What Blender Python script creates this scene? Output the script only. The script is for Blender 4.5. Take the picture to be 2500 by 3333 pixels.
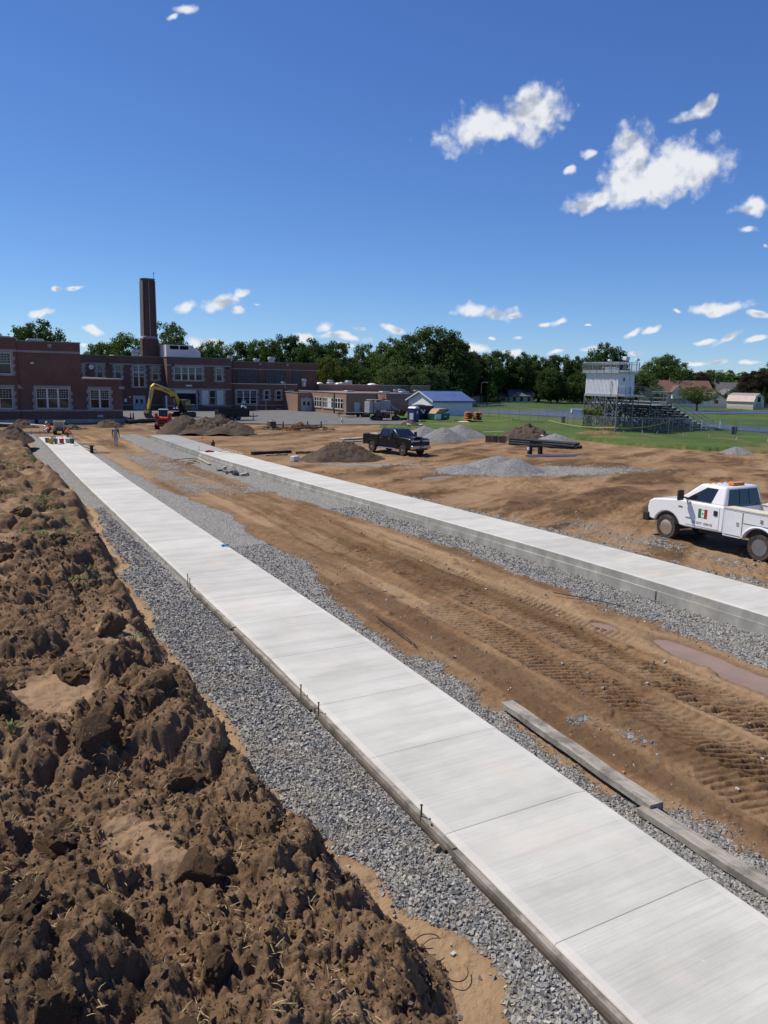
import bpy, bmesh, math, random
import numpy as np
from mathutils import Vector, Matrix

for o in list(bpy.data.objects):
    bpy.data.objects.remove(o)
SC = bpy.context.scene
COL = SC.collection
R = math.radians

# ---------------------------------------------------------------- camera
# site frame: +Y runs along the new walks towards the school, +X to the sports field
PITCH = math.atan((1666.5 - 1233.0) / 2500.0)
YAW, ROLL = R(29), 0.02
cam_data = bpy.data.cameras.new('camera')
cam_data.sensor_fit = 'VERTICAL'
cam_data.sensor_height = 24.0
cam_data.lens = 24.0 * 2500.0 / 3333.0
cam_data.clip_start = 0.05
cam_data.clip_end = 12000
cam = bpy.data.objects.new('camera', cam_data)
COL.objects.link(cam)
fw = Vector((math.sin(YAW) * math.cos(PITCH), math.cos(YAW) * math.cos(PITCH), -math.sin(PITCH)))
rt = Vector((math.cos(YAW), -math.sin(YAW), 0))
up = rt.cross(fw)
rt2 = rt * math.cos(ROLL) + up * math.sin(ROLL)
up2 = up * math.cos(ROLL) - rt * math.sin(ROLL)
m = Matrix((rt2, up2, -fw)).transposed().to_4x4()
m.translation = Vector((0, 0, 6.0))
cam.matrix_world = m
SC.camera = cam

# ---------------------------------------------------------------- world, sun, exposure
SUN_AZ, SUN_EL = R(-40), R(56)       # azimuth clockwise from +Y
SKY_STRENGTH = 0.1
world = bpy.data.worlds.new('World')
SC.world = world
world.use_nodes = True
wt = world.node_tree
wt.nodes.clear()


def wn(kind, **kw):
    nd = wt.nodes.new(kind)
    for k, v in kw.items():
        setattr(nd, k, v)
    return nd


def wmath(op, a, b=None, clamp=False):
    nd = wn('ShaderNodeMath', operation=op, use_clamp=clamp)
    for i, v in enumerate((a, b)):
        if v is None:
            continue
        if isinstance(v, (int, float)):
            nd.inputs[i].default_value = v
        else:
            wt.links.new(v, nd.inputs[i])
    return nd.outputs[0]


sky = wn('ShaderNodeTexSky', sky_type='NISHITA', sun_disc=False)
sky.sun_elevation = SUN_EL
sky.sun_rotation = SUN_AZ
sky.altitude = 2000
sky.air_density = 1.0
sky.dust_density = 0.0
sky.ozone_density = 3.0
# camera-like response of the clear sky: soft shoulder per channel
EXPOSURE = 0.12
s_sep = wn('ShaderNodeSeparateColor')
wt.links.new(sky.outputs[0], s_sep.inputs[0])
s_com = wn('ShaderNodeCombineColor')
for ch, (g_, k_) in enumerate(((1.06, .70), (.99, .85), (.785, 1.06))):
    p_ = wmath('POWER', wmath('MULTIPLY', s_sep.outputs[ch], .1), g_)
    wt.links.new(wmath('MULTIPLY', p_, k_ / SKY_STRENGTH / 2 ** EXPOSURE), s_com.inputs[ch])
skyc = s_com.outputs[0]
tc = wn('ShaderNodeTexCoord')
dirv = tc.outputs['Generated']
warp = wn('ShaderNodeTexNoise')
warp.inputs['Scale'].default_value = 16
warp.inputs['Detail'].default_value = 3
wt.links.new(dirv, warp.inputs['Vector'])
wsub = wn('ShaderNodeVectorMath', operation='SUBTRACT')
wt.links.new(warp.outputs['Color'], wsub.inputs[0])
wsub.inputs[1].default_value = (0.5, 0.5, 0.5)
wscale = wn('ShaderNodeVectorMath', operation='SCALE')
wt.links.new(wsub.outputs[0], wscale.inputs[0])
wscale.inputs['Scale'].default_value = 0.028
wadd = wn('ShaderNodeVectorMath', operation='ADD')
wt.links.new(dirv, wadd.inputs[0])
wt.links.new(wscale.outputs[0], wadd.inputs[1])
cdir = wadd.outputs[0]
# fair-weather cumulus: (azimuth from +Y, elevation, half width, half height, tilt, fullness), degrees
CLOUDS = [
    (15.22, 22.72, 0.95, 0.34, 10, 0.75),
    (14.42, 22.24, 0.48, 0.23, 30, 0.70),
    (35.07, 16.87, 3.11, 1.45, 18, 1.05),
    (38.39, 17.43, 2.87, 1.54, 10, 1.05),
    (38.32, 18.58, 1.22, 0.91, 40, 0.95),
    (36.76, 16.75, 3.11, 1.04, 12, 0.95),
    (49.19, 16.98, 1.27, 0.74, 20, 0.68),
    (50.16, 17.40, 0.66, 0.50, 60, 0.62),
    (45.67, 14.50, 2.24, 1.83, 0, 1.10),
    (48.04, 13.91, 2.62, 1.61, 0, 1.10),
    (45.79, 12.83, 2.89, 1.03, 12, 1.05),
    (43.04, 12.09, 2.31, 0.76, 15, 0.95),
    (45.00, 15.44, 1.42, 0.91, 0, 0.95),
    (49.56, 13.90, 1.40, 1.10, 0, 0.95),
    (46.90, 13.70, 2.85, 1.87, 0, 1.12),
    (44.77, 13.25, 1.86, 1.36, 10, 1.00),
    (42.44, 14.93, 0.70, 0.45, 20, 0.66),
    (41.27, 14.04, 0.58, 0.29, 20, 0.50),
    (53.09, 11.41, 1.19, 0.63, 10, 1.00),
    (52.86, 10.05, 0.80, 0.32, 0, 0.60),
    (6.52, 5.57, 0.47, 0.20, 0, 0.80),
    (7.43, 5.56, 0.58, 0.25, 0, 1.00),
    (5.49, 3.80, 0.93, 0.29, 0, 1.10),
    (8.62, 2.89, 0.81, 0.28, 0, 1.05),
    (14.66, 4.60, 0.85, 0.40, 5, 1.00),
    (17.31, 5.02, 1.43, 0.42, 10, 1.05),
    (18.60, 5.61, 0.80, 0.38, 20, 0.90),
    (18.16, 4.54, 0.77, 0.35, 0, 0.90),
    (19.67, 4.95, 0.48, 0.19, 0, 0.70),
    (15.35, 2.42, 1.15, 0.46, 0, 1.00),
    (16.62, 2.52, 1.15, 0.38, 0, 1.00),
    (7.79, 1.88, 0.40, 0.18, 0, 0.60),
    (22.95, 2.91, 0.88, 0.43, 0, 1.00),
    (24.50, 3.53, 0.98, 0.43, 10, 1.00),
    (25.62, 2.97, 2.36, 0.35, 0, 1.00),
    (26.72, 3.75, 0.67, 0.27, 0, 0.80),
    (29.18, 3.76, 1.08, 0.35, -15, 0.95),
    (26.07, 2.26, 1.38, 0.28, 0, 0.70),
    (32.76, 3.39, 0.49, 0.20, 20, 0.50),
    (35.14, 4.86, 1.36, 0.54, 0, 1.10),
    (36.46, 4.73, 1.74, 0.54, 0, 1.10),
    (37.99, 4.57, 0.96, 0.31, 0, 0.90),
    (40.07, 4.11, 0.48, 0.23, 10, 0.70),
    (41.02, 4.29, 0.54, 0.31, 20, 0.80),
    (43.05, 3.92, 0.47, 0.15, 0, 0.60),
    (35.68, 2.22, 1.47, 0.43, 5, 0.85),
    (38.32, 2.32, 1.17, 0.39, 10, 0.80),
    (36.53, 3.10, 0.35, 0.16, 0, 0.60),
    (38.39, 3.14, 0.62, 0.17, 0, 0.70),
    (41.14, 2.14, 0.67, 0.25, 10, 0.70),
    (43.47, 2.23, 0.95, 0.34, 10, 0.90),
    (46.28, 3.44, 0.94, 0.26, 20, 0.80),
    (47.58, 3.65, 0.65, 0.26, 25, 0.85),
    (50.87, 5.24, 1.26, 0.43, 10, 0.95),
    (52.20, 5.12, 1.61, 0.43, 8, 1.00),
    (54.27, 4.69, 0.79, 0.28, 0, 0.90),
    (48.96, 4.96, 0.33, 0.18, 0, 0.60),
    (51.07, 2.94, 1.46, 0.26, 5, 0.80),
    (52.75, 3.23, 1.08, 0.32, 30, 0.95),
    (54.42, 3.03, 1.06, 0.32, 5, 0.85),
    (46.57, 2.30, 0.75, 0.26, 0, 0.70),
    (48.24, 1.59, 1.12, 0.30, 5, 0.80),
    (50.61, 1.51, 1.10, 0.26, 0, 0.80),
    (52.14, 1.56, 1.09, 0.25, 0, 0.80),
    (54.02, 1.44, 1.07, 0.21, 0, 0.70),
    (54.03, 9.06, 0.40, 0.28, 0, 0.60),
]
field = None
for az, el, hw, hh, tilt, full in CLOUDS:
    az, el, tilt = R(az), R(el), R(tilt)
    c = Vector((math.sin(az) * math.cos(el), math.cos(az) * math.cos(el), math.sin(el)))
    r0 = Vector((math.cos(az), -math.sin(az), 0))
    u0 = r0.cross(c)
    r1 = r0 * math.cos(tilt) + u0 * math.sin(tilt)
    u1 = u0 * math.cos(tilt) - r0 * math.sin(tilt)
    mp = wn('ShaderNodeMapping', vector_type='TEXTURE')
    wt.links.new(cdir, mp.inputs['Vector'])
    mp.inputs['Location'].default_value = c
    mp.inputs['Rotation'].default_value = Matrix((r1, u1, r1.cross(u1))).transposed().to_euler()
    mp.inputs['Scale'].default_value = (R(hw) * max(full, .82), R(hh) * max(full, .82), .3)
    ln = wn('ShaderNodeVectorMath', operation='LENGTH')
    wt.links.new(mp.outputs[0], ln.inputs[0])
    field = ln.outputs['Value'] if field is None else wmath('MINIMUM', field, ln.outputs['Value'])
field = wmath('SUBTRACT', 1.18, field)
noi = wn('ShaderNodeTexNoise')
noi.inputs['Scale'].default_value = 34
noi.inputs['Detail'].default_value = 9
noi.inputs['Roughness'].default_value = 0.64
wt.links.new(dirv, noi.inputs['Vector'])
vb = []
for sc_, k_ in ((48, 1.0), (110, .6)):
    vo = wn('ShaderNodeTexVoronoi', feature='SMOOTH_F1')
    vo.inputs['Scale'].default_value = sc_
    vo.inputs['Smoothness'].default_value = .35
    wt.links.new(cdir, vo.inputs['Vector'])
    vb.append(wmath('MULTIPLY', wmath('SUBTRACT', .45, vo.outputs['Distance']), k_))
puff = wmath('ADD', vb[0], vb[1])
nz = wmath('ADD', wmath('MULTIPLY', wmath('SUBTRACT', noi.outputs['Fac'], 0.53), 1.7), wmath('MULTIPLY', puff, .6))
dens = wmath('ADD', field, nz)
mr = wn('ShaderNodeMapRange', interpolation_type='SMOOTHSTEP')
wt.links.new(dens, mr.inputs['Value'])
mr.inputs['From Min'].default_value = 0.0
mr.inputs['From Max'].default_value = 0.8
cmask = wmath('MULTIPLY', mr.outputs[0], 0.93)
# thicker parts and undersides go grey
up_ = wn('ShaderNodeVectorMath', operation='ADD')
wt.links.new(dirv, up_.inputs[0])
up_.inputs[1].default_value = (-.004, .004, .016)
noi_u = wn('ShaderNodeTexNoise')
noi_u.inputs['Scale'].default_value = 34
noi_u.inputs['Detail'].default_value = 3
wt.links.new(up_.outputs[0], noi_u.inputs['Vector'])
noi_d = wn('ShaderNodeTexNoise')
noi_d.inputs['Scale'].default_value = 34
noi_d.inputs['Detail'].default_value = 3
wt.links.new(dirv, noi_d.inputs['Vector'])
shade = wmath('ADD', wmath('MULTIPLY', wmath('SUBTRACT', noi_u.outputs['Fac'], noi_d.outputs['Fac']), 3.2), wmath('MULTIPLY', dens, .4))
core = wn('ShaderNodeMapRange', interpolation_type='SMOOTHSTEP')
wt.links.new(shade, core.inputs['Value'])
core.inputs['From Min'].default_value = 0.2
core.inputs['From Max'].default_value = 0.95
ccol = wn('ShaderNodeMix', data_type='RGBA')
wt.links.new(core.outputs[0], ccol.inputs['Factor'])
CL = 1.0 / SKY_STRENGTH
ccol.inputs[6].default_value = (.80 * CL, .81 * CL, .83 * CL, 1)
ccol.inputs[7].default_value = (.42 * CL, .46 * CL, .54 * CL, 1)
wmix = wn('ShaderNodeMix', data_type='RGBA')
wt.links.new(cmask, wmix.inputs['Factor'])
wt.links.new(skyc, wmix.inputs[6])
wt.links.new(ccol.outputs[2], wmix.inputs[7])
bg = wn('ShaderNodeBackground')
bg.inputs['Strength'].default_value = SKY_STRENGTH
wt.links.new(wmix.outputs[2], bg.inputs['Color'])
# the rest of the dome: the same scattered cumulus from noise
sep = wn('ShaderNodeSeparateXYZ')
wt.links.new(dirv, sep.inputs[0])
flat = wn('ShaderNodeMapping')
flat.inputs['Scale'].default_value = (1, 1, 2.2)
wt.links.new(dirv, flat.inputs['Vector'])
noi2 = wn('ShaderNodeTexNoise')
noi2.inputs['Scale'].default_value = 6.5
noi2.inputs['Detail'].default_value = 5
wt.links.new(flat.outputs[0], noi2.inputs['Vector'])
mr2 = wn('ShaderNodeMapRange', interpolation_type='SMOOTHSTEP')
wt.links.new(noi2.outputs['Fac'], mr2.inputs['Value'])
mr2.inputs['From Min'].default_value = 0.62
mr2.inputs['From Max'].default_value = 0.74
wmix2 = wn('ShaderNodeMix', data_type='RGBA')
wt.links.new(wmath('MULTIPLY', mr2.outputs[0], wmath('GREATER_THAN', sep.outputs[2], 0.0)), wmix2.inputs['Factor'])
wt.links.new(skyc, wmix2.inputs[6])
wmix2.inputs[7].default_value = (.74 * CL, .77 * CL, .82 * CL, 1)
bg2 = wn('ShaderNodeBackground')
bg2.inputs['Strength'].default_value = SKY_STRENGTH
wt.links.new(wmix2.outputs[2], bg2.inputs['Color'])
vd = wn('ShaderNodeVectorMath', operation='DOT_PRODUCT')
wt.links.new(dirv, vd.inputs[0])
vd.inputs[1].default_value = (math.sin(R(31)), math.cos(R(31)), 0)
sector = wmath('MULTIPLY', wmath('GREATER_THAN', vd.outputs['Value'], .72), wmath('GREATER_THAN', sep.outputs[2], -.01))
wms = wn('ShaderNodeMixShader')
wt.links.new(sector, wms.inputs[0])
wt.links.new(bg2.outputs[0], wms.inputs[1])
wt.links.new(bg.outputs[0], wms.inputs[2])
wout = wn('ShaderNodeOutputWorld')
wt.links.new(wms.outputs[0], wout.inputs['Surface'])
world.cycles.sampling_method = 'NONE'

sun_d = bpy.data.lights.new('sun', 'SUN')
sun_d.energy = 4.9
sun_d.angle = R(0.53)
sun_d.color = (1.0, 0.925, 0.80)
sun = bpy.data.objects.new('sun', sun_d)
COL.objects.link(sun)
sv = Vector((math.sin(SUN_AZ) * math.cos(SUN_EL), math.cos(SUN_AZ) * math.cos(SUN_EL), math.sin(SUN_EL)))
sun.rotation_euler = sv.to_track_quat('Z', 'Y').to_euler()
sun.location = sv * 60

SC.view_settings.view_transform = 'Standard'
SC.view_settings.look = 'None'
SC.view_settings.exposure = EXPOSURE
SC.view_settings.gamma = 1.0
SC.view_settings.use_curve_mapping = False
SC.cycles.use_denoising = True
SC.cycles.denoiser = 'OPENIMAGEDENOISE'
SC.cycles.max_bounces = 5
SC.cycles.transparent_max_bounces = 12

# ---------------------------------------------------------------- helpers
MATS = {}


class NT:
    """small wrapper to write node materials"""
    def __init__(self, name):
        self.m = bpy.data.materials.new(name)
        self.m.use_nodes = True
        self.t = self.m.node_tree
        self.b = self.t.nodes['Principled BSDF']
        MATS[name] = self.m

    def n(self, kind, **kw):
        nd = self.t.nodes.new(kind)
        for k, v in kw.items():
            setattr(nd, k, v)
        return nd

    def l(self, a, b):
        self.t.links.new(a, b)

    def val(self, sock, v):
        if isinstance(v, (int, float)):
            sock.default_value = v
        elif isinstance(v, (tuple, list)):
            sock.default_value = tuple(v) + ((1,) if len(v) == 3 and len(sock.default_value) == 4 else ())
        else:
            self.l(v, sock)

    def co(self, kind='Object', scale=(1, 1, 1)):
        if kind == 'World':
            o = self.n('ShaderNodeNewGeometry').outputs['Position']
        else:
            o = self.n('ShaderNodeTexCoord').outputs[kind]
        if scale != (1, 1, 1):
            mp = self.n('ShaderNodeMapping')
            mp.inputs['Scale'].default_value = scale
            self.l(o, mp.inputs['Vector'])
            o = mp.outputs[0]
        return o

    def noise(self, vec, scale, detail=4, rough=0.55, dist=0.0):
        nd = self.n('ShaderNodeTexNoise')
        nd.inputs['Scale'].default_value = scale
        nd.inputs['Detail'].default_value = detail
        nd.inputs['Roughness'].default_value = rough
        nd.inputs['Distortion'].default_value = dist
        self.l(vec, nd.inputs['Vector'])
        return nd.outputs['Fac']

    def voro(self, vec, scale, out='Distance', feature='F1'):
        nd = self.n('ShaderNodeTexVoronoi', feature=feature)
        nd.inputs['Scale'].default_value = scale
        self.l(vec, nd.inputs['Vector'])
        return nd.outputs[out]

    def ramp(self, fac, *stops):
        nd = self.n('ShaderNodeValToRGB')
        e = nd.color_ramp.elements
        while len(e) < len(stops):
            e.new(0.5)
        for el, (p, c) in zip(e, stops):
            el.position = p
            el.color = (c, c, c, 1) if isinstance(c, (int, float)) else tuple(c) + (1,)
        self.l(fac, nd.inputs['Fac'])
        return nd.outputs['Color']

    def mix(self, fac, a, b, mode='MIX'):
        nd = self.n('ShaderNodeMix', data_type='RGBA', blend_type=mode)
        self.val(nd.inputs[0], fac)
        self.val(nd.inputs[6], a)
        self.val(nd.inputs[7], b)
        return nd.outputs[2]

    def math(self, op, a, b=0.0, clamp=False):
        nd = self.n('ShaderNodeMath', operation=op, use_clamp=clamp)
        self.val(nd.inputs[0], a)
        self.val(nd.inputs[1], b)
        return nd.outputs[0]

    def bump(self, h, strength, dist):
        nd = self.n('ShaderNodeBump')
        nd.inputs['Strength'].default_value = strength
        nd.inputs['Distance'].default_value = dist
        self.l(h, nd.inputs['Height'])
        self.l(nd.outputs[0], self.b.inputs['Normal'])
        return nd

    def attr(self, name, out='Color'):
        nd = self.n('ShaderNodeAttribute', attribute_name=name)
        return nd.outputs[out]

    def set(self, **kw):
        for k, v in kw.items():
            self.val(self.b.inputs[k.replace('_', ' ')], v)
        return self


def plain(name, col, rough=0.6, metal=0.0, var=0.25, scale=3.0, bump=0.0, spec=0.4, dirt=None, dirt_amt=0.0, coat=0.0):
    t = NT(name)
    co = t.co()
    nz = t.noise(co, scale, 5, 0.6)
    lo = tuple(c * (1 - var) for c in col)
    hi = tuple(min(1, c * (1 + var * .7)) for c in col)
    c = t.ramp(nz, (.3, lo), (.7, hi))
    if dirt is not None:
        d = t.noise(co, scale * 2.3, 6, 0.7)
        f = t.math('MULTIPLY', t.ramp(d, (.45, 0.0), (.75, 1.0)), dirt_amt)
        c = t.mix(f, c, dirt)
    t.set(Base_Color=c, Roughness=rough, Metallic=metal)
    t.b.inputs['Specular IOR Level'].default_value = spec
    if coat:
        t.b.inputs['Coat Weight'].default_value = coat
        t.b.inputs['Coat Roughness'].default_value = .05
    if bump:
        t.bump(t.noise(co, scale * 8, 5, .6), 1.0, bump)
    return t.m


class MB:
    """collects shapes into one mesh"""
    def __init__(self):
        self.v, self.f, self.mi, self.cur = [], [], [], 0

    def add(self, verts, faces):
        o = len(self.v)
        self.v.extend(tuple(p) for p in verts)
        for f in faces:
            self.f.append(tuple(i + o for i in f))
            self.mi.append(self.cur)
        return self

    def mat(self, i):
        self.cur = i
        return self

    def box(self, x0, x1, y0, y1, z0, z1):
        v = [(x0, y0, z0), (x1, y0, z0), (x1, y1, z0), (x0, y1, z0), (x0, y0, z1), (x1, y0, z1), (x1, y1, z1), (x0, y1, z1)]
        return self.add(v, [(0, 3, 2, 1), (4, 5, 6, 7), (0, 1, 5, 4), (1, 2, 6, 5), (2, 3, 7, 6), (3, 0, 4, 7)])

    def hexa(self, bot, top):
        v = list(bot) + list(top)
        return self.add(v, [(0, 3, 2, 1), (4, 5, 6, 7), (0, 1, 5, 4), (1, 2, 6, 5), (2, 3, 7, 6), (3, 0, 4, 7)])

    def bar(self, p, q, w, h=None, upv=(0, 0, 1)):
        """rectangular bar from p to q"""
        h = w if h is None else h
        p, q = Vector(p), Vector(q)
        a = (q - p).normalized()
        u = Vector(upv)
        if abs(a.dot(u)) > .98:
            u = Vector((1, 0, 0))
        s = a.cross(u).normalized()
        t = s.cross(a)
        s, t = s * w / 2, t * h / 2
        v = [p - s - t, p + s - t, p + s + t, p - s + t, q - s - t, q + s - t, q + s + t, q - s + t]
        return self.add(v, [(3, 2, 1, 0), (4, 5, 6, 7), (0, 1, 5, 4), (1, 2, 6, 5), (2, 3, 7, 6), (3, 0, 4, 7)])

    def cyl(self, p, q, r0, r1=None, n=12, caps=True):
        r1 = r0 if r1 is None else r1
        p, q = Vector(p), Vector(q)
        a = (q - p).normalized()
        u = Vector((0, 0, 1)) if abs(a.z) < .95 else Vector((1, 0, 0))
        s = a.cross(u).normalized()
        t = a.cross(s)
        ring = [s * math.cos(2 * math.pi * i / n) + t * math.sin(2 * math.pi * i / n) for i in range(n)]
        v = [p + d * r0 for d in ring] + [q + d * r1 for d in ring]
        f = [(i, (i + 1) % n, n + (i + 1) % n, n + i) for i in range(n)]
        if caps:
            f += [tuple(range(n - 1, -1, -1)), tuple(range(n, 2 * n))]
        return self.add(v, f)

    def tube(self, pts, r, n=6):
        rr = r if isinstance(r, (list, tuple)) else [r] * len(pts)
        pts = [Vector(p) for p in pts]
        v, f = [], []
        for i, p in enumerate(pts):
            a = (pts[min(i + 1, len(pts) - 1)] - pts[max(i - 1, 0)]).normalized()
            u = Vector((0, 0, 1)) if abs(a.z) < .9 else Vector((1, 0, 0))
            s = a.cross(u).normalized()
            t = a.cross(s)
            v += [p + (s * math.cos(2 * math.pi * k / n) + t * math.sin(2 * math.pi * k / n)) * rr[i] for k in range(n)]
        for i in range(len(pts) - 1):
            f += [(i * n + k, i * n + (k + 1) % n, (i + 1) * n + (k + 1) % n, (i + 1) * n + k) for k in range(n)]
        f += [tuple(range(n - 1, -1, -1)), tuple(range((len(pts) - 1) * n, len(pts) * n))]
        return self.add(v, f)

    def lathe(self, prof, c=(0, 0, 0), axis='z', n=20):
        """prof: list of (radius, height)"""
        c = Vector(c)
        v, f = [], []
        for r, h in prof:
            for k in range(n):
                a = 2 * math.pi * k / n
                x, y = r * math.cos(a), r * math.sin(a)
                v.append(c + Vector({'z': (x, y, h), 'y': (x, h, y), 'x': (h, x, y)}[axis]))
        for i in range(len(prof) - 1):
            f += [(i * n + k, i * n + (k + 1) % n, (i + 1) * n + (k + 1) % n, (i + 1) * n + k) for k in range(n)]
        f += [tuple(range(n - 1, -1, -1)), tuple(range((len(prof) - 1) * n, len(prof) * n))]
        return self.add(v, f)

    def prism(self, poly, lo, hi, axis='y', inset=0.0):
        """extrude a 2D polygon; axis y: poly is (x,z); axis x: (y,z); axis z: (x,y)"""
        n = len(poly)
        def P(p, h):
            return {'y': (p[0], h, p[1]), 'x': (h, p[0], p[1]), 'z': (p[0], p[1], h)}[axis]
        v = [P(p, lo) for p in poly] + [P(p, hi) for p in poly]
        f = [(i, (i + 1) % n, n + (i + 1) % n, n + i) for i in range(n)]
        f += [tuple(range(n - 1, -1, -1)), tuple(range(n, 2 * n))]
        return self.add(v, f)

    def quad(self, *p):
        return self.add(p, [tuple(range(len(p)))])

    def ball(self, c, r, seg=10, rings=6):
        rx, ry, rz = (r, r, r) if isinstance(r, (int, float)) else r
        v, f = [], []
        for i in range(rings + 1):
            th = math.pi * i / rings
            for k in range(seg):
                a = 2 * math.pi * k / seg
                v.append((c[0] + rx * math.sin(th) * math.cos(a), c[1] + ry * math.sin(th) * math.sin(a), c[2] + rz * math.cos(th)))
        for i in range(rings):
            for k in range(seg):
                f.append((i * seg + k, (i + 1) * seg + k, (i + 1) * seg + (k + 1) % seg, i * seg + (k + 1) % seg))
        return self.add(v, f)

    def build(self, name, mats, parent=None, smooth=False, bev=0.0, loc=None, rotz=None, fix=True):
        me = bpy.data.meshes.new(name)
        me.from_pydata(self.v, [], self.f)
        mats = mats if isinstance(mats, (list, tuple)) else [mats]
        for mm in mats:
            me.materials.append(MATS[mm] if isinstance(mm, str) else mm)
        if len(mats) > 1:
            me.polygons.foreach_set('material_index', self.mi)
        if fix:
            b = bmesh.new()
            b.from_mesh(me)
            bmesh.ops.recalc_face_normals(b, faces=b.faces)
            b.to_mesh(me)
            b.free()
        if smooth:
            me.shade_smooth()
            if smooth != 'full':
                me.set_sharp_from_angle(angle=R(40))
        me.update()
        o = bpy.data.objects.new(name, me)
        COL.objects.link(o)
        if parent is not None:
            o.parent = parent
        if bev:
            md = o.modifiers.new('bevel', 'BEVEL')
            md.width = bev
            md.segments = 2
            md.limit_method = 'ANGLE'
            md.angle_limit = R(35)
        if loc is not None:
            o.location = loc
        if rotz is not None:
            o.rotation_euler = (0, 0, rotz)
        return o


def mb_mesh(name, verts, faces, mats, smooth=False):
    """big numpy mesh: verts (n,3), faces (m,k)"""
    verts = np.ascontiguousarray(verts, dtype=np.float32)
    faces = np.ascontiguousarray(faces, dtype=np.int32)
    me = bpy.data.meshes.new(name)
    k = faces.shape[1]
    me.vertices.add(len(verts))
    me.vertices.foreach_set('co', verts.ravel())
    me.loops.add(faces.size)
    me.loops.foreach_set('vertex_index', faces.ravel())
    me.polygons.add(len(faces))
    me.polygons.foreach_set('loop_start', np.arange(0, faces.size, k, dtype=np.int32))
    me.polygons.foreach_set('loop_total', np.full(len(faces), k, dtype=np.int32))
    if smooth:
        me.polygons.foreach_set('use_smooth', np.ones(len(faces), dtype=bool))
    else:
        me.polygons.foreach_set('use_smooth', np.zeros(len(faces), dtype=bool))
    me.update(calc_edges=True)
    for mm in (mats if isinstance(mats, (list, tuple)) else [mats]):
        me.materials.append(MATS[mm])
    return me


def link(name, me, parent=None, loc=None, rotz=None):
    o = bpy.data.objects.new(name, me)
    COL.objects.link(o)
    if parent is not None:
        o.parent = parent
    if loc is not None:
        o.location = loc
    if rotz is not None:
        o.rotation_euler = (0, 0, rotz)
    return o


def tag(o, label, cat, group=None):
    o['label'] = label
    o['category'] = cat
    if group:
        o['group'] = group
    return o


def thing(name, label, cat, loc=(0, 0, 0), rotz=0.0, group=None):
    o = bpy.data.objects.new(name, None)
    o.empty_display_size = .2
    COL.objects.link(o)
    o.location = loc
    o.rotation_euler = (0, 0, rotz)
    return tag(o, label, cat, group)


def struct(o, kind='structure'):
    o['kind'] = kind
    return o


def dup(root, loc=None, rotz=None, label=None, scale=None):
    r = root.copy()
    COL.objects.link(r)
    if loc is not None:
        r.location = loc
    if rotz is not None:
        r.rotation_euler = (0, 0, rotz)
    if scale is not None:
        r.scale = scale
    if label:
        r['label'] = label
    for ch in list(root.children):
        c = ch.copy()
        COL.objects.link(c)
        c.parent = r
        for g in list(ch.children):
            d = g.copy()
            COL.objects.link(d)
            d.parent = c
    return r


# numpy noise -------------------------------------------------------------
def h2(ix, iy, seed):
    x = ix.astype(np.int64) * 374761393 + iy.astype(np.int64) * 668265263 + seed * 974634777
    x = (x ^ (x >> 13)) * 1274126177
    x = x & 0x7fffffff
    x = (x ^ (x >> 16)) * 374761393
    return ((x & 0xffffff) / float(0x1000000)).astype(np.float64)


def vnoise(x, y, seed=0):
    ix, iy = np.floor(x), np.floor(y)
    fx, fy = x - ix, y - iy
    fx = fx * fx * (3 - 2 * fx)
    fy = fy * fy * (3 - 2 * fy)
    a, b = h2(ix, iy, seed), h2(ix + 1, iy, seed)
    c, d = h2(ix, iy + 1, seed), h2(ix + 1, iy + 1, seed)
    return (a * (1 - fx) + b * fx) * (1 - fy) + (c * (1 - fx) + d * fx) * fy


def fbm(x, y, scale, octv=4, seed=0, gain=.5):
    s, a, t = 0, 1.0, 0.0
    for i in range(octv):
        s = s + a * vnoise(x * scale + 17.3 * i, y * scale - 9.1 * i, seed + i * 31)
        t += a
        a *= gain
        scale *= 2.03
    return s / t            # 0..1


def clodfield(x, y, cell, seed, prob=.75, flat=.75):
    """lumpy field of broken soil clods, height in metres"""
    wx = x + (vnoise(x / cell * 1.9, y / cell * 1.9, seed + 5) - .5) * cell * .75
    wy = y + (vnoise(x / cell * 1.9, y / cell * 1.9, seed + 6) - .5) * cell * .75
    gx, gy = wx / cell, wy / cell
    ix, iy = np.floor(gx), np.floor(gy)
    best = np.zeros_like(x)
    for dx in (-1, 0, 1):
        for dy in (-1, 0, 1):
            cx, cy = ix + dx, iy + dy
            px = cx + .5 + (h2(cx, cy, seed) - .5) * .9
            py = cy + .5 + (h2(cx, cy, seed + 1) - .5) * .9
            rad = .28 + .42 * h2(cx, cy, seed + 2)
            on = (h2(cx, cy, seed + 3) < prob)
            tx = (h2(cx, cy, seed + 4) - .5) * 1.2
            ty = (h2(cx, cy, seed + 7) - .5) * 1.2
            ex, ey = gx - px, gy - py
            d = np.sqrt(ex * ex + ey * ey) / rad
            hgt = np.clip(1 - d ** 2.6, 0, 1) ** .6 * rad * flat * (1 + tx * ex + ty * ey) * on
            best = np.maximum(best, hgt)
    return best * cell


def sst(a, b, x):
    t = np.clip((x - a) / (b - a), 0, 1)
    return t * t * (3 - 2 * t)


def inpoly(x, y, poly):
    ins = np.zeros(np.shape(x), bool)
    n = len(poly)
    for i in range(n):
        x0, y0 = poly[i]
        x1, y1 = poly[(i + 1) % n]
        if y0 == y1:
            continue
        c = ((y0 > y) != (y1 > y)) & (x < (x1 - x0) * (y - y0) / (y1 - y0) + x0)
        ins ^= c
    return ins


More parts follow.
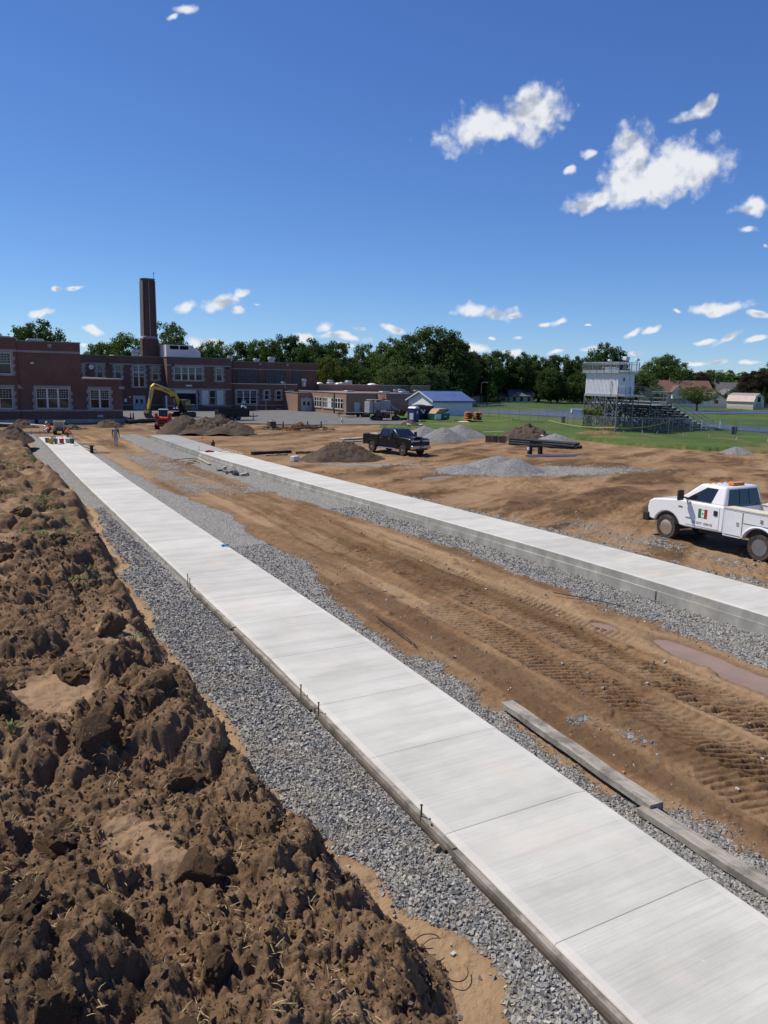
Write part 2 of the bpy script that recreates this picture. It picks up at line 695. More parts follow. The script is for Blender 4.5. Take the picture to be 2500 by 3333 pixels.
# ---------------------------------------------------------------- ground materials
def soil_material(name, dark, mid, light, sand):
    t = NT(name)
    co = t.co('World')
    big = t.noise(co, .35, 5, .6, .3)
    med = t.noise(co, 2.3, 6, .65)
    fine = t.noise(co, 22, 5, .7)
    grain = t.noise(co, 140, 3, .7)
    zone = t.n('ShaderNodeSeparateColor')
    t.l(t.attr('zone'), zone.inputs[0])
    base = t.ramp(t.math('ADD', t.math('MULTIPLY', big, .6), t.math('MULTIPLY', med, .4)), (.36, dark), (.5, mid), (.64, light))
    base = t.mix(t.ramp(fine, (.35, .55), (.65, 0.0)), base, t.mix(.5, base, dark, 'MULTIPLY') if False else dark)
    base = t.mix(zone.outputs[2], base, sand)
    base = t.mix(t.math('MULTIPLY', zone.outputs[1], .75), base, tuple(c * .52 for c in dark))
    base = t.mix(t.ramp(grain, (.3, .28), (.6, 0.0)), base, tuple(c * .4 for c in mid))
    # crushed stone
    vc = t.n('ShaderNodeTexVoronoi')
    vc.inputs['Scale'].default_value = 21
    t.l(co, vc.inputs['Vector'])
    sep = t.n('ShaderNodeSeparateColor')
    t.l(vc.outputs['Color'], sep.inputs[0])
    stone = t.ramp(sep.outputs[0], (0, (.125, .124, .12)), (.5, (.225, .222, .213)), (1, (.36, .352, .332)))
    stone = t.mix(t.ramp(t.noise(co, 1.1, 5, .6), (.4, 0.0), (.7, .35)), stone, (.29, .26, .21))
    brk = t.noise(co, 6.5, 4, .7)
    gm = t.math('ADD', zone.outputs[0], t.math('MULTIPLY', t.math('SUBTRACT', brk, .5), 1.5))
    gm = t.ramp(gm, (.42, 0.0), (.58, 1.0))
    col = t.mix(gm, base, stone)
    t.set(Base_Color=col, Roughness=.95)
    t.b.inputs['Specular IOR Level'].default_value = .15
    hd = t.math('ADD', t.math('MULTIPLY', t.noise(co, 9, 6, .7), .05), t.math('MULTIPLY', t.noise(co, 60, 4, .7), .014))
    hg = t.math('MULTIPLY', t.math('SUBTRACT', .6, vc.outputs['Distance']), .045)
    hm = t.n('ShaderNodeMix', data_type='FLOAT')
    t.l(gm, hm.inputs[0])
    t.l(hd, hm.inputs[2])
    t.l(hg, hm.inputs[3])
    t.bump(hm.outputs[0], .9, 1.0)
    return t.m


soil_material('dirt', (.142, .083, .043), (.262, .160, .083), (.345, .226, .128), (.36, .245, .145))
soil_material('topsoil', (.11, .068, .040), (.215, .137, .078), (.29, .195, .118), (.33, .22, .13))
soil_material('dark_soil', (.062, .045, .033), (.112, .082, .058), (.165, .125, .092), (.2, .14, .09))
soil_material('orange_soil', (.14, .078, .04), (.25, .14, .07), (.33, .2, .105), (.33, .2, .105))

t = NT('grass')
co = t.co('World')
c = t.ramp(t.noise(co, .12, 6, .65), (.35, (.050, .092, .020)), (.55, (.085, .135, .028)), (.7, (.125, .150, .045)))
c = t.mix(t.ramp(t.noise(co, 3.5, 5, .7), (.4, .5), (.65, 0.0)), c, (.035, .062, .014))
zone = t.n('ShaderNodeSeparateColor')
t.l(t.attr('zone'), zone.inputs[0])
c = t.mix(zone.outputs[2], c, (.23, .145, .075))
t.set(Base_Color=c, Roughness=.9)
t.b.inputs['Specular IOR Level'].default_value = .2
t.bump(t.noise(co, 7, 6, .75), .8, .12)

t = NT('asphalt')
co = t.co('World')
c = t.ramp(t.noise(co, .5, 5, .6), (.35, (.105, .103, .1)), (.65, (.155, .152, .147)))
c = t.mix(t.ramp(t.noise(co, 90, 2, .6), (.4, .3), (.6, 0.0)), c, (.05, .05, .05))
c = t.mix(t.ramp(t.voro(co, .16, 'Distance', 'DISTANCE_TO_EDGE'), (0.0, .6), (.012, 0.0)), c, (.04, .04, .04))
t.set(Base_Color=c, Roughness=.85)

t = NT('track_blue')
co = t.co('World')
t.set(Base_Color=t.ramp(t.noise(co, .3, 4), (.3, (.035, .05, .11)), (.7, (.06, .08, .16))), Roughness=.8)

t = NT('muddy_water')
co = t.co('World')
t.set(Base_Color=t.ramp(t.noise(co, 1.2, 4), (.3, (.22, .15, .105)), (.7, (.29, .20, .145))), Roughness=.16)
t.b.inputs['Specular IOR Level'].default_value = .2
t.bump(t.noise(co, 5, 3), .15, .01)

# ---------------------------------------------------------------- ground shape
TOE_Y = [0, 4.9, 5.8, 6.6, 7.7, 9.3, 11, 13.6, 17.3, 19.6, 27.8, 36, 50, 70, 90]
TOE_X = [3.5, 3.66, 3.9, 3.84, 3.72, 3.7, 3.6, 3.5, 3.62, 3.7, 4.2, 4.72, 4.4, 4.9, 5.0]
WALK_Y = [-5, 5, 15, 30, 44, 60, 72, 83]
WALK_C = [6.2, 6.38, 6.68, 6.78, 6.92, 7.25, 7.5, 7.6]      # centre of the left walk
WALK_W = 2.46
RW_Y = [-4, 11, 16, 20, 30, 40, 50, 58, 74]
RW_L = [16.95, 16.95, 16.97, 16.85, 16.45, 15.95, 15.55, 15.5, 15.65]
RW_Z = [.5, .5, .5, .5, .46, .43, .40, .38, .36]
RW_W = 2.38
LAWN = [(51, 88.6), (45.7, 83.9), (49, 77.4), (50, 72.6), (52, 68.2), (56.5, 66.5), (58.2, 60), (58.3, 56.3), (58, 52.8), (60, 49.9), (60.5, 47.8), (63, 46.4), (63.7, 43.8), (66, 34), (70, 10), (75, -60),
        (9000, -60), (9000, 9000), (-9000, 9000), (-9000, 137), (57, 137), (57, 88.6)]


def toe(Y):
    return np.interp(Y, TOE_Y, TOE_X) + (fbm(Y, Y * 0 + 3.1, .55, 3, 91) - .5) * .7


def lawn_mask(X, Y):
    wx = X + (fbm(X, Y, .25, 4, 55) - .5) * 3.5
    wy = Y + (fbm(X, Y, .25, 4, 56) - .5) * 3.5
    return inpoly(wx, wy, LAWN)


def right_level(X, Y):
    wl = np.interp(Y, RW_Y, RW_L) + RW_W
    return .5 * (1 - sst(20, 52, Y)) * sst(-.9, -.1, X - wl)


def ground_z(X, Y):
    """coarse ground level, for standing things on"""
    X, Y = np.asarray(X, float), np.asarray(Y, float)
    z = right_level(X, Y)
    wl = np.interp(Y, WALK_Y, WALK_C) - WALK_W / 2
    z = z - .06 * (1 - sst(-1.6, -.1, X - wl)) - .02
    tt = np.interp(Y, TOE_Y, TOE_X) - X
    fade = 1 - sst(66, 79, Y)
    return z + (.82 * sst(0, .7, tt) + .3 * sst(.7, 7, tt)) * fade


PUDDLES = [(14.28, 10.2, .38, 2.0, -.06), (14.05, 13.7, .17, .4, .15), (25.5, 39.0, 1.2, .8, .5), (28.5, 39.8, .7, .4, .3)]


def ground_full(X, Y):
    z = right_level(X, Y)
    n_big = fbm(X, Y, .18, 4, 11)
    n_med = fbm(X, Y, .9, 4, 12)
    n_fin = fbm(X, Y, 5.5, 4, 13, .6)
    gr = np.zeros_like(X)
    wet_shade = np.zeros_like(X)
    sand = np.zeros_like(X)
    wc = np.interp(Y, WALK_Y, WALK_C)
    wl, wr = wc - WALK_W / 2, wc + WALK_W / 2
    rl = np.interp(Y, RW_Y, RW_L)
    rr = rl + RW_W
    te = toe(Y)
    dist = np.hypot(X, Y)
    bank_fade = 1 - sst(66, 79, Y)
    tt = te - X
    # ---- broken topsoil bank on the left
    bank = tt > 0
    amp = sst(.24, .44, fbm(X + 3, Y, .7, 5, 21)) * sst(0.02, .3, tt)
    z = z - .06 * (1 - sst(-1.6, -.1, X - wl)) - .02
    bz = (.80 + (n_big - .5) * .5) * sst(0, .72 + .3 * (n_med - .5), tt) + .3 * sst(.7, 7, tt) + (n_med - .5) * .28 * sst(.2, 1.2, tt)
    idx = np.where(bank & (X > -30) & (Y > -5) & (Y < 80))
    cl = np.zeros_like(X)
    xi, yi = X[idx], Y[idx]
    jx = xi + (fbm(xi, yi, 4.5, 3, 301) - .5) * .22
    jy = yi + (fbm(xi, yi, 4.5, 3, 302) - .5) * .22
    ci = clodfield(jx, jy, 1.25, 31, .6, .75) * .62 + clodfield(jx, jy, .55, 41, .6, .8) * .6 + clodfield(jx, jy, .24, 51, .65, .8) * .66 + clodfield(jx, jy, .11, 61, .72, .85) * .7 + clodfield(xi, yi, .06, 67, .7, .8) * .6
    rid = 1 - np.abs(2 * fbm(xi, yi, 1.4, 4, 65, .55) - 1)
    cl[idx] = ci + (rid - .7) * .2 + (fbm(xi, yi, 9, 4, 63, .65) - .5) * .09
    hgt = bz + cl * (.2 + .8 * amp) - .14 * amp
    z = z + np.where(bank, hgt * bank_fade, 0)
    sand = np.where(bank, (1 - amp) * sst(.3, .9, tt), sand)
    wet_shade = np.where(bank, sst(.55, .75, n_med) * .5 * amp, wet_shade)
    # ---- trench floor and the crushed stone beside the left walk
    strip = (tt <= 0) & (X < wl + .1) & (Y < 82)
    g1 = sst(.0, .42, -tt - .03 - np.interp(Y, [3, 5.2, 6.2, 7.2], [.42, .34, .12, 0]) + (n_med - .5) * .55) * strip
    gr = np.maximum(gr, g1 * sst(1.6, 5.2, Y + (n_big - .5) * 3))
    sand = np.where(strip, 1 - g1, sand)
    wet_shade = np.where(strip & (g1 < .5), sst(.45, .7, n_med) * .35, wet_shade)
    z = z + np.where(strip, g1 * .05, 0)
    # ---- the excavated road between the walks
    chan = (X > wr - .1) & (X < rl + .1) & (Y < 80)
    go = np.interp(Y, [4, 5.5, 7, 10, 12.4, 14, 16.6, 18, 20, 23, 27, 33, 38, 41, 50, 80], [8.9, 8.8, 8.35, 8.35, 8.5, 8.4, 8.6, 8.9, 8.9, 9.7, 9.7, 10.2, 9.8, 9.4, 9.3, 9.2])
    g2 = 1 - sst(-.5, .5, X - go + (n_med - .5) * .9)
    gi = np.interp(Y, [0, 10, 15, 18, 22, 30, 38, 50, 60, 74], [15.2, 15.12, 15.05, 15.2, 15.5, 14.9, 14.2, 13.6, 13.2, 13.4])
    g3 = sst(-.45, .5, X - gi + (n_med - .5) * .8)
    patch = sst(34, 41, Y + (n_big - .5) * 8) * (1 - sst(61, 66, Y + (n_med - .5) * 3)) * (.2 + .55 * n_med) * sst(-.3, .8, X - 9.6 - (n_big - .5) * 2)
    spot = np.maximum(1 - np.hypot((X - 9.55) / .75, (Y - 9.75) / .5), 0) + np.maximum(1 - np.hypot((X - 9.9) / .4, (Y - 8.7) / .7), 0)
    gch = np.maximum.reduce([g2, g3, patch, sst(.2, .9, spot + (n_med - .5) * .5) * .55])
    gr = np.where(chan, gch, gr)
    z = z + np.where(chan, .05 * g3 + .03 * g2 - .03, 0)
    # wheel ruts with lug prints
    wob = (fbm(Y, Y * 0 + 8, .12, 3, 71) - .5) * .9
    for x0, hw, y1, y2, ph, depth, skew in ((12.55, .62, 1, 30, .0, 1.0, .62), (10.98, .56, 1, 19, .4, .85, .5), (13.75, .36, 12, 36, .2, .5, -.5), (11.6, .5, 20, 44, .7, .7, .6), (10.1, .4, 3, 12, .3, .35, .3), (13.1, .45, 28, 50, .1, .6, .5)):
        u = X - x0 - wob * sst(12, 18, Y) + (fbm(Y, X * 0 + x0, .5, 3, 72) - .5) * .3
        band = (1 - sst(hw * .8, hw * 1.1, np.abs(u) + (n_med - .5) * .3)) * sst(y1, y1 + 2, Y) * (1 - sst(y2 - 6, y2, Y + (n_med - .5) * 6)) * chan
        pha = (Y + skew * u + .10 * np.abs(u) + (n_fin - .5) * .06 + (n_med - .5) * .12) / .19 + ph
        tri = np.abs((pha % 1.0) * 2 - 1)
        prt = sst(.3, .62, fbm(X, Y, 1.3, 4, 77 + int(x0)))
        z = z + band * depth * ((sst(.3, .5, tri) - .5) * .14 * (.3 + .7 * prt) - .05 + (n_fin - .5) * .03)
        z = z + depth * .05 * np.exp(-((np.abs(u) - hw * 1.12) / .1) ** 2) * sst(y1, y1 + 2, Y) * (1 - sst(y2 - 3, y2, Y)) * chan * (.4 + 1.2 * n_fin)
        wet_shade = np.maximum(wet_shade, band * (.3 + .7 * depth) * (.35 + .75 * (1 - sst(.3, .6, tri)) * (.4 + .6 * prt)))  # moist soil over the band, plus shade painted into the lug grooves
    far_rut = chan & (Y > 16)
    streak = fbm(X * 1.0, Y * .09, 1.3, 4, 81)
    z = z + np.where(chan, (streak - .5) * .1, 0)
    wet_shade = np.where(chan, np.maximum(wet_shade, sst(.55, .72, streak) * .75 * (1 - gch)), wet_shade)
    sand = np.where(chan, sst(.54, .36, streak + (n_med - .5) * .25) * .75 * (1 - gch), sand)
    # ---- the open site on the right
    site = X >= rr - .2
    a = R(-32)
    sx, sy = X * math.cos(a) - Y * math.sin(a), X * math.sin(a) + Y * math.cos(a)
    st2 = fbm(sx * .16, sy * .8, .9, 5, 83, .6)
    z = z + np.where(site, (st2 - .5) * .26 * sst(0, 2, X - rr) + (n_med - .5) * .08, 0)
    z = z + np.where(site & (dist < 70), np.maximum(n_fin - .48, 0) * .34 * sst(.45, .6, n_big + (n_med - .5) * .4), 0)
    wet_shade = np.where(site, sst(.51, .62, st2) * .95 * sst(.36, .5, n_big + (n_med - .5) * .4) + .3 * sst(.56, .68, n_med), wet_shade)
    sand = np.where(site, sst(.5, .36, st2) * .5, sand)
    g4 = np.exp(-(((X - 21.2) / 1.5) ** 2)) * sst(8, 12, Y) * (1 - sst(22, 29, Y)) * .46
    g5 = 1.25 - np.hypot((X - 33.5) / 9.5, (Y - 39.5 + (X - 33) * .25) / 4.2)
    g6 = .9 - np.hypot((X - 25) / 8.5, (Y - 48.2 + (X - 25) * .55) / 1.9)
    g4 = np.maximum.reduce([g4, g5, g6, np.where(X - rr < .5, .5, 0)]) + (n_med - .5) * .4
    gr = np.where(site, np.clip(g4, 0, 1), gr)
    # ---- far dirt by the school
    farc = (Y >= 80) & (X < 20)
    wet_shade = np.where(farc, sst(.5, .65, n_big) * .8, wet_shade)
    z = z + np.where(farc, (n_med - .5) * .2, 0)
    # grain everywhere
    z = z + (n_fin - .5) * .035 * (dist < 60)
    small = np.where((dist < 30) & (~bank))
    xs, ys = X[small], Y[small]
    z[small] += clodfield(xs, ys, .32, 95, .12, .6) * .55 * (1 - gr[small]) * sst(.35, .6, fbm(xs, ys, .7, 3, 96)) + clodfield(xs, ys, .11, 97, .3, .6) * .5 * (1 - gr[small])
    # lawn stands a little proud of the stripped soil
    lawn = lawn_mask(X, Y)
    lz = .22 * sst(0, 1, fbm(X, Y, .3, 3, 57)) + .2
    z = np.where(lawn & (dist < 400), np.where(X > 40, lz + (n_fin - .5) * .08, z * 0 + .05), z)
    sand = np.where(lawn, sst(.60, .72, n_big + (n_med - .5) * .3) * .5 * (1 - sst(70, 90, X)), sand)
    gr = np.where(lawn, 0, gr)
    wet_shade = np.where(lawn, 0, wet_shade)
    # puddles
    for px, py, rx, ry, rot in PUDDLES:
        ex, ey = X - px, Y - py
        e1 = ex * math.cos(rot) + ey * math.sin(rot)
        e2 = -ex * math.sin(rot) + ey * math.cos(rot)
        dd = np.hypot(e1 / rx, e2 / ry) + (n_med - .5) * 1.3
        k = 1 - sst(.75, 1.25, dd)
        base = right_level(X, Y)
        z = z * (1 - k) + (base - .13 + (n_fin - .5) * .03 + (n_med - .5) * .05) * k
        wet_shade = np.maximum(wet_shade, (1 - sst(1.0, 1.7, dd)) * .7)
        gr = gr * (1 - k)
    # keep the soil below the slabs
    under = ((X > wl + .05) & (X < wr - .05) & (Y < 83)) | ((X > rl + .05) & (X < rr - .05) & (Y < 74))
    z = np.where(under, -.12, z)
    return z, gr, wet_shade, sand, (bank & (Y < 79) & (X > -60)), lawn


def radii():
    r, out = 3.6, []
    while r < 6000:
        out.append(r)
        if r < 10: dr = .021
        elif r < 26: dr = np.interp(r, [10, 26], [.021, .05])
        elif r < 60: dr = np.interp(r, [26, 60], [.05, .2])
        elif r < 130: dr = np.interp(r, [60, 130], [.2, 1.0])
        else: dr = r * .045
        r += dr
    return np.array(out)


rad = radii()
azf = np.arange(-33, 33, .126)
azc_r = np.arange(33, 181, 6.0)
azc_l = np.arange(-180, -33, 6.0)
az = np.radians(np.concatenate([azc_l, azf, azc_r]) + 29.0)
RR, AA = np.meshgrid(rad, az, indexing='ij')
GX, GY = RR * np.sin(AA), RR * np.cos(AA)
nr, na = RR.shape
zz, gr_, wet_shade_, sand_, bank_, lawn_ = ground_full(GX.ravel(), GY.ravel())
gverts = np.stack([GX.ravel(), GY.ravel(), zz], 1)
gzone = np.stack([gr_, wet_shade_, sand_, np.ones_like(gr_)], 1)
ii = np.arange(nr - 1)[:, None] * na + np.arange(na - 1)[None, :]
quads = np.stack([ii, ii + 1, ii + na + 1, ii + na], -1).reshape(-1, 4)[:, ::-1]


def submesh(name, sel, mat):
    q = quads[sel]
    used = np.unique(q)
    remap = np.zeros(len(gverts), np.int64)
    remap[used] = np.arange(len(used))
    me = mb_mesh(name, gverts[used], remap[q], mat, smooth=True)
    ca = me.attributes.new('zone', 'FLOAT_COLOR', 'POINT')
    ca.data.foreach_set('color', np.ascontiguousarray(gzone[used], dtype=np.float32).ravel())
    return struct(link(name, me))


qb = bank_[quads].any(1)
ql = lawn_[quads].any(1) & ~qb
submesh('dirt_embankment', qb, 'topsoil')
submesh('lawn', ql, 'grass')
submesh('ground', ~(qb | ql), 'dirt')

# paved school yard
def sheet(name, poly, z, mat, kind='structure'):
    b = MB()
    b.prism(poly, z - .12, z, 'z')
    return struct(b.build(name, mat))


sheet('asphalt_yard', [(18.6, 101.9), (24, 99.5), (30.8, 95.8), (36, 91.6), (38.5, 90.1), (44, 89.6), (50.9, 89), (56.8, 91.5), (58.5, 104), (66, 106), (66, 136), (18.6, 136)], .09, 'asphalt')
sheet('running_track', [(87.5, -40), (96.5, -40), (96.5, 92), (104, 103.5), (130, 104), (260, 98), (260, 108), (130, 115), (60, 124), (60, 114), (82, 111), (87.5, 100)], .42, 'track_blue')
for k, (px, py, rx, ry, rot) in enumerate(PUDDLES):
    b = MB()
    ring = []
    for a in range(24):
        th = 2 * math.pi * a / 24
        x, y = rx * 1.25 * math.cos(th), ry * 1.2 * math.sin(th)
        ring.append((px + x * math.cos(rot) - y * math.sin(rot), py + x * math.sin(rot) + y * math.cos(rot), 0))
    zl = float(right_level(np.array([px]), np.array([py]))[0]) - .095
    b.add([(x, y, zl) for x, y, _ in ring], [tuple(range(24))])
    struct(b.build('puddle', 'muddy_water'))


# ---------------------------------------------------------------- concrete and timber
def concrete(name, lo, mid, hi, broom=1.0, stain=.5):
    t = NT(name)
    co = t.co('World')
    rnd = t.n('ShaderNodeObjectInfo').outputs['Random']
    band = t.noise(t.co('World', (.3, 1.7, 1)), 1.0, 5, .62, .35)
    line = t.noise(t.co('World', (.35, 24, 1)), 1.0, 4, .62, .1)
    blot = t.noise(co, 1.1, 6, .65)
    f = t.math('ADD', t.math('MULTIPLY', band, .62), t.math('MULTIPLY', blot, .38))
    c = t.ramp(f, (.36, lo), (.5, mid), (.62, hi))
    c = t.mix(t.math('MULTIPLY', t.ramp(line, (.34, 1.0), (.52, 0.0)), .22 * broom), c, tuple(v * .55 for v in lo))
    warm = t.ramp(t.noise(co, .8, 4, .6, .4), (.56, 0.0), (.72, 1.0))
    c = t.mix(t.math('MULTIPLY', warm, .45 * stain), c, (.56, .50, .42))
    chalk = t.ramp(t.noise(co, 3.2, 6, .75), (.64, 0.0), (.74, 1.0))
    c = t.mix(t.math('MULTIPLY', chalk, .5 * stain), c, (.66, .65, .62))
    spk = t.ramp(t.noise(co, 28, 2, .5), (.73, 0.0), (.76, 1.0))
    c = t.mix(t.math('MULTIPLY', spk, .3 * stain), c, (.2, .17, .13))
    hs = t.n('ShaderNodeHueSaturation')
    t.l(t.math('ADD', .93, t.math('MULTIPLY', rnd, .13)), hs.inputs['Value'])
    t.l(c, hs.inputs['Color'])
    t.set(Base_Color=hs.outputs[0], Roughness=.82)
    t.b.inputs['Specular IOR Level'].default_value = .3
    h = t.math('ADD', t.math('MULTIPLY', line, .0035 * broom), t.math('MULTIPLY', t.noise(co, 70, 4, .7), .003))
    t.bump(h, 1.0, 1.0)
    return t.m


concrete('concrete', (.40, .393, .362), (.475, .467, .433), (.535, .526, .488), broom=.8, stain=1.0)
concrete('concrete_edge', (.45, .437, .40), (.52, .505, .468), (.575, .557, .515), broom=.15, stain=.4)
concrete('concrete_fresh', (.24, .25, .24), (.285, .29, .275), (.33, .335, .32), stain=.2)
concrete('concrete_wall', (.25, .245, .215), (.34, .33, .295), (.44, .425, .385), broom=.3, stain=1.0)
concrete('concrete_wall_fresh', (.23, .235, .22), (.275, .275, .26), (.33, .33, .31), broom=.3, stain=.3)


def timber(name, lo, hi, stretch=(9, .7, 9)):
    t = NT(name)
    g = t.noise(t.co('World', stretch), 2.2, 6, .7, .3)
    b = t.noise(t.co('World'), 2.2, 5, .7)
    c = t.ramp(g, (.3, lo), (.7, hi))
    c = t.mix(t.ramp(b, (.42, .0), (.62, .75)), c, tuple(v * .42 for v in lo))
    t.set(Base_Color=c, Roughness=.85)
    t.bump(g, .5, .006)
    return t.m


timber('grey_timber', (.21, .185, .15), (.40, .37, .32))
timber('pale_timber', (.36, .28, .18), (.55, .45, .31))
timber('dark_timber', (.05, .038, .028), (.10, .078, .058))  # darkest timber tone, for the lower boards
timber('brown_timber', (.15, .10, .065), (.28, .2, .13))
plain('rusty_steel', (.085, .062, .05), .6, .6, .4, 20)
plain('black_steel', (.022, .022, .023), .5, .4, .3, 6)

JY = [-1.4, .9, 3.15, 5.4, 7.6, 9.85, 12.0, 14.6, 17.05, 19.4, 21.9, 25.0]
while JY[-1] < 76:
    JY.append(JY[-1] + 2.35)


def slab(parent, y0, y1, cl, cr, zt0, zt1, thick, mats, gap):
    """one cast panel between two joints; cl / cr give its left and right edge at a station"""
    b = MB()
    a0, a1 = y0 + gap / 2, y1 - gap / 2
    st = [(0, -.022), (.014, -.003), (.03, 0), (.115, .0), (-.165, 0), (-.155, -.007), (-.02, -.02), (0, -.04)]
    rows = []
    for y, dz in ((a0, -.003), (a0 + .012, 0), (a1 - .012, 0), (a1, -.003)):
        L, Rr = cl(y), cr(y)
        zt = zt0 + (zt1 - zt0) * (y - y0) / (y1 - y0)
        row = [(L, y, zt - thick)]
        for k, (o, d) in enumerate(st):
            row.append(((L if k < 4 else Rr) + o, y, zt + d + dz))
        row.append((Rr, y, zt - thick))
        rows.append(row)
    n = len(rows[0])
    b.v = [p for r in rows for p in r]
    for i in range(3):
        for k in range(n - 1):
            b.f.append((i * n + k, i * n + k + 1, (i + 1) * n + k + 1, (i + 1) * n + k))
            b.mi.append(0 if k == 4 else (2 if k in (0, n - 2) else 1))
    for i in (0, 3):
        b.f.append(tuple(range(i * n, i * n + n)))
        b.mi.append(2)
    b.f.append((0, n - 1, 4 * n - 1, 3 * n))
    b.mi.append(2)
    o = b.build('slab', mats, parent)
    return o


left_walk = bpy.data.objects.new('walkway', None)
COL.objects.link(left_walk)
struct(left_walk)
for i in range(len(JY) - 1):
    slab(left_walk, JY[i], JY[i + 1], lambda y: float(np.interp(y, WALK_Y, WALK_C)) - WALK_W / 2, lambda y: float(np.interp(y, WALK_Y, WALK_C)) + WALK_W / 2,
         .15, .15, .2, ['concrete', 'concrete_edge', 'concrete_wall'], .009 if i % 3 == 0 else .004)

right_walk = bpy.data.objects.new('raised_walkway', None)
COL.objects.link(right_walk)
struct(right_walk)
ry = [-3.0]
while ry[-1] < 56:
    ry.append(ry[-1] + 2.35)
ry[-1] = 56.6
ry += [59, 61.5, 64, 66.5, 69, 71.4, 73.8]
for i in range(len(ry) - 1):
    y0, y1 = ry[i], ry[i + 1]
    fresh = y0 > 56
    f1 = lambda y: float(np.interp(y, RW_Y, RW_L))
    z0, z1 = float(np.interp(y0, RW_Y, RW_Z)), float(np.interp(y1, RW_Y, RW_Z))
    slab(right_walk, y0, y1, f1, lambda y: f1(y) + RW_W, z0, z1, .23,
         ['concrete_fresh'] * 2 + ['concrete_wall_fresh'] if fresh else ['concrete', 'concrete_edge', 'concrete_wall'], .004)
# stepped footing under the raised walk, cast in longer lifts
fy = [-3, 5, 14.6, 22, 31, 40, 48.5, 56.6, 65, 73.8]
for i in range(len(fy) - 1):
    b = MB()
    yy = np.linspace(fy[i], fy[i + 1] - .015, 9)
    out = .07 if i % 2 == 0 else .045
    rows = []
    for y in yy:
        L = float(np.interp(y, RW_Y, RW_L)) - out + float(vnoise(np.array([y * 1.3]), np.array([.5]), 7)[0] - .5) * .05
        z = float(np.interp(y, RW_Y, RW_Z)) - .235
        rows.append([(L, y, -.25), (L, y, z), (L + RW_W - .2, y, z), (L + RW_W - .2, y, -.25)])
    b.v = [p for r in rows for p in r]
    for k in range(len(rows) - 1):
        for q in range(4):
            b.f.append((k * 4 + q, k * 4 + (q + 1) % 4, (k + 1) * 4 + (q + 1) % 4, (k + 1) * 4 + q))
            b.mi.append(0)
    b.f += [(0, 1, 2, 3), tuple(len(b.v) - 4 + q for q in range(4))]
    b.mi += [0, 0]
    b.build('footing', 'concrete_wall_fresh' if fy[i] > 56 else 'concrete_wall', right_walk)


def wl_at(y):
    return float(np.interp(y, WALK_Y, WALK_C)) - WALK_W / 2


# form boards and pins still standing against the left walk
cuts = [(2.2, 7.35, -.02), (7.3, 11.9, .0), (11.95, 16.9, -.012), (16.95, 20.9, .004)]
for i, (y0, y1, dz) in enumerate(cuts):
    b = MB()
    x0, x1 = wl_at(y0) - .012, wl_at(y1) - .012
    b.hexa([(x0 - .075, y0, .0), (x0, y0, .0), (x1, y1, .0), (x1 - .075, y1, .0)], [(x0 - .075, y0, .146 + dz), (x0, y0, .143 + dz), (x1, y1, .143 + dz), (x1 - .075, y1, .146 + dz)])
    tag(b.build('form_board', 'grey_timber', bev=.006), 'weathered timber form board set against the long walk edge above the crushed stone', 'board', 'form boards along the walk')
    b = MB()
    b.hexa([(x0 - .122, y0 + .1, -.1), (x0 - .079, y0 + .1, -.1), (x1 - .079, y1 - .1, -.1), (x1 - .122, y1 - .1, -.1)],
           [(x0 - .122, y0 + .1, .075), (x0 - .079, y0 + .1, .075), (x1 - .079, y1 - .1, .07), (x1 - .122, y1 - .1, .07)])
    tag(b.build('lower_form_board', 'dark_timber', bev=.004), 'narrow dark board running below and outside the form boards', 'board', 'lower boards along the walk')
for y, hgt, dx in ((21.25, .42, -.02), (20.85, .40, -.09), (20.5, .2, -.03), (17.0, .12, -.07), (12.62, .33, -.06), (11.75, .33, -.06), (8.1, .32, -.05), (7.85, .17, -.02), (14.6, .1, -.06), (19.2, .1, -.06)):
    b = MB()
    x = wl_at(y) - .05 + dx * .6
    tall = hgt > .25
    b.lathe([(.012, -.25), (.012, hgt - .012), (.02, hgt - .012), (.02, hgt)] if tall else [(.014, -.2), (.014, hgt)], (x, y, 0), 'z', 10)
    tag(b.build('form_stake', 'rusty_steel', smooth=True), 'tall rusty steel pin driven beside a form board' if tall else 'short rusty pin driven nearly flush with a form board', 'stake', 'tall form pins' if tall else 'short form pins')
b = MB()
b.box(-.05, .05, -.02, .02, -.15, .1)
tag(b.build('wooden_stake', 'pale_timber', loc=(wl_at(7.5) - .2, 7.5, 0), rotz=.4), 'small orange brown wooden stake under the form board', 'stake')

# loose planks lying on the stone on the other side of the walk
def plank(x0, y0, x1, y1, w, z, h, label, mat='grey_timber', group=None, tilt=0.0):
    b = MB()
    L = math.hypot(x1 - x0, y1 - y0)
    n = 8
    v = []
    for i in range(n + 1):
        s = -L / 2 + L * i / n
        sag = .008 * math.sin(i * 1.9)
        v += [(-w / 2, s, sag), (w / 2, s, sag + tilt), (w / 2, s, h + sag + tilt), (-w / 2, s, h + sag)]
    b.v = v
    for i in range(n):
        for q in range(4):
            b.f.append((i * 4 + q, i * 4 + (q + 1) % 4, i * 4 + 4 + (q + 1) % 4, i * 4 + 4 + q))
            b.mi.append(0)
    b.f += [(0, 1, 2, 3), tuple(n * 4 + q for q in range(4))]
    b.mi += [0, 0]
    o = b.build('plank', mat, loc=((x0 + x1) / 2, (y0 + y1) / 2, z), rotz=-math.atan2(x1 - x0, y1 - y0), bev=.005)
    return tag(o, label, 'plank', group)


plank(8.60, 10.65, 8.32, 6.86, .25, .03, .11, 'long mottled plank lying on stone between the walk and the rutted soil')
plank(8.18, 6.98, 8.22, 3.0, .25, -.01, .1, 'plank lying end to end with the mottled plank, set nearer the walk')

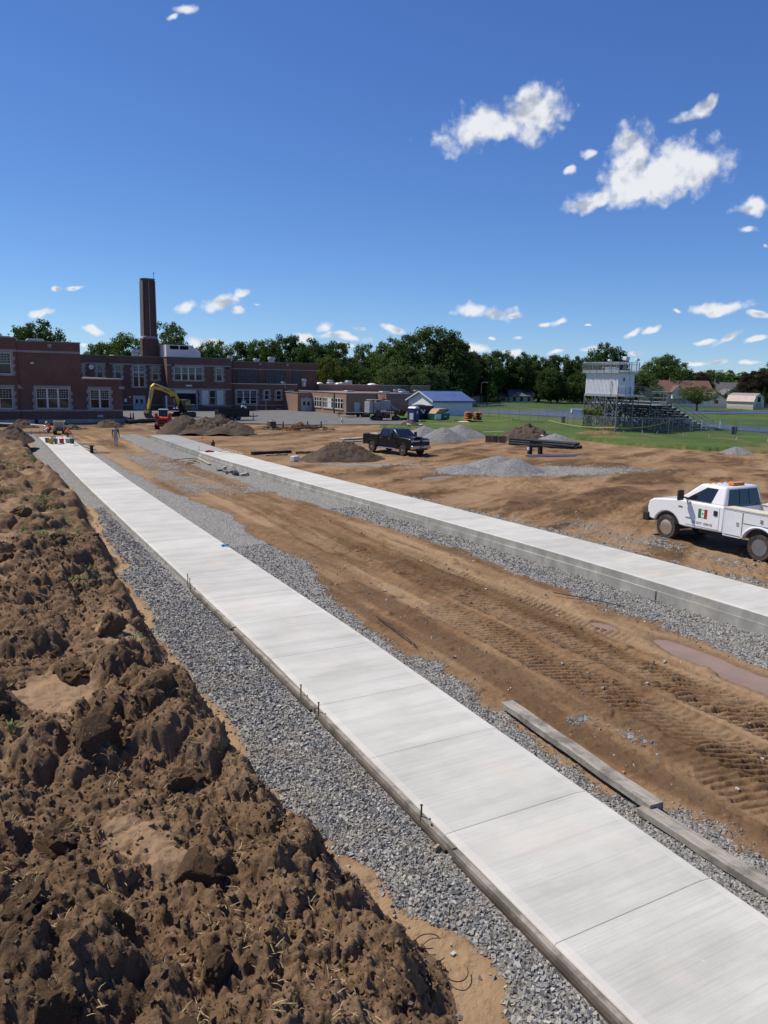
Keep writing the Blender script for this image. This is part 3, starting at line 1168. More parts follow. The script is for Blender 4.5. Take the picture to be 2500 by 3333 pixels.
# ---------------------------------------------------------------- crushed stone
t = NT('stone')
ri = t.n('ShaderNodeNewGeometry').outputs['Random Per Island']
c = t.ramp(ri, (0, (.12, .119, .116)), (.3, (.195, .193, .187)), (.6, (.265, .261, .251)), (.85, (.36, .352, .333)), (1, (.45, .43, .39)))
c = t.mix(t.ramp(t.noise(t.co('World'), 1.3, 4, .6), (.45, 0.0), (.65, .55)), c, (.33, .29, .225))
t.set(Base_Color=c, Roughness=.85)
t.b.inputs['Specular IOR Level'].default_value = .25
t.bump(t.noise(t.co('World'), 60, 4, .7), .5, .01)
plain('clod_soil', (.18, .115, .066), .95, 0, .5, 14, .03, .1)
t = NT('clod')
ri = t.n('ShaderNodeNewGeometry').outputs['Random Per Island']
c = t.ramp(ri, (0, (.10, .063, .037)), (.5, (.19, .122, .07)), (1, (.27, .182, .11)))
c = t.mix(t.ramp(t.noise(t.co('World'), 30, 4, .7), (.35, .5), (.6, 0.0)), c, (.09, .06, .038))
t.set(Base_Color=c, Roughness=.95)
t.b.inputs['Specular IOR Level'].default_value = .1
t.bump(t.noise(t.co('World'), 45, 5, .75), .9, .03)

rng = np.random.default_rng(3)
CUBE = np.array([(-1, -1, -1), (1, -1, -1), (1, 1, -1), (-1, 1, -1), (-1, -1, 1), (1, -1, 1), (1, 1, 1), (-1, 1, 1)], float)
CUBEF = np.array([(0, 3, 2, 1), (4, 5, 6, 7), (0, 1, 5, 4), (1, 2, 6, 5), (2, 3, 7, 6), (3, 0, 4, 7)])


def rot_random(n, rng):
    q = rng.normal(size=(n, 4))
    q /= np.linalg.norm(q, axis=1)[:, None]
    w, x, y, z = q.T
    return np.stack([np.stack([1 - 2 * (y * y + z * z), 2 * (x * y - z * w), 2 * (x * z + y * w)], 1),
                     np.stack([2 * (x * y + z * w), 1 - 2 * (x * x + z * z), 2 * (y * z - x * w)], 1),
                     np.stack([2 * (x * z - y * w), 2 * (y * z + x * w), 1 - 2 * (x * x + y * y)], 1)], 1)


def pebbles(P, size, rng, jit=.42, flat=.6):
    """angular chips: jittered cubes, flattened and turned"""
    n = len(P)
    v = CUBE[None] * (1 + rng.uniform(-jit, jit, (n, 8, 3))) * .5
    v[:, 4:, :2] *= rng.uniform(.45, .95, (n, 1, 1))
    v[:, :, 0] *= rng.uniform(.8, 1.25, (n, 1))
    v[:, :, 1] *= rng.uniform(.55, 1.0, (n, 1))
    v[:, :, 2] *= rng.uniform(flat * .6, flat * 1.3, (n, 1))
    v = np.einsum('nij,nkj->nki', rot_random(n, rng), v * size[:, None, None])
    v += P[:, None, :]
    f = CUBEF[None] + (np.arange(n) * 8)[:, None, None]
    return v.reshape(-1, 3), f.reshape(-1, 4)


def scatter_zone(x0, x1, y0, y1, dens, smin, smax, thr=.5, want='gr', sink=.15):
    n = int((x1 - x0) * (y1 - y0) * dens)
    X, Y = rng.uniform(x0, x1, n), rng.uniform(y0, y1, n)
    z, gr, wet_shade, sand, bank, lawn = ground_full(X, Y)
    if want == 'gr':
        edge_n = fbm(X, Y, 6.5, 3, 203)
        ok = (gr + (edge_n - .5) * 1.2 + rng.normal(-.05, .2, n) > thr) & ~bank
        wc = np.interp(Y, WALK_Y, WALK_C)
        rl = np.interp(Y, RW_Y, RW_L)
        ok &= ~((X > wc - WALK_W / 2 - .15) & (X < wc + WALK_W / 2 + .03)) & ~((X > rl - .03) & (X < rl + RW_W + .03))
    else:
        ok = bank & (sand < rng.uniform(.1, .9, n))
    s = smin + (smax - smin) * rng.power(.45, n) if want == 'gr' else smin + (smax - smin) * rng.random(n) ** 3
    # finer stone next to the slab
    if want == 'gr':
        s = s * np.interp(np.abs(X - (np.interp(Y, WALK_Y, WALK_C) - WALK_W / 2)), [.0, .45], [.6, 1.0])
    P = np.stack([X, Y, z + s * sink], 1)[ok]
    return P, s[ok]


def stuff_stones(name, zones, mat, label=None, want='gr', **kw):
    Ps, Ss = [], []
    for zn in zones:
        p, s = scatter_zone(*zn, want=want)
        Ps.append(p)
        Ss.append(s)
    P, S = np.concatenate(Ps), np.concatenate(Ss)
    v, f = pebbles(P, S, rng, **kw)
    return struct(link(name, mb_mesh(name, v, f, mat)), 'stuff')


stuff_stones('gravel', [(3.2, 5.5, 3.6, 11, 1750, .017, .062), (3.2, 5.7, 11, 20, 760, .024, .068), (3.6, 6.2, 20, 36, 210, .038, .08),
                        (7.7, 9.3, 3.6, 14, 760, .014, .045), (7.7, 10.8, 14, 26, 220, .024, .055), (14.2, 17.0, 8, 19, 300, .024, .058), (13.5, 17.0, 19, 32, 100, .038, .075),
                        (8.9, 10.4, 8.0, 10.4, 260, .015, .04), (19.3, 23, 12, 27, 34, .03, .08)], 'stone')
# stray stones on the bare soil
n = 520
X, Y = rng.uniform(7.9, 15.5, n), rng.uniform(4, 24, n)
z = ground_full(X, Y)[0]
S = .018 + .06 * rng.random(n) ** 4
v, f = pebbles(np.stack([X, Y, z + S * .1], 1), S, rng)
struct(link('scattered_stones', mb_mesh('scattered_stones', v, f, 'stone')), 'stuff')
# crumbs and broken clods on the bank
stuff_stones('soil_crumbs', [(-2.6, 4.4, 3.4, 12, 250, .012, .06), (-6, 4.4, 12, 26, 70, .02, .09)], 'clod', want='bank', jit=.3, flat=1.1)


# ---------------------------------------------------------------- sod clumps with dead grass
def lump_mesh(name, seed, sub=3):
    b = bmesh.new()
    bmesh.ops.create_icosphere(b, subdivisions=sub, radius=1)
    r = random.Random(seed)
    o1, o2 = r.uniform(0, 50), r.uniform(0, 50)
    pts = np.array([v.co[:] for v in b.verts])
    nrm = pts.copy()
    k = 1 + (fbm(pts[:, 0] * 1.3 + o1 + pts[:, 2], pts[:, 1] * 1.3 + o2 - pts[:, 2] * .7, 1.2, 4, seed, .6) - .5) * 1.1
    k += clodfield(pts[:, 0] + o1 + pts[:, 2] * .8, pts[:, 1] + o2 + pts[:, 2] * .6, .45, seed + 9, .8, .8) * .9
    k += clodfield(pts[:, 0] - o1 - pts[:, 2] * .7, pts[:, 1] + o1 + pts[:, 2] * .9, .2, seed + 19, .8, .9) * .9
    k += (fbm(pts[:, 0] * 9 + pts[:, 2] * 7, pts[:, 1] * 9 - pts[:, 2] * 5, 1.0, 2, seed + 3) - .5) * .12
    pts = nrm * k[:, None]
    # cut a few flat spade faces
    for _ in range(4):
        d = np.array([r.uniform(-1, 1), r.uniform(-1, 1), r.uniform(-.2, .8)])
        d /= np.linalg.norm(d)
        h = pts @ d
        lim = r.uniform(.55, .8)
        over = h > lim
        pts[over] -= np.outer((h[over] - lim) * .85, d)
    for v, p in zip(b.verts, pts):
        v.co = p
    me = bpy.data.meshes.new(name)
    b.to_mesh(me)
    b.free()
    me.materials.append(MATS['clod_soil'])
    return me


plain('straw', (.38, .29, .15), .8, 0, .4, 30)
plain('blade_green', (.12, .21, .045), .7, 0, .35, 12)


def blades(n, rad, length, seed, droop=.6):
    r = random.Random(seed)
    b = MB()
    for _ in range(n):
        a, q = r.uniform(0, 6.283), rad * math.sqrt(r.random())
        x, y = q * math.cos(a), q * math.sin(a)
        d = a + r.uniform(-.9, .9)
        L = length * r.uniform(.5, 1.2)
        el = r.uniform(.15, 1.3)
        p0 = Vector((x, y, 0))
        p1 = p0 + Vector((math.cos(d) * math.cos(el), math.sin(d) * math.cos(el), math.sin(el))) * L * .5
        p2 = p1 + Vector((math.cos(d), math.sin(d), math.sin(el) - droop * 1.3)).normalized() * L * .55
        w = Vector((-math.sin(d), math.cos(d), 0)) * .0045 * (length / .14) ** .5
        b.add([p0 - w, p0 + w, p1 + w, p1 - w, p2], [(0, 1, 2, 3), (3, 2, 4)])
    return b


lumps = [lump_mesh('soil', 100 + i, 4) for i in range(7)]
tufts = [blades(70, .8, .55, 300 + i).build('dead_grass', 'straw', fix=False) for i in range(3)]
tmesh = [o.data for o in tufts]
for o in tufts:
    bpy.data.objects.remove(o)
CLUMP_LABELS = [
    (-.22, 5.55, .34, 'flat sided sod slab with straw spilling from its edge'), (.35, 5.9, .24, 'rounded sod clod crowned with dry straw'),
    (1.25, 5.15, .2, 'small sod clump with a mop of straw on smooth sand'), (.3, 7.0, .3, None), (1.7, 5.9, .22, None), (.95, 6.6, .26, None), (-.7, 7.2, .3, None), (1.9, 7.4, .27, None),
    (.7, 8.6, .36, None), (-.6, 9.4, .34, None), (2.2, 9.2, .26, None), (-1.6, 8.4, .3, None), (1.3, 10.4, .34, None), (-2.0, 10.8, .36, None), (.1, 11.6, .38, None), (2.5, 11.6, .28, None),
    (-1.2, 13.2, .4, None), (1.4, 13.6, .36, None), (2.4, 15.6, .34, None), (-2.6, 15.0, .4, None), (.2, 16.4, .42, None), (-1.4, 18.6, .4, None), (2.0, 19.5, .36, None), (.9, 22.5, .45, None), (2.6, 26, .4, None), (-1.0, 26.5, .5, None),
    (1.8, 31, .5, None), (3.2, 35, .45, None), (1.0, 39, .6, None), (2.9, 44, .55, None)]
rl_ = random.Random(8)
for i, (x, y, s, lab) in enumerate(CLUMP_LABELS):
    z = float(ground_full(np.array([x]), np.array([y]))[0][0])
    o = thing('sod_clump', lab or ('bare dark lump of broken sod on the soil bank' if i % 3 == 1 else 'dark sod lump tufted with dry straw on the soil bank'), 'soil clump', (x, y, z + s * .08), rl_.uniform(0, 6.28), None if lab else ('bare sod lumps on the bank' if i % 3 == 1 else 'straw tufted sod lumps on the bank'))
    me = lumps[i % 7]
    c1 = link('soil', me, o)
    s *= .78
    c1.scale = (s * rl_.uniform(.9, 1.3), s * rl_.uniform(.75, 1.05), s * rl_.uniform(.6, .95))
    if i % 3 != 1 or lab:
        c2 = link('dead_grass', tmesh[i % 3], o)
        c2.location = (0, 0, s * .45)
        c2.scale = (s * .8,) * 3
# straw and grass lying about on the bank
def scatter_blades(name, spots, mat, kind_len, seed, per=14):
    rr_ = np.random.default_rng(seed)
    V, Fq, k = [], [], 0
    P = np.array(spots)
    z = ground_full(P[:, 0], P[:, 1])[0]
    for (x, y), zz_ in zip(P, z):
        for _ in range(per):
            a = rr_.uniform(0, 6.283)
            L = kind_len * rr_.uniform(.5, 1.3)
            el = rr_.uniform(-.1, .9) if mat == 'straw' else rr_.uniform(.5, 1.4)
            ox, oy = rr_.normal(0, .07, 2)
            p = np.array([x + ox, y + oy, zz_ + .005])
            dvec = np.array([math.cos(a) * math.cos(el), math.sin(a) * math.cos(el), math.sin(el)])
            w = np.array([-math.sin(a), math.cos(a), 0]) * (.004 if mat == 'straw' else .009)
            q = p + dvec * L * .55
            e = q + np.array([math.cos(a) * .8, math.sin(a) * .8, .1]) * L * .45
            V += [p - w, p + w, q + w, q - w, e + w * .2, e - w * .2]
            Fq += [(k, k + 1, k + 2, k + 3), (k + 3, k + 2, k + 4, k + 5)]
            k += 6
    return struct(link(name, mb_mesh(name, np.array(V), np.array(Fq), mat)), 'stuff')


g2 = np.random.default_rng(12)
scatter_blades('loose_straw', np.stack([g2.uniform(-2.2, 3.1, 240), 4.2 + 14 * g2.random(240) ** 1.6], 1), 'straw', .12, 4, 6)
gs = []
for cx, cy, sx, sy, n in ((2.6, 33, .7, 1.2, 50), (1.0, 36, 1.2, 1.6, 60), (3.9, 52, .5, 2.5, 90), (2.2, 26.5, .8, .5, 60), (-.3, 40, 1.5, 2, 60), (2.9, 29.5, .4, .7, 26), (2.6, 20.3, .3, .4, 9), (2.0, 47, .9, 2.0, 60)):
    gs.append(np.stack([g2.normal(cx, sx * .5, n), g2.normal(cy, sy * .5, n)], 1))
scatter_blades('weeds', np.concatenate(gs), 'blade_green', .17, 5, 10)
for x, y, lab in ((.35, 10.9, 'green corn like sprout in a hollow between dark clods'), (-.6, 8.85, 'low pale green sprout half shaded by a clod'), (2.75, 14.9, 'single green sprout on the crest of the soil bank')):
    b = MB()
    r = random.Random(int(x * 10))
    for k in range(5):
        a = k * 1.9 + r.uniform(-.3, .3)
        L = .2
        d = Vector((math.cos(a), math.sin(a), 0))
        w = Vector((-math.sin(a), math.cos(a), 0)) * .013
        pts = [Vector((0, 0, .02)), d * L * .3 + Vector((0, 0, .15)), d * L * .7 + Vector((0, 0, .2)), d * L * 1.05 + Vector((0, 0, .15))]
        for i in range(3):
            w0, w1 = w * (1 - i * .25), w * (.9 - i * .35)
            b.add([pts[i] - w0, pts[i] + w0, pts[i + 1] + w1, pts[i + 1] - w1], [(0, 1, 2, 3)])
    z = float(ground_full(np.array([x]), np.array([y]))[0][0])
    o = b.build('seedling', 'blade_green', loc=(x, y, z), fix=False)
    tag(o, lab, 'seedling')


# ---------------------------------------------------------------- school
def brick(name, a, b, mortar):
    t = NT(name)
    tcn = t.n('ShaderNodeNewGeometry')
    pos = t.n('ShaderNodeSeparateXYZ')
    t.l(tcn.outputs['Position'], pos.inputs[0])
    cb = t.n('ShaderNodeCombineXYZ')
    t.l(t.math('ADD', pos.outputs[0], pos.outputs[1]), cb.inputs[0])
    t.l(pos.outputs[2], cb.inputs[1])
    br = t.n('ShaderNodeTexBrick')
    t.l(cb.outputs[0], br.inputs['Vector'])
    br.inputs['Color1'].default_value = a + (1,)
    br.inputs['Color2'].default_value = b + (1,)
    br.inputs['Mortar'].default_value = mortar + (1,)
    br.inputs['Scale'].default_value = 1.0
    br.inputs['Mortar Size'].default_value = .012
    br.inputs['Brick Width'].default_value = .22
    br.inputs['Row Height'].default_value = .075
    n1 = t.noise(t.co('World'), .35, 5, .65)
    c = t.mix(t.ramp(n1, (.35, .45), (.7, 0.0)), br.outputs['Color'], tuple(v * .55 for v in a))
    st = t.noise(t.co('World', (1.2, 1.2, .12)), 1.0, 4, .6)
    c = t.mix(t.ramp(st, (.56, 0.0), (.75, .35)), c, tuple(v * .5 for v in mortar))
    t.set(Base_Color=c, Roughness=.9)
    t.bump(br.outputs['Fac'], -.4, .01)
    return t.m


brick('brick_dark', (.15, .058, .041), (.21, .088, .06), (.18, .14, .115))
brick('brick_light', (.29, .145, .088), (.36, .195, .125), (.31, .265, .22))
brick('brick_stack', (.085, .045, .04), (.12, .062, .052), (.12, .1, .09))
plain('limestone', (.33, .315, .295), .85, 0, .22, 1.5, .004, .2, (.22, .2, .18), .5)
plain('coping_metal', (.16, .215, .18), .5, .3, .2, 2)
plain('white_metal', (.72, .73, .73), .45, .1, .08, 2, 0, .4, (.4, .38, .34), .25)
plain('light_grey_metal', (.48, .5, .51), .4, .5, .12, 2, 0, .4, (.3, .28, .25), .3)
plain('galvanised', (.38, .395, .41), .42, .75, .18, 4)
plain('window_frame', (.62, .62, .6), .5, 0, .1, 2)
plain('roof_membrane', (.22, .22, .21), .9, 0, .2, .6)
plain('door_paint', (.46, .49, .5), .5, 0, .1, 2)
plain('dark_interior', (.012, .012, .013), .9, 0, .2, 2)
t = NT('window_glass')
co = t.co('World')
c = t.ramp(t.noise(co, 1.6, 5, .7), (.35, (.006, .007, .009)), (.6, (.014, .016, .018)), (.78, (.07, .075, .07)))
t.set(Base_Color=c, Roughness=.04)
t.b.inputs['Specular IOR Level'].default_value = .42
t = NT('glass_block')
co = t.co('World')
c = t.ramp(t.noise(co, 2.0, 4, .6), (.3, (.04, .058, .068)), (.7, (.075, .10, .115)))
t.set(Base_Color=c, Roughness=.25)

school = thing('school_building', 'long two storey dark brick school with limestone trim and tall chimney', 'building', (0, 0, 0))


def sbox(name, x0, x1, y0, y1, z0, z1, mat, parent=None, bev=0.0):
    return MB().box(x0, x1, y0, y1, z0, z1).build(name, mat, parent or school, bev=bev)


# masses
sbox('wall', -26, 13.38, 100.4, 133.9, -.6, 9.45, 'brick_dark')
sbox('wall', -14, 6.36, 100.1, 103, -.6, 9.8, 'brick_dark')
sbox('gable_step', -14, 5.72, 100.14, 102.9, 9.8, 9.98, 'limestone')
sbox('wall', 13.38, 18.1, 100.42, 133.9, -.6, 5.22, 'brick_dark')
sbox('wall', 13.38, 31.2, 134, 160, -.5, 8.8, 'brick_dark')
sbox('wall', 31.0, 42.0, 131.5, 160, -.5, 8.82, 'brick_dark')
sbox('wall', 42.0, 55.02, 133, 139, -.5, 4.6, 'brick_dark')
sbox('wall', 42.0, 61.6, 139.02, 158, -.5, 8.55, 'brick_dark')
sbox('wall', 55.0, 60.4, 112.5, 132.98, -.5, 3.55, 'brick_light')
sbox('wall', 52.3, 54.99, 126.35, 132.97, -.5, 3.3, 'brick_light')
sbox('coping', 52.22, 54.9, 126.28, 126.65, 3.3, 3.42, 'light_grey_metal')
sbox('coping', 52.22, 52.6, 126.65, 132.9, 3.3, 3.42, 'light_grey_metal')
sbox('wall', 60.4, 66.05, 122.5, 138, -.5, 3.5, 'brick_light')
sbox('wall', 66.0, 73.5, 119.1, 138, -.5, 3.42, 'brick_light')
sbox('wall', 61.6, 82.0, 138.02, 156, -.5, 4.68, 'brick_light')
sbox('wall', 81.9, 86.4, 136.9, 156, -.5, 4.7, 'brick_light')
# copings
for x0, x1, y0, y1, z, h, mt in ((-26, 13.45, 100.33, 100.75, 9.45, .13, 'coping_metal'), (13.03, 13.46, 100.75, 134, 9.45, .13, 'coping_metal'), (-14.05, 6.42, 100.03, 100.5, 9.8, .1, 'limestone'),
                                 (13.38, 18.18, 100.32, 100.7, 5.22, .13, 'limestone'), (17.75, 18.18, 100.7, 134, 5.22, .13, 'limestone'), (13.38, 31, 133.92, 134.3, 8.8, .12, 'coping_metal'),
                                 (30.92, 42.06, 131.42, 131.85, 8.82, .12, 'coping_metal'), (30.92, 31.35, 131.85, 136, 8.82, .12, 'coping_metal'), (42.06, 55.02, 132.93, 133.3, 4.6, .1, 'light_grey_metal'),
                                 (42.06, 61.66, 138.94, 139.4, 8.55, .12, 'coping_metal'), (54.93, 55.3, 112.43, 132.9, 3.55, .12, 'light_grey_metal'), (55.3, 60.46, 112.43, 112.8, 3.55, .12, 'light_grey_metal'),
                                 (65.93, 66.3, 119.03, 138, 3.42, .12, 'light_grey_metal'), (66.3, 73.56, 119.03, 119.4, 3.42, .12, 'light_grey_metal'), (61.66, 81.9, 137.94, 138.3, 4.68, .1, 'light_grey_metal'), (81.83, 86.46, 136.83, 137.2, 4.7, .1, 'light_grey_metal')):
    sbox('coping', x0, x1, y0, y1, z, z + h, mt)
# stone bands and plinths
for x0, x1, yf, z0, z1 in ((6.36, 13.38, 100.4, 8.22, 8.47), (-14, 6.36, 100.1, 8.25, 8.5), (6.36, 18.1, 100.4, 1.38, 1.57), (-14, 6.36, 100.1, 1.38, 1.57), (18.1, 31, 134, 7.44, 7.66), (18.1, 31, 134, .78, .93),
                           (31, 42, 131.5, 7.45, 7.68), (31, 42, 131.5, 3.5, 3.75), (37, 42, 131.5, .72, .9), (42, 55, 133, .78, .93), (42, 61.6, 139.02, 7.2, 7.38), (31, 32, 131.5, .72, .9)):
    sbox('stone_band', x0 + .01, x1 - .01, yf - .07, yf + .05, z0, z1, 'limestone')
for x0, x1 in ((-14, 7.9), (8.3, 18.2)):
    sbox('plinth', x0, x1, 99.9, 100.5, -.3, .42, 'concrete_wall')
for x, z in ((10.0, 9.05), (50.0, 8.25), (55.45, 8.25), (43.2, 8.2)):
    yf = 100.4 if x < 20 else 139.02
    MB().hexa([(x - .18, yf - .1, z - .22), (x + .18, yf - .1, z - .22), (x + .18, yf + .1, z - .22), (x - .18, yf + .1, z - .22)], [(x - .25, yf - .12, z + .2), (x + .25, yf - .12, z + .2), (x + .25, yf + .1, z + .2), (x - .25, yf + .1, z + .2)]).build('stone_cap', 'limestone', school)
MB().hexa([(6.35, 100.1, 4.05), (6.9, 100.36, 4.05), (6.9, 100.6, 4.05), (6.35, 100.6, 4.05)], [(6.35, 100.1, 4.5), (6.45, 100.36, 4.5), (6.45, 100.6, 4.5), (6.35, 100.6, 4.5)]).build('stone_cap', 'limestone', school)
MB().box(17.7, 18.35, 100.25, 100.6, 4.1, 4.42).build('stone_cap', 'limestone', school)


def window(X, Y, z0, w, h, lights=1, rotz=0.0, surround=True, sash=True, cols=None, head=.3, frame='window_frame', blind=False, quoin=True):
    """X, Y, z0 = lower left corner of the glazed opening seen from outside"""
    if surround:
        s = MB()
        q = .26
        n = max(3, int(round((h + head) / .48)))
        s.box(-q, w + q, -.08, .06, h, h + head)
        s.box(-q - .08, w + q + .08, -.13, .06, -.2, -.002)
        hh = h / n
        for k in range(n):
            o = (.17 if k % 2 == 0 and quoin else 0.0)
            e = .003 * (k % 2)
            s.box(-q - o, -.01, -.07 - e, .06, k * hh, (k + 1) * hh - .003)
            s.box(w + .01, w + q + o, -.07 - e, .06, k * hh, (k + 1) * hh - .003)
        s.build('window_surround', 'limestone', school, loc=(X, Y, z0), rotz=rotz)
    f = MB()
    lw = w / lights
    fr = .07
    f.box(-.012, w + .012, -.045, .04, h - fr, h)
    f.box(-.012, w + .012, -.05, .04, 0, fr)
    for i in range(lights + 1):
        c = i * lw
        f.box(max(-.01, c - .11 if 0 < i < lights else c - .06), min(w + .01, c + .11 if 0 < i < lights else c + .06), -.047, .04, fr, h - fr)
    if sash:
        f.box(0, w, -.043, .03, h * .48, h * .48 + .07)
    fo = f.build('window', frame, school, loc=(X, Y, z0), rotz=rotz)
    for i in range(lights):
        x0, x1 = i * lw + .05, (i + 1) * lw - .05
        if sash:
            MB().box(x0, x1, -.02, -.005, .04, h * .48 + .02).build('pane', 'window_glass', fo)
            MB().box(x0, x1, -.032, -.017, h * .48 + .03, h - .04).build('pane', 'window_glass', fo)
        else:
            MB().box(x0, x1, -.025, -.005, .04, h - .04).build('pane', 'window_glass', fo)
    if cols:
        mt_ = MB()
        for i in range(lights):
            x0, x1 = i * lw + .1, (i + 1) * lw - .1
            za, zb = (h * .52, h - .06) if sash else (.06, h - .06)
            for k in range(1, cols):
                x = x0 + (x1 - x0) * k / cols
                mt_.box(x - .012, x + .012, -.045, -.03, za, zb)
            for k in range(1, 4):
                z = za + (zb - za) * k / 4
                mt_.box(x0, x1, -.044, -.031, z - .012, z + .012)
        mt_.build('muntin', 'window_frame', fo)
    return fo


# block A
window(2.95, 100.1, 5.68, 2.8, 2.42, 2, cols=4)
window(2.85, 100.1, 1.72, 2.85, 2.36, 2, cols=4, head=.36)
window(-2.4, 100.1, 5.68, 2.8, 2.42, 2, cols=4)
window(-2.4, 100.1, 1.72, 2.8, 2.36, 2, cols=4)
window(8.26, 100.4, 1.72, 3.6, 2.36, 3, cols=4, head=.33)
window(14.3, 100.42, 1.72, 2.2, 2.27, 2, cols=4, head=.36)
# block B
window(17.1, 134, 5.22, 1.1, 2.16, 1, cols=3, head=.08)
window(20.28, 134, 5.22, .94, 2.16, 1, cols=3, head=.08)
window(23.12, 134, 5.22, .96, 2.16, 1, cols=3, head=.08)
fo = window(26.0, 134, 3.86, 1.8, 3.5, 2, cols=3, head=.1)
MB().box(.0, 1.8, -.06, .03, 2.35, 2.5).build('transom_bar', 'window_frame', fo)
window(29.12, 134, 5.02, 1.0, 2.24, 1, cols=3, head=.12)
sbox('sill', 13.4, 24.5, 133.82, 134.05, 5.0, 5.12, 'limestone')
MB().cyl((19.45, 133.98, 6.95), (19.45, 133.9, 6.95), .4, n=28).build('round_panel', 'white_metal', school)
# block C
window(32.2, 131.5, 5.1, 4.72, 2.18, 4, cols=3, head=.2)
window(39.36, 131.5, 5.05, 1.0, 2.18, 1, cols=3, head=.24)
window(38.1, 131.5, .98, 1.05, 2.5, 1, surround=False)
for x0 in (36.75, 39.35):
    lv = MB().box(x0, x0 + 1.2, 131.4, 131.52, .95, 3.46).build('louvre', 'light_grey_metal', school)
    for k in range(15):
        MB().hexa([(x0 + .06, 131.33, 1.05 + k * .157), (x0 + 1.14, 131.33, 1.05 + k * .157), (x0 + 1.14, 131.41, 1.11 + k * .157), (x0 + .06, 131.41, 1.11 + k * .157)],
                  [(x0 + .06, 131.33, 1.07 + k * .157), (x0 + 1.14, 131.33, 1.07 + k * .157), (x0 + 1.14, 131.41, 1.13 + k * .157), (x0 + .06, 131.41, 1.13 + k * .157)]).build('slat', 'white_metal', lv)
for k in range(5):
    o = .15 if k % 2 == 0 else 0
    for a, b_ in ((36.45 - o, 36.74), (40.58, 40.86 + o)):
        sbox('quoin_stone', a, b_, 131.42, 131.55, .92 + k * .51, 1.42 + k * .51, 'limestone')
    for a, b_ in ((31.9 - .0, 32.2), (35.75, 36.05)):
        sbox('quoin_stone', a, b_, 131.42, 131.55, .1 + k * .68, .77 + k * .68, 'limestone')
sbox('loading_opening', 32.22, 35.72, 131.44, 131.6, .0, 2.92, 'dark_interior')
rd = sbox('roller_door', 32.22, 35.72, 131.4, 131.56, 2.92, 3.48, 'light_grey_metal')
for k in range(4):
    MB().box(32.24, 35.7, 131.37, 131.4, 2.96 + k * .13, 3.05 + k * .13).build('slat', 'galvanised', rd)
sbox('vent_grille', 34.1, 35.1, 131.42, 131.52, 4.06, 4.34, 'light_grey_metal')
# block D and its low front
window(43.45, 133, 1.13, 3.65, 2.35, 3, cols=3, head=.25)
window(48.62, 133, 1.9, .85, 1.62, 1, head=.2)
window(50.85, 133, 1.86, .95, 1.62, 1, head=.2)
window(53.15, 133, 1.96, .9, 1.55, 1, head=.2)
for x0, x1 in ((45.55, 49.42), (51.02, 54.95), (56.5, 58.14)):
    g = sbox('glass_block_window', x0, x1, 138.96, 139.1, 4.7, 7.19, 'glass_block')
    gl = MB()
    nx = int((x1 - x0) / .3)
    for k in range(nx + 1):
        x = x0 + (x1 - x0) * k / nx
        gl.box(x - .022, x + .022, 138.925, 138.96, 4.7, 7.19)
    for k in range(9):
        z = 4.7 + 2.49 * k / 8
        gl.box(x0, x1, 138.93, 138.958, z - .022, z + .022)
    gl.build('mortar_grid', 'dark_interior', g)
for x0, x1, z0, z1, yf in ((15.02, 15.75, .62, .95, 100.42), (50.9, 51.9, -.0, .3, 133), (30.0, 30.9, .1, .35, 134)):
    v = sbox('vent_grille', x0, x1, yf - .05, yf + .05, z0, z1, 'limestone')
    MB().box(x0 + .08, x1 - .08, yf - .07, yf - .04, z0 + .06, z1 - .06).build('grille', 'galvanised', v)


def double_door(X, Y, z0, w, h, rotz=0.0, label=None):
    s = MB()
    s.box(-.2, w + .2, -.06, .05, h, h + .3)
    s.box(-.2, 0, -.06, .05, 0, h)
    s.box(w, w + .2, -.06, .05, 0, h)
    d = s.build('door_frame', 'door_paint', school, loc=(X, Y, z0), rotz=rotz)
    for i in range(2):
        x0 = i * w / 2 + .02
        MB().box(x0, x0 + w / 2 - .04, -.045, .02, 0, h - .02).build('door_leaf', 'door_paint', d)
        MB().box(x0 + .18, x0 + w / 2 - .22, -.06, -.04, h * .52, h * .86).build('door_glass', 'window_glass', d)
    return d


double_door(26.02, 134, .0, 1.62, 2.1)
double_door(53.12, 126.35, .05, 1.65, 2.0)
dl = sbox('service_door', 56.45, 57.4, 112.44, 112.55, .05, 2.15, 'door_paint')
MB().box(57.2, 57.27, 112.38, 112.44, 1.0, 1.12).build('handle', 'black_steel', dl)
# one storey wing windows facing the yard
for y1, w, n in ((125.1, 2.9, 3), (121.5, 4.1, 5), (116.7, 3.1, 3)):
    window(55.0, y1, .98, w, 1.72, n, rotz=-math.pi / 2, surround=False, sash=False)
    o = sbox('sill', 54.88, 55.02, y1 - w - .1, y1 + .1, .84, .97, 'limestone')
    fo = MB()
    fo.box(54.94, 55.0, y1 - w, y1, 2.0, 2.08)
    fo.build('transom_bar', 'window_frame', school)
sbox('blind_panel', 54.965, 54.985, 118.3, 119.6, 1.05, 2.6, 'white_metal')
sbox('downpipe', 54.86, 54.97, 116.9, 117.03, .2, 3.5, 'black_steel')
MB().cyl((42.3, 131.4, 0), (42.3, 131.4, 8.8), .06, n=8).build('downpipe', 'black_steel', school)
MB().cyl((52.55, 132.9, 0), (52.55, 132.9, 5.1), .05, n=8).build('downpipe', 'galvanised', school)
sbox('downpipe', 30.7, 31.0, 131.7, 133.9, .0, 2.5, 'light_grey_metal')
window(70.6, 119.1, .6, 1.2, 2.0, 1, surround=False)
sbox('gate_panel', 72.2, 73.4, 119.0, 119.1, .2, 2.2, 'brown_timber')
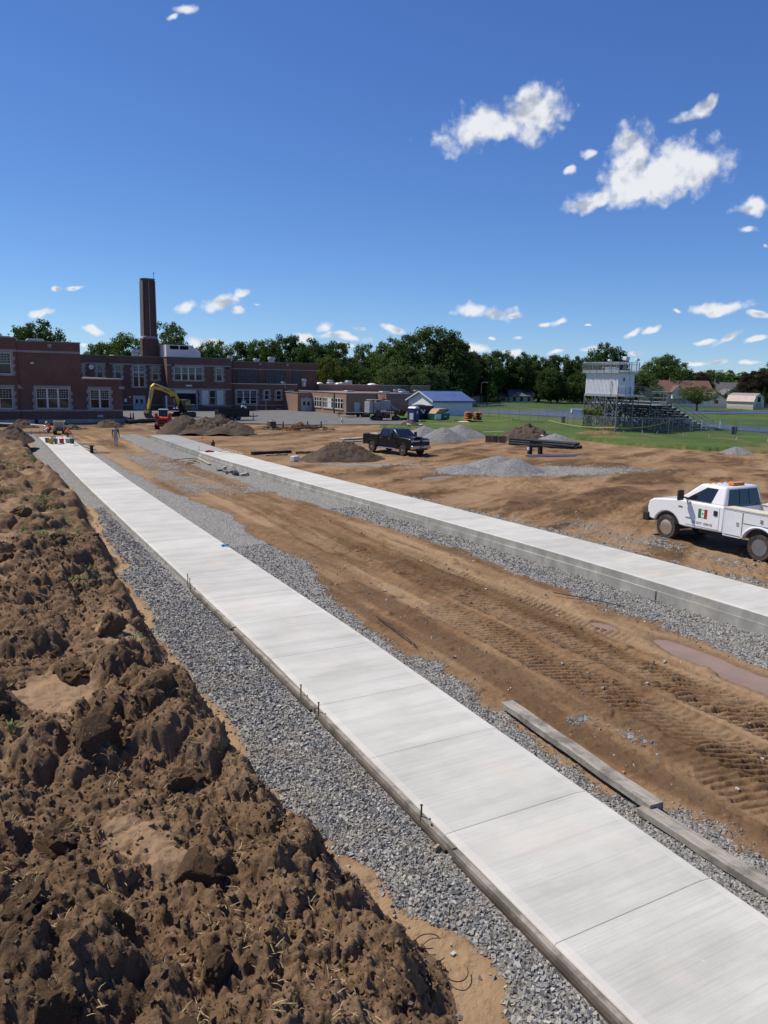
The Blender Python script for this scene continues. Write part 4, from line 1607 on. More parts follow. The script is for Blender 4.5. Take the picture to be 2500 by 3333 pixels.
# wall lamps
for x, y, z in ((32.0, 131.35, 7.55), (41.4, 131.35, 7.3), (22.0, 133.85, 7.5), (25.3, 133.85, 2.15), (8.0, 100.3, 7.0), (53.9, 126.25, 2.5), (62.5, 119.0, 3.0)):
    MB().box(x - .2, x + .2, y - .15, y + .1, z - .12, z + .12).build('wall_lamp', 'black_steel' if z > 7.2 else 'light_grey_metal', school, bev=.03)
MB().box(24.4, 24.85, 133.9, 134, 1.35, 1.9).build('notice_board', 'white_metal', school)
# chimney
ch = MB()
CY = 150.0


def oct_ring(cx, cy, w, k):
    c = w - k
    return [(cx - c, cy - w), (cx + c, cy - w), (cx + w, cy - c), (cx + w, cy + c), (cx + c, cy + w), (cx - c, cy + w), (cx - w, cy + c), (cx - w, cy - c)]


def oct_loft(b, rings):
    o = len(b.v)
    for (w, k, z) in rings:
        b.v += [(x, y, z) for x, y in oct_ring(32.2, CY, w, k)]
    for i in range(len(rings) - 1):
        for q in range(8):
            b.f.append((o + i * 8 + q, o + i * 8 + (q + 1) % 8, o + (i + 1) * 8 + (q + 1) % 8, o + (i + 1) * 8 + q))
            b.mi.append(b.cur)
    b.f.append(tuple(o + (len(rings) - 1) * 8 + q for q in range(8)))
    b.mi.append(b.cur)


oct_loft(ch, [(1.48, .4, 8.7), (1.46, .4, 12.6)])
oct_loft(ch, [(1.24, .42, 12.6), (1.16, .42, 23.1)])
cho = ch.build('chimney', 'brick_stack', school)
cs = MB()
oct_loft(cs, [(1.5, .42, 12.45), (1.26, .42, 12.95)])
cs.build('stone_weathering', 'limestone', cho)
cr_ = MB()
for sx, sy in ((-1, -1), (1, -1), (-1, 1), (1, 1), (0, -1), (-1, 0)):
    w = 1.2
    cr_.hexa([(32.2 + sx * w - .06, CY + sy * w - .1, 12.6), (32.2 + sx * w + .06, CY + sy * w - .1, 12.6), (32.2 + sx * w + .06, CY + sy * w + .1, 12.6), (32.2 + sx * w - .06, CY + sy * w + .1, 12.6)],
             [(32.2 + sx * (w - .07) - .055, CY + sy * (w - .07) - .1, 22.9), (32.2 + sx * (w - .07) + .055, CY + sy * (w - .07) - .1, 22.9), (32.2 + sx * (w - .07) + .055, CY + sy * (w - .07) + .1, 22.9), (32.2 + sx * (w - .07) - .055, CY + sy * (w - .07) + .1, 22.9)])
cr_.build('stone_rib', 'limestone', cho)
cp = MB()
oct_loft(cp, [(1.24, .4, 23.1), (1.24, .4, 23.3)])
cp.build('cap', 'coping_metal', cho)
MB().cyl((33.2, CY - .9, 23.3), (33.2, CY - .9, 24.3), .04, n=6).box(33.12, 33.28, CY - .98, CY - .82, 24.2, 24.4).build('lightning_rod', 'black_steel', cho)
# roof plant
ru = sbox('rooftop_unit', 33.9, 38.5, 144, 149, 8.9, 11.35, 'white_metal')
MB().prism([(38.5, 8.9), (40.3, 8.9), (40.3, 10.2), (39.6, 10.9), (38.5, 10.9)], 144.4, 148.6, 'y').build('duct', 'white_metal', ru)
for x in (34.6, 36.4):
    MB().box(x, x + 1.55, 143.95, 144.0, 10.55, 11.2).build('air_intake', 'dark_interior', ru)


def mushroom(x, y, z, r, h, mat='light_grey_metal', cap=1.35):
    MB().lathe([(r, -.3), (r, h * .55), (r * cap, h * .62), (r * cap, h * .88), (r * cap * .9, h), (.02, h + .02)], (x, y, z), 'z', 16).build('roof_vent', mat, school, smooth=True)


for a in ((28.0, 142, 8.8, .6, 1.5), (45.2, 142, 8.5, .4, 1.2), (50, 141, 8.5, .5, .75), (53, 141, 8.5, .55, 1.15), (57.2, 135, 4.6, .32, 1.05), (52.9, 135, 4.6, .25, .5), (42.5, 138, 8.5, .3, .5), (74, 130, 3.4, .3, .6), (75.1, 130, 3.4, .35, .7), (77.2, 133, 3.3, .35, .6), (80.4, 133, 3.3, .35, .6), (67.2, 145, 4.65, .45, .9), (4.2, 108, 9.5, .9, 1.1)):
    mushroom(*a)
for x, y, z, w in ((64.8, 145, 4.65, .75), (68, 143, 4.65, .7), (70.2, 144, 4.65, .7), (74.7, 141, 4.65, 1.0), (24.5, 145, 8.8, 1.0)):
    MB().ball((x, y, z), (w, w, .42), 16, 8).build('skylight', 'white_metal', school, smooth=True)
for x, y, z, w, d, h in ((9.1, 108, 9.5, .95, 1.0, .6), (69.9, 142, 4.65, .5, .5, .9), (66.0, 142, 4.65, .7, .5, .45), (68.8, 142, 4.65, .7, .5, .5), (68.9, 125, 3.4, .8, .6, .35), (73.8 - .2, 126, 3.4, .85, .6, .35), (63.2, 128, 3.4, .8, .6, .35), (76, 131, 3.4, .5, .5, .65)):
    b = MB().box(x - w, x + w, y - d, y + d, z, z + h * .6)
    b.prism([(x - w - .1, z + h * .6), (x + w + .1, z + h * .6), (x + w - .1, z + h), (x - w + .1, z + h)], y - d - .1, y + d + .1, 'y')
    b.build('roof_unit', 'light_grey_metal', school)
# low wall drains and pipes at the louvre side
for x in (45.9, 43.2, 47.6):
    MB().cyl((x, 129.5, 0), (x, 129.5, 2.0), .04, n=6).build('yard_rail_post', 'galvanised', school)
MB().bar((43.2, 129.5, 1.9), (47.6, 129.5, 1.9), .05).bar((43.2, 129.5, 1.0), (47.6, 129.5, 1.0), .05).build('yard_rail', 'galvanised', school)
MB().box(44.3, 45.0, 132.7, 133, 1.2, 1.65).build('window_air_conditioner', 'white_metal', school)

# sign on the far roof
sg = thing('roof_sign', 'small dark blue sign with white lettering behind the flat roofs', 'sign', (93.8, 150, 0))
MB().box(-1.15, 1.15, -.05, .05, 3.2, 4.35).build('panel', plain('sign_blue', (.03, .06, .2), .5), sg)
for x in (-.9, .9):
    MB().cyl((x, .1, 0), (x, .1, 4.2), .06, n=8).build('post', 'galvanised', sg)
def lettering(name, txt, size, mat, parent, loc, rot, align='CENTER', ext=.004):
    cu = bpy.data.curves.new(name, 'FONT')
    cu.body = txt
    cu.size = size
    cu.extrude = ext
    cu.align_x = align
    o = bpy.data.objects.new(name, cu)
    COL.objects.link(o)
    dg = bpy.context.evaluated_depsgraph_get()
    me = bpy.data.meshes.new_from_object(o.evaluated_get(dg))
    bpy.data.objects.remove(o)
    me.materials.clear()
    me.materials.append(MATS[mat])
    o = link(name, me, parent)
    o.location = loc
    o.rotation_euler = rot
    return o


lettering('lettering', 'THE PANTHERS', .32, 'white_metal', sg, (0, -.06, 3.85), (math.pi / 2, 0, 0))

# ---------------------------------------------------------------- white shed
plain('shed_wall', (.74, .76, .75), .6, 0, .05, 1.5, 0, .3, (.5, .48, .44), .2)
t = NT('blue_roof')
t.set(Base_Color=t.ramp(t.noise(t.co('World'), .8, 4), (.3, (.045, .085, .22)), (.7, (.07, .12, .29))), Roughness=.32, Metallic=.25)
shed = thing('utility_shed', 'white gabled shed with ribbed blue metal roof', 'shed', (67.55, 106, 0))
b = MB()
b.prism([(0, -.2), (8.0, -.2), (8.0, 2.62), (4.0, 4.0), (0, 2.62)], 0, 7.6, 'x')
b.build('wall', 'shed_wall', shed)
for s in (0, 1):
    rf = MB()
    y0, y1 = (-.35, 4.0) if s == 0 else (8.35, 4.0)
    za, zb = 2.56, 4.12
    n = 26
    xs = [-.4 + 8.4 * k / (n * 4) for k in range(n * 4 + 1)]
    v = []
    for k, x in enumerate(xs):
        r = .05 if k % 4 == 1 else (.05 if k % 4 == 2 else 0)
        v += [(x, y0, za + r), (x, y1, zb + r)]
    rf.add(v, [(2 * k, 2 * k + 1, 2 * k + 3, 2 * k + 2) for k in range(len(xs) - 1)])
    ro = rf.build('roof', 'blue_roof', shed, fix=False)
    md = ro.modifiers.new('thick', 'SOLIDIFY')
    md.thickness = .05
    md.offset = -1
    MB().box(-.42, 8.02, min(y0, y0 + (.04 if s else -.04)), max(y0, y0 + (.04 if s else -.04)), za - .16, za + .08).build('fascia', 'blue_roof', shed)
    MB().bar((-.41, y0, za - .05), (-.41, y1, zb - .05), .05, .2).build('rake_trim', 'white_metal', shed)
MB().bar((-.4, 4.0, 4.2), (8.0, 4.0, 4.2), .3, .06).build('ridge_cap', 'blue_roof', shed)
MB().box(-.03, .0, 4.9, 5.6, .9, 1.5).build('window', 'window_glass', shed)
MB().box(-.04, .0, 1.2, 2.3, -.1, 2.05).build('door', 'white_metal', shed)
MB().box(-.05, -.002, 4.85, 5.65, .84, .9).build('sill', 'white_metal', shed)


# ---------------------------------------------------------------- vehicle materials
plain('truck_white', (.78, .78, .77), .28, 0, .03, 1.5, 0, .5, (.42, .33, .24), .12, coat=.4)
plain('body_white', (.72, .73, .74), .4, 0, .05, 1.2, 0, .4, (.42, .35, .27), .2)
plain('cream_lip', (.62, .58, .46), .6, 0, .12, 4, 0, .3, (.35, .28, .18), .5)
plain('truck_black', (.004, .005, .009), .3, 0, .1, 2, 0, .3, coat=.15)
plain('tyre', (.045, .042, .038), .9, 0, .3, 6, .006, .2, (.20, .14, .085), .75)
plain('chrome', (.72, .72, .72), .14, 1.0, .05, 2)
plain('brushed_alloy', (.52, .53, .54), .32, .9, .1, 4)
plain('dull_alloy', (.27, .27, .265), .45, .7, .2, 4)
plain('black_plastic', (.018, .018, .019), .55, 0, .2, 4)
plain('amber_lens', (.62, .20, .012), .18, 0, .12, 12, 0, .6)
plain('red_lens', (.4, .02, .015), .2, 0, .1, 4)
plain('decal_green', (.02, .16, .05), .5)
plain('decal_red', (.36, .018, .03), .5)
plain('decal_white', (.74, .74, .72), .5, 0, .04)
plain('decal_dark', (.03, .03, .032), .5)
t = NT('car_glass')
t.set(Base_Color=(.012, .015, .02), Roughness=.03)
t.b.inputs['Specular IOR Level'].default_value = .7
plain('machine_yellow', (.66, .43, .03), .45, 0, .12, 2, 0, .4, (.16, .11, .06), .35)
plain('machine_red', (.46, .035, .015), .4, 0, .12, 2, 0, .4, (.15, .09, .05), .3)
plain('machine_grey', (.33, .34, .34), .5, .1, .15, 2, 0, .4, (.17, .14, .11), .45)
plain('machine_blue', (.03, .05, .10), .4, 0, .15, 2, 0, .4, (.12, .09, .06), .2)
plain('dirty_steel', (.10, .085, .07), .6, .4, .35, 5)
plain('tan_paint', (.40, .36, .27), .6, 0, .2, 4, 0, .3, (.2, .15, .1), .5)


def wheel(parent, x, y, R_, w, side, rim='chrome', rimr=None, dish=.04, bolts=8):
    """wheel on a y axle; side +1 = outer face towards +y"""
    rimr = rimr or R_ * .58
    h = w / 2
    t_ = MB().lathe([(rimr, -h * .9), (R_ * .93, -h), (R_, -h * .72), (R_, h * .72), (R_ * .93, h), (rimr, h * .9), (rimr * .96, h * .2), (rimr * .96, -h * .2)], (0, 0, 0), 'y', 28)
    wo = t_.build('wheel', 'tyre', parent, smooth=True, loc=(x, y, R_))
    o = side
    rm = MB().lathe([(rimr, o * h * .88), (rimr * .9, o * h * .80), (rimr * .84, o * (h * .8 - dish)), (rimr * .5, o * (h * .8 - dish * .85)), (rimr * .4, o * (h * .8 - dish * .85 + .05)), (rimr * .3, o * (h * .8 - dish * .85 + .06)), (.01, o * (h * .8 - dish * .85 + .06))], (0, 0, 0), 'y', 24)
    ro = rm.build('rim', rim, wo, smooth=True)
    bl = MB()
    for k in range(bolts):
        a = 2 * math.pi * k / bolts
        bx, bz = rimr * .66 * math.cos(a), rimr * .66 * math.sin(a)
        bl.cyl((bx, o * (h * .8 - dish), bz), (bx, o * (h * .8 - dish * .9 + .006), bz), rimr * .12, n=8)
    bl.build('hand_holes', 'black_plastic', wo)
    return wo


def arch_pts(cx, cz, r, zb, n=9):
    """wheel arch from rear to front along the lower edge"""
    a0 = math.asin(min(.999, max(-.999, (zb - cz) / r)))
    return [(cx + r * math.cos(math.pi - a0 - (math.pi - 2 * a0) * k / n), cz + r * math.sin(math.pi - a0 - (math.pi - 2 * a0) * k / n)) for k in range(n + 1)]


def face_pt(c, u, v, off):
    """bilinear point on a quad face c = (bl, br, tr, tl), pushed out by off"""
    bl, br, tr, tl = (Vector(p) for p in c)
    p = (bl * (1 - u) + br * u) * (1 - v) + (tl * (1 - u) + tr * u) * v
    nrm = (br - bl).cross(tl - bl).normalized()
    return p + nrm * off


def glaze(parent, c, uv, name='window', mat='car_glass', off=.012, thick=.02):
    b = MB()
    n = len(uv)
    v = [face_pt(c, u, w, off) for u, w in uv] + [face_pt(c, u, w, off - thick) for u, w in uv]
    b.add(v, [tuple(range(n)), tuple(range(2 * n - 1, n - 1, -1))] + [(i, (i + 1) % n, n + (i + 1) % n, n + i) for i in range(n)])
    return b.build(name, mat, parent)


# ---------------------------------------------------------------- white service truck
wt_ = thing('service_truck', 'white service body truck with amber roof light and flag decal on its door', 'truck', (23.12, 17.0, .50), R(90))
wt_.scale = (1.06, 1.06, 1.07)
FA, RA = 1.78, -1.76
prof = [(2.60, .66), (2.63, 1.0), (2.56, 1.22), (2.40, 1.31), (1.42, 1.42), (-.36, 1.44), (-.42, 1.38), (-.42, .60), (1.05, .56)] + arch_pts(FA, .40, .55, .58) + [(2.45, .60)]
MB().prism(prof, -.965, .965, 'y').build('body', 'truck_white', wt_, bev=.055, smooth=True)
gl = MB().hexa([(1.44, -.93, 1.40), (1.44, .93, 1.40), (-.42, .93, 1.40), (-.42, -.93, 1.40)], [(.66, -.76, 2.02), (.66, .76, 2.02), (-.30, .77, 2.02), (-.30, -.77, 2.02)])
gl.build('cab', 'truck_white', wt_, bev=.07, smooth=True)
LF = ((-.42, .93, 1.40), (1.44, .93, 1.40), (.66, .76, 2.02), (-.30, .77, 2.02))
LF = (LF[1], LF[0], LF[3], LF[2])
glaze(wt_, LF, [(.14, .10), (.70, .10), (.73, .84), (.36, .84)], 'door_window')
RFc = ((-.42, -.93, 1.40), (1.44, -.93, 1.40), (.66, -.76, 2.02), (-.30, -.77, 2.02))
glaze(wt_, RFc, [(.30, .10), (.86, .10), (.64, .84), (.27, .84)], 'door_window')
BK = ((-.42, .93, 1.40), (-.42, -.93, 1.40), (-.30, -.77, 2.02), (-.30, .77, 2.02))
glaze(wt_, BK, [(.07, .06), (.93, .06), (.92, .86), (.08, .86)], 'rear_window')
glaze(wt_, BK, [(.36, .1), (.37, .1), (.37, .82), (.36, .82)], 'rear_window_bar', 'black_plastic', .02)
glaze(wt_, BK, [(.63, .1), (.64, .1), (.64, .82), (.63, .82)], 'rear_window_bar', 'black_plastic', .02)
FRc = ((1.44, -.93, 1.40), (1.44, .93, 1.40), (.66, .76, 2.02), (.66, -.76, 2.02))
glaze(wt_, FRc, [(.05, .06), (.95, .06), (.93, .92), (.07, .92)], 'windscreen')
for s in (1, -1):
    dr = MB().prism([(1.0, .66), (1.06, 1.36), (-.26, 1.38), (-.26, .66)], s * .962, s * .978, 'y').build('door', 'truck_white', wt_, bev=.008)
    MB().box(-.2, -.06, s * .97 - .012, s * .97 + .03, 1.10, 1.26).build('handle', 'black_plastic', dr, bev=.01)
    if s == 1:
        for k, mt in enumerate(('decal_green', 'decal_white', 'decal_red')):
            x0 = .52 - k * .115
            MB().box(x0 - .113, x0, .977, .981, .94, 1.24).build('flag_decal', mt, dr)
        MB().cyl((.3475, .979, 1.09), (.3475, .983, 1.09), .032, n=12).build('flag_emblem', 'decal_green', dr)
        for z in (.955, 1.205):
            MB().box(.30, .40, .979, .983, z, z + .018).build('decal_text', 'decal_dark', dr)
        lettering('lettering', 'US DOT 1500105', .105, 'decal_dark', dr, (.34, .982, .74), (math.pi / 2, 0, math.pi), ext=.001)
    mr_ = MB().box(1.02, 1.12, min(s * 1.1, s * 1.34), max(s * 1.1, s * 1.34), 1.44, 1.78).build('mirror', 'black_plastic', wt_, bev=.03)
    MB().bar((1.06, s * .92, 1.5), (1.06, s * 1.12, 1.55), .05).build('mirror_arm', 'black_plastic', mr_)
    MB().box(1.17, 1.33, s * .968 - .006, s * .968 + .006, 1.17, 1.22).build('badge', 'dull_alloy', wt_)
    MB().box(.78, 1.0, s * .978 - .006, s * .978 + .006, .86, .90).build('badge', 'dull_alloy', wt_)
    MB().box(2.42, 2.62, min(s * .62, s * .95), max(s * .62, s * .95), .95, 1.22).build('headlight', 'brushed_alloy', wt_, bev=.02)
    wheel(wt_, FA, s * .85, .41, .26, s, 'chrome', .25, .06)
    wheel(wt_, RA, s * .90, .41, .24, s, 'dull_alloy', .25, .15, 6)
    wheel(wt_, RA, s * .60, .41, .24, s, 'dull_alloy', .25, .1, 6)
    # arch lining
    MB().prism(arch_pts(FA, .40, .54, .58), s * .45, s * .9, 'y').build('wheel_well', 'black_plastic', wt_)
MB().box(2.52, 2.80, -1.0, 1.0, .50, .82).build('front_bumper', 'black_plastic', wt_, bev=.05)
MB().box(2.58, 2.66, -.6, .6, .88, 1.2).build('grille', 'black_plastic', wt_)
MB().box(-.16, .05, -.27, .27, 2.015, 2.12).build('roof_light', 'amber_lens', wt_, bev=.025)
MB().box(-.18, .07, -.29, .29, 2.0, 2.02).build('roof_light_base', 'black_plastic', wt_)
for y in (-.55, -.28, 0, .28, .55):
    MB().box(.48, .58, y - .04, y + .04, 2.01, 2.045).build('marker_light', 'amber_lens', wt_)
# service body
rear = -3.45
for s in (1, -1):
    sp = [(-.50, 1.42), (rear, 1.42), (rear, .64)] + [(x, z) for x, z in arch_pts(RA, .41, .57, .62)] + [(-.50, .62)]
    sp = [(-.50, 1.42), (rear, 1.42), (rear, .64)] + arch_pts(RA, .41, .57, .63) + [(-1.12, .56), (-.50, .56)]
    sd = MB().prism(sp, s * .62, s * 1.06, 'y').build('side_compartment', 'body_white', wt_, bev=.012)
    MB().box(rear, -.48, min(s * .60, s * 1.075), max(s * .60, s * 1.075), 1.42, 1.455).build('compartment_lid', 'cream_lip', sd)
    for x0, x1, z0, z1, lx, lz in ((-1.16, -.55, .63, 1.36, -1.02, 1.0), (-2.42, -1.20, 1.06, 1.36, -1.82, 1.2), (-3.40, -2.46, .70, 1.36, -2.6, 1.0)):
        dd_ = MB().box(x0, x1, min(s * 1.06, s * 1.078), max(s * 1.06, s * 1.078), z0, z1).build('compartment_door', 'body_white', sd, bev=.006)
        MB().box(x0 - .012, x1 + .012, min(s * 1.058, s * 1.065), max(s * 1.058, s * 1.065), z0 - .012, z1 + .012).build('door_seal', 'black_plastic', sd)
        MB().box(lx - .045, lx + .045, min(s * 1.076, s * 1.092), max(s * 1.076, s * 1.092), lz - .06, lz + .06).build('latch', 'chrome', sd, bev=.01)
    ap = arch_pts(RA, .41, .60, .60, 14)
    MB().tube([(x, s * 1.07, z) for x, z in ap], .035, 8).build('wheel_arch_trim', 'body_white', sd, smooth=True)
    MB().cyl((RA - .78, s * 1.06, .98), (RA - .78, s * 1.085, .98), .09, n=14).build('fuel_cap', 'black_plastic', sd)
    MB().prism(arch_pts(RA, .41, .56, .63), s * .3, s * .95, 'y').build('wheel_well', 'black_plastic', wt_)
MB().box(rear, -.5, -.62, .62, .90, .95).build('bed_floor', 'cream_lip', wt_)
MB().box(-.56, -.5, -.62, .62, .95, 1.42).build('bed_bulkhead', 'body_white', wt_)
MB().box(rear + .01, rear + .06, -.62, .62, .95, 1.4).build('tailgate', 'body_white', wt_)
MB().box(-3.3, 2.2, -.45, -.33, .5, .66).box(-3.3, 2.2, .33, .45, .5, .66).box(-1.9, -1.6, -.8, .8, .33, .5).box(1.6, 1.9, -.7, .7, .33, .48).box(.2, .9, -.3, .3, .42, .6).build('chassis', 'black_plastic', wt_)
MB().tube([(.6, .7, .5), (-.5, .75, .5), (-.9, .72, .55)], .09, 8).build('fuel_tank', 'black_plastic', wt_)

# ---------------------------------------------------------------- black crew cab pickup
bt = thing('pickup_truck', 'black crew cab pickup with chrome bumper parked beside grey stone heaps', 'pickup', (31.35, 54.75, .0), math.atan2(-.98, .17))
FA, RA = 1.98, -1.98
prof = [(3.0, .62), (3.06, 1.0), (2.98, 1.32), (2.75, 1.39), (1.5, 1.46), (-1.05, 1.47), (-1.10, 1.4), (-1.10, .6), (1.25, .56)] + arch_pts(FA, .43, .56, .58) + [(2.8, .58)]
MB().prism(prof, -.985, .985, 'y').build('body', 'truck_black', bt, bev=.06, smooth=True)
MB().box(1.6, 2.8, -.42, .42, 1.42, 1.50).build('hood_bulge', 'truck_black', bt, bev=.05, smooth=True)
bot = [(1.5, -.94, 1.44), (1.5, .94, 1.44), (-1.08, .94, 1.44), (-1.08, -.94, 1.44)]
top = [(.72, -.76, 2.02), (.72, .76, 2.02), (-.88, .77, 2.02), (-.88, -.77, 2.02)]
MB().hexa(bot, top).build('cab', 'truck_black', bt, bev=.07, smooth=True)
for s in (1, -1):
    if s == 1:
        c = (bot[1], bot[2], top[2], top[1])
        uv1, uv2 = [(.17, .1), (.47, .1), (.47, .84), (.36, .84)], [(.51, .1), (.86, .1), (.85, .84), (.51, .84)]
    else:
        c = (bot[3], bot[0], top[0], top[3])
        uv1, uv2 = [(.53, .1), (.83, .1), (.64, .84), (.53, .84)], [(.14, .1), (.49, .1), (.49, .84), (.15, .84)]
    glaze(bt, c, uv1, 'door_window')
    glaze(bt, c, uv2, 'door_window')
    for x0, x1 in ((1.15, .16), (.12, -.88)):
        d_ = MB().box(x1, x0, min(s * .98, s * .997), max(s * .98, s * .997), .68, 1.42).build('door', 'truck_black', bt, bev=.01)
        MB().box(x1 + .05, x1 + .25, min(s * .995, s * 1.03), max(s * .995, s * 1.03), 1.22, 1.27).build('handle', 'chrome', d_)
    m_ = MB().box(.92, 1.04, min(s * 1.12, s * 1.36), max(s * 1.12, s * 1.36), 1.4, 1.78).build('mirror', 'black_plastic', bt, bev=.03)
    MB().bar((.98, s * .94, 1.5), (.98, s * 1.14, 1.55), .06).build('mirror_arm', 'black_plastic', m_)
    MB().tube([(1.2, s * 1.03, .5), (-.95, s * 1.03, .5)], .045, 8).build('running_board', 'chrome', bt)
    wheel(bt, FA, s * .88, .43, .28, s, 'brushed_alloy', .27, .05)
    wheel(bt, RA, s * .88, .43, .28, s, 'brushed_alloy', .27, .05)
    bp = [(-1.13, 1.47), (-3.2, 1.45), (-3.25, 1.0), (-3.2, .68)] + arch_pts(RA, .43, .56, .6) + [(-1.13, .6)]
    MB().prism(bp, s * .72, s * .985, 'y').build('bed_side', 'truck_black', bt, bev=.03, smooth=True)
    for cx in (FA, RA):
        MB().tube([(x, s * .985, z) for x, z in arch_pts(cx, .43, .57, .6, 12)], .022, 6).build('wheel_arch_trim', 'black_plastic', bt, smooth=True)
        MB().prism(arch_pts(cx, .43, .55, .58), s * .45, s * .93, 'y').build('wheel_well', 'black_plastic', bt)
    MB().box(2.9, 3.07, min(s * .62, s * .95), max(s * .62, s * .95), 1.12, 1.28).build('headlight', 'brushed_alloy', bt, bev=.02)
    MB().box(2.98, 3.09, min(s * .7, s * .93), max(s * .7, s * .93), .9, 1.08).build('lower_headlight', 'black_plastic', bt, bev=.02)
    MB().cyl((3.12, s * .78, .72), (3.15, s * .78, .72), .07, n=10).build('fog_lamp', 'decal_white', bt)
FRc = (bot[0], bot[1], top[1], top[0])
glaze(bt, FRc, [(.05, .06), (.95, .06), (.93, .92), (.07, .92)], 'windscreen')
BKc = (bot[2], bot[3], top[3], top[2])
glaze(bt, BKc, [(.08, .1), (.92, .1), (.9, .86), (.1, .86)], 'rear_window')
MB().box(-3.22, -1.13, -.72, .72, .85, .92).build('bed_floor', 'black_plastic', bt)
MB().box(-3.26, -3.18, -.74, .74, .85, 1.45).build('tailgate', 'truck_black', bt, bev=.02)
MB().box(3.0, 3.08, -.82, .82, .78, 1.22).build('grille', 'black_plastic', bt)
MB().box(3.06, 3.12, -.9, .9, 1.17, 1.27).build('grille_bar', 'chrome', bt, bev=.02)
MB().box(3.11, 3.135, -.16, .16, 1.17, 1.26).build('badge', 'black_plastic', bt, bev=.02)
MB().prism([(2.9, .55), (3.2, .58), (3.22, .85), (2.95, .88)], -.98, .98, 'y').build('front_bumper', 'chrome', bt, bev=.04, smooth=True)
MB().prism([(3.17, .5), (3.23, .5), (3.23, .64), (3.17, .64)], -.6, .6, 'y').build('lower_intake', 'black_plastic', bt)
pl_ = MB().box(3.23, 3.25, -.16, .16, .66, .82).build('licence_plate', 'black_plastic', bt)
MB().box(3.25, 3.252, -.12, .12, .7, .77).build('plate_text', 'decal_white', pl_)
MB().box(-3.42, -3.24, -.95, .95, .55, .75).build('rear_bumper', 'chrome', bt, bev=.03)
MB().box(-3.0, 2.8, -.5, .5, .42, .6).build('chassis', 'black_plastic', bt)
MB().box(-1.6, -1.3, .2, .7, 1.2, 1.55).build('bed_toolbox', 'black_plastic', bt)
MB().box(-2.9, -1.9, -.5, .1, 1.35, 1.5).build('bed_load', 'tan_paint', bt, bev=.05)


# ---------------------------------------------------------------- tracked machines
def track_unit(parent, x0, x1, y0, y1, r, z=0.0, name='track'):
    b = MB()
    n = 10
    pts = []
    for k in range(n + 1):
        a = -math.pi / 2 + math.pi * k / n
        pts.append((x1 - r + r * math.cos(a), z + r + r * math.sin(a)))
    for k in range(n + 1):
        a = math.pi / 2 + math.pi * k / n
        pts.append((x0 + r + r * math.cos(a), z + r + r * math.sin(a)))
    b.prism(pts, y0, y1, 'y')
    L = 2 * (x1 - x0 - 2 * r) + 2 * math.pi * r
    o = b.build(name, 'black_plastic', parent)
    for k in range(3):
        cx = x0 + r + (x1 - x0 - 2 * r) * k / 2
        MB().cyl((cx, y0 - .02, z + r), (cx, y1 + .02, z + r), r * .62, n=14).build('roller', 'dirty_steel', o)
    pads = MB()
    for k in range(14):
        x = x0 + r + (x1 - x0 - 2 * r) * k / 13
        pads.box(x - .03, x + .03, y0 - .01, y1 + .01, z + 2 * r, z + 2 * r + .035)
    pads.build('track_pads', 'dirty_steel', o)
    return o


# excavator: tracks and house turned so the boom reaches over the trench
ex = thing('excavator', 'yellow boomed excavator with dark glazed cab digging beside the school', 'excavator', (28.2, 110.6, .09), math.atan2(-4.8, -6.3))
track_unit(ex, -1.5, 1.5, .65, 1.15, .34)
track_unit(ex, -1.5, 1.5, -1.15, -.65, .34)
MB().cyl((0, 0, .5), (0, 0, .85), .55, n=20).build('slew_ring', 'black_steel', ex)
hs_ = MB().prism([(.95, .85), (.95, 1.2), (.1, 1.45), (-.2, 1.75), (-1.35, 1.7), (-1.5, 1.2), (-1.35, .8)], -1.1, 1.1, 'y').build('house', 'machine_blue', ex, bev=.08)
cab_ = MB().prism([(1.1, .85), (1.15, 1.5), (.85, 2.45), (-.35, 2.5), (-.45, .95)], .1, 1.1, 'y').build('cab', 'black_steel', ex, bev=.06)
MB().prism([(1.0, 1.0), (1.03, 1.5), (.78, 2.32), (-.22, 2.36), (-.3, 1.05)], 1.1, 1.115, 'y').build('cab_window', 'car_glass', cab_)
MB().hexa([(1.135, .2, 1.0), (1.135, 1.0, 1.0), (1.15, 1.0, 1.0), (1.15, .2, 1.0)], [(.88, .2, 2.35), (.88, 1.0, 2.35), (.9, 1.0, 2.35), (.9, .2, 2.35)]).build('windscreen', 'car_glass', cab_)
MB().ball((.3, .6, 1.55), (.2, .25, .3)).build('operator_vest', plain('hi_vis_green', (.33, .55, .05), .8), cab_, smooth=True)
MB().box(-1.55, -1.2, -1.1, 1.1, .85, 1.75).build('counterweight', 'machine_blue', ex, bev=.1)
DIRB = 7.9


def boom_seg(name, pts, ws, hs, mat, parent):
    """tapered box girder in the x-z plane"""
    b = MB()
    v = []
    for (x, z), w, h, k in zip(pts, ws, hs, range(len(pts))):
        x0, z0 = pts[max(0, k - 1)]
        x1, z1 = pts[min(len(pts) - 1, k + 1)]
        L = math.hypot(x1 - x0, z1 - z0)
        nx, nz = -(z1 - z0) / L, (x1 - x0) / L
        v += [(x - nx * h / 2, -w / 2, z - nz * h / 2), (x - nx * h / 2, w / 2, z - nz * h / 2), (x + nx * h / 2, w / 2, z + nz * h / 2), (x + nx * h / 2, -w / 2, z + nz * h / 2)]
    f = []
    for k in range(len(pts) - 1):
        f += [(k * 4 + q, k * 4 + (q + 1) % 4, k * 4 + 4 + (q + 1) % 4, k * 4 + 4 + q) for q in range(4)]
    f += [(0, 1, 2, 3), tuple((len(pts) - 1) * 4 + q for q in range(4))]
    b.add(v, f)
    return b.build(name, mat, parent, bev=.02)


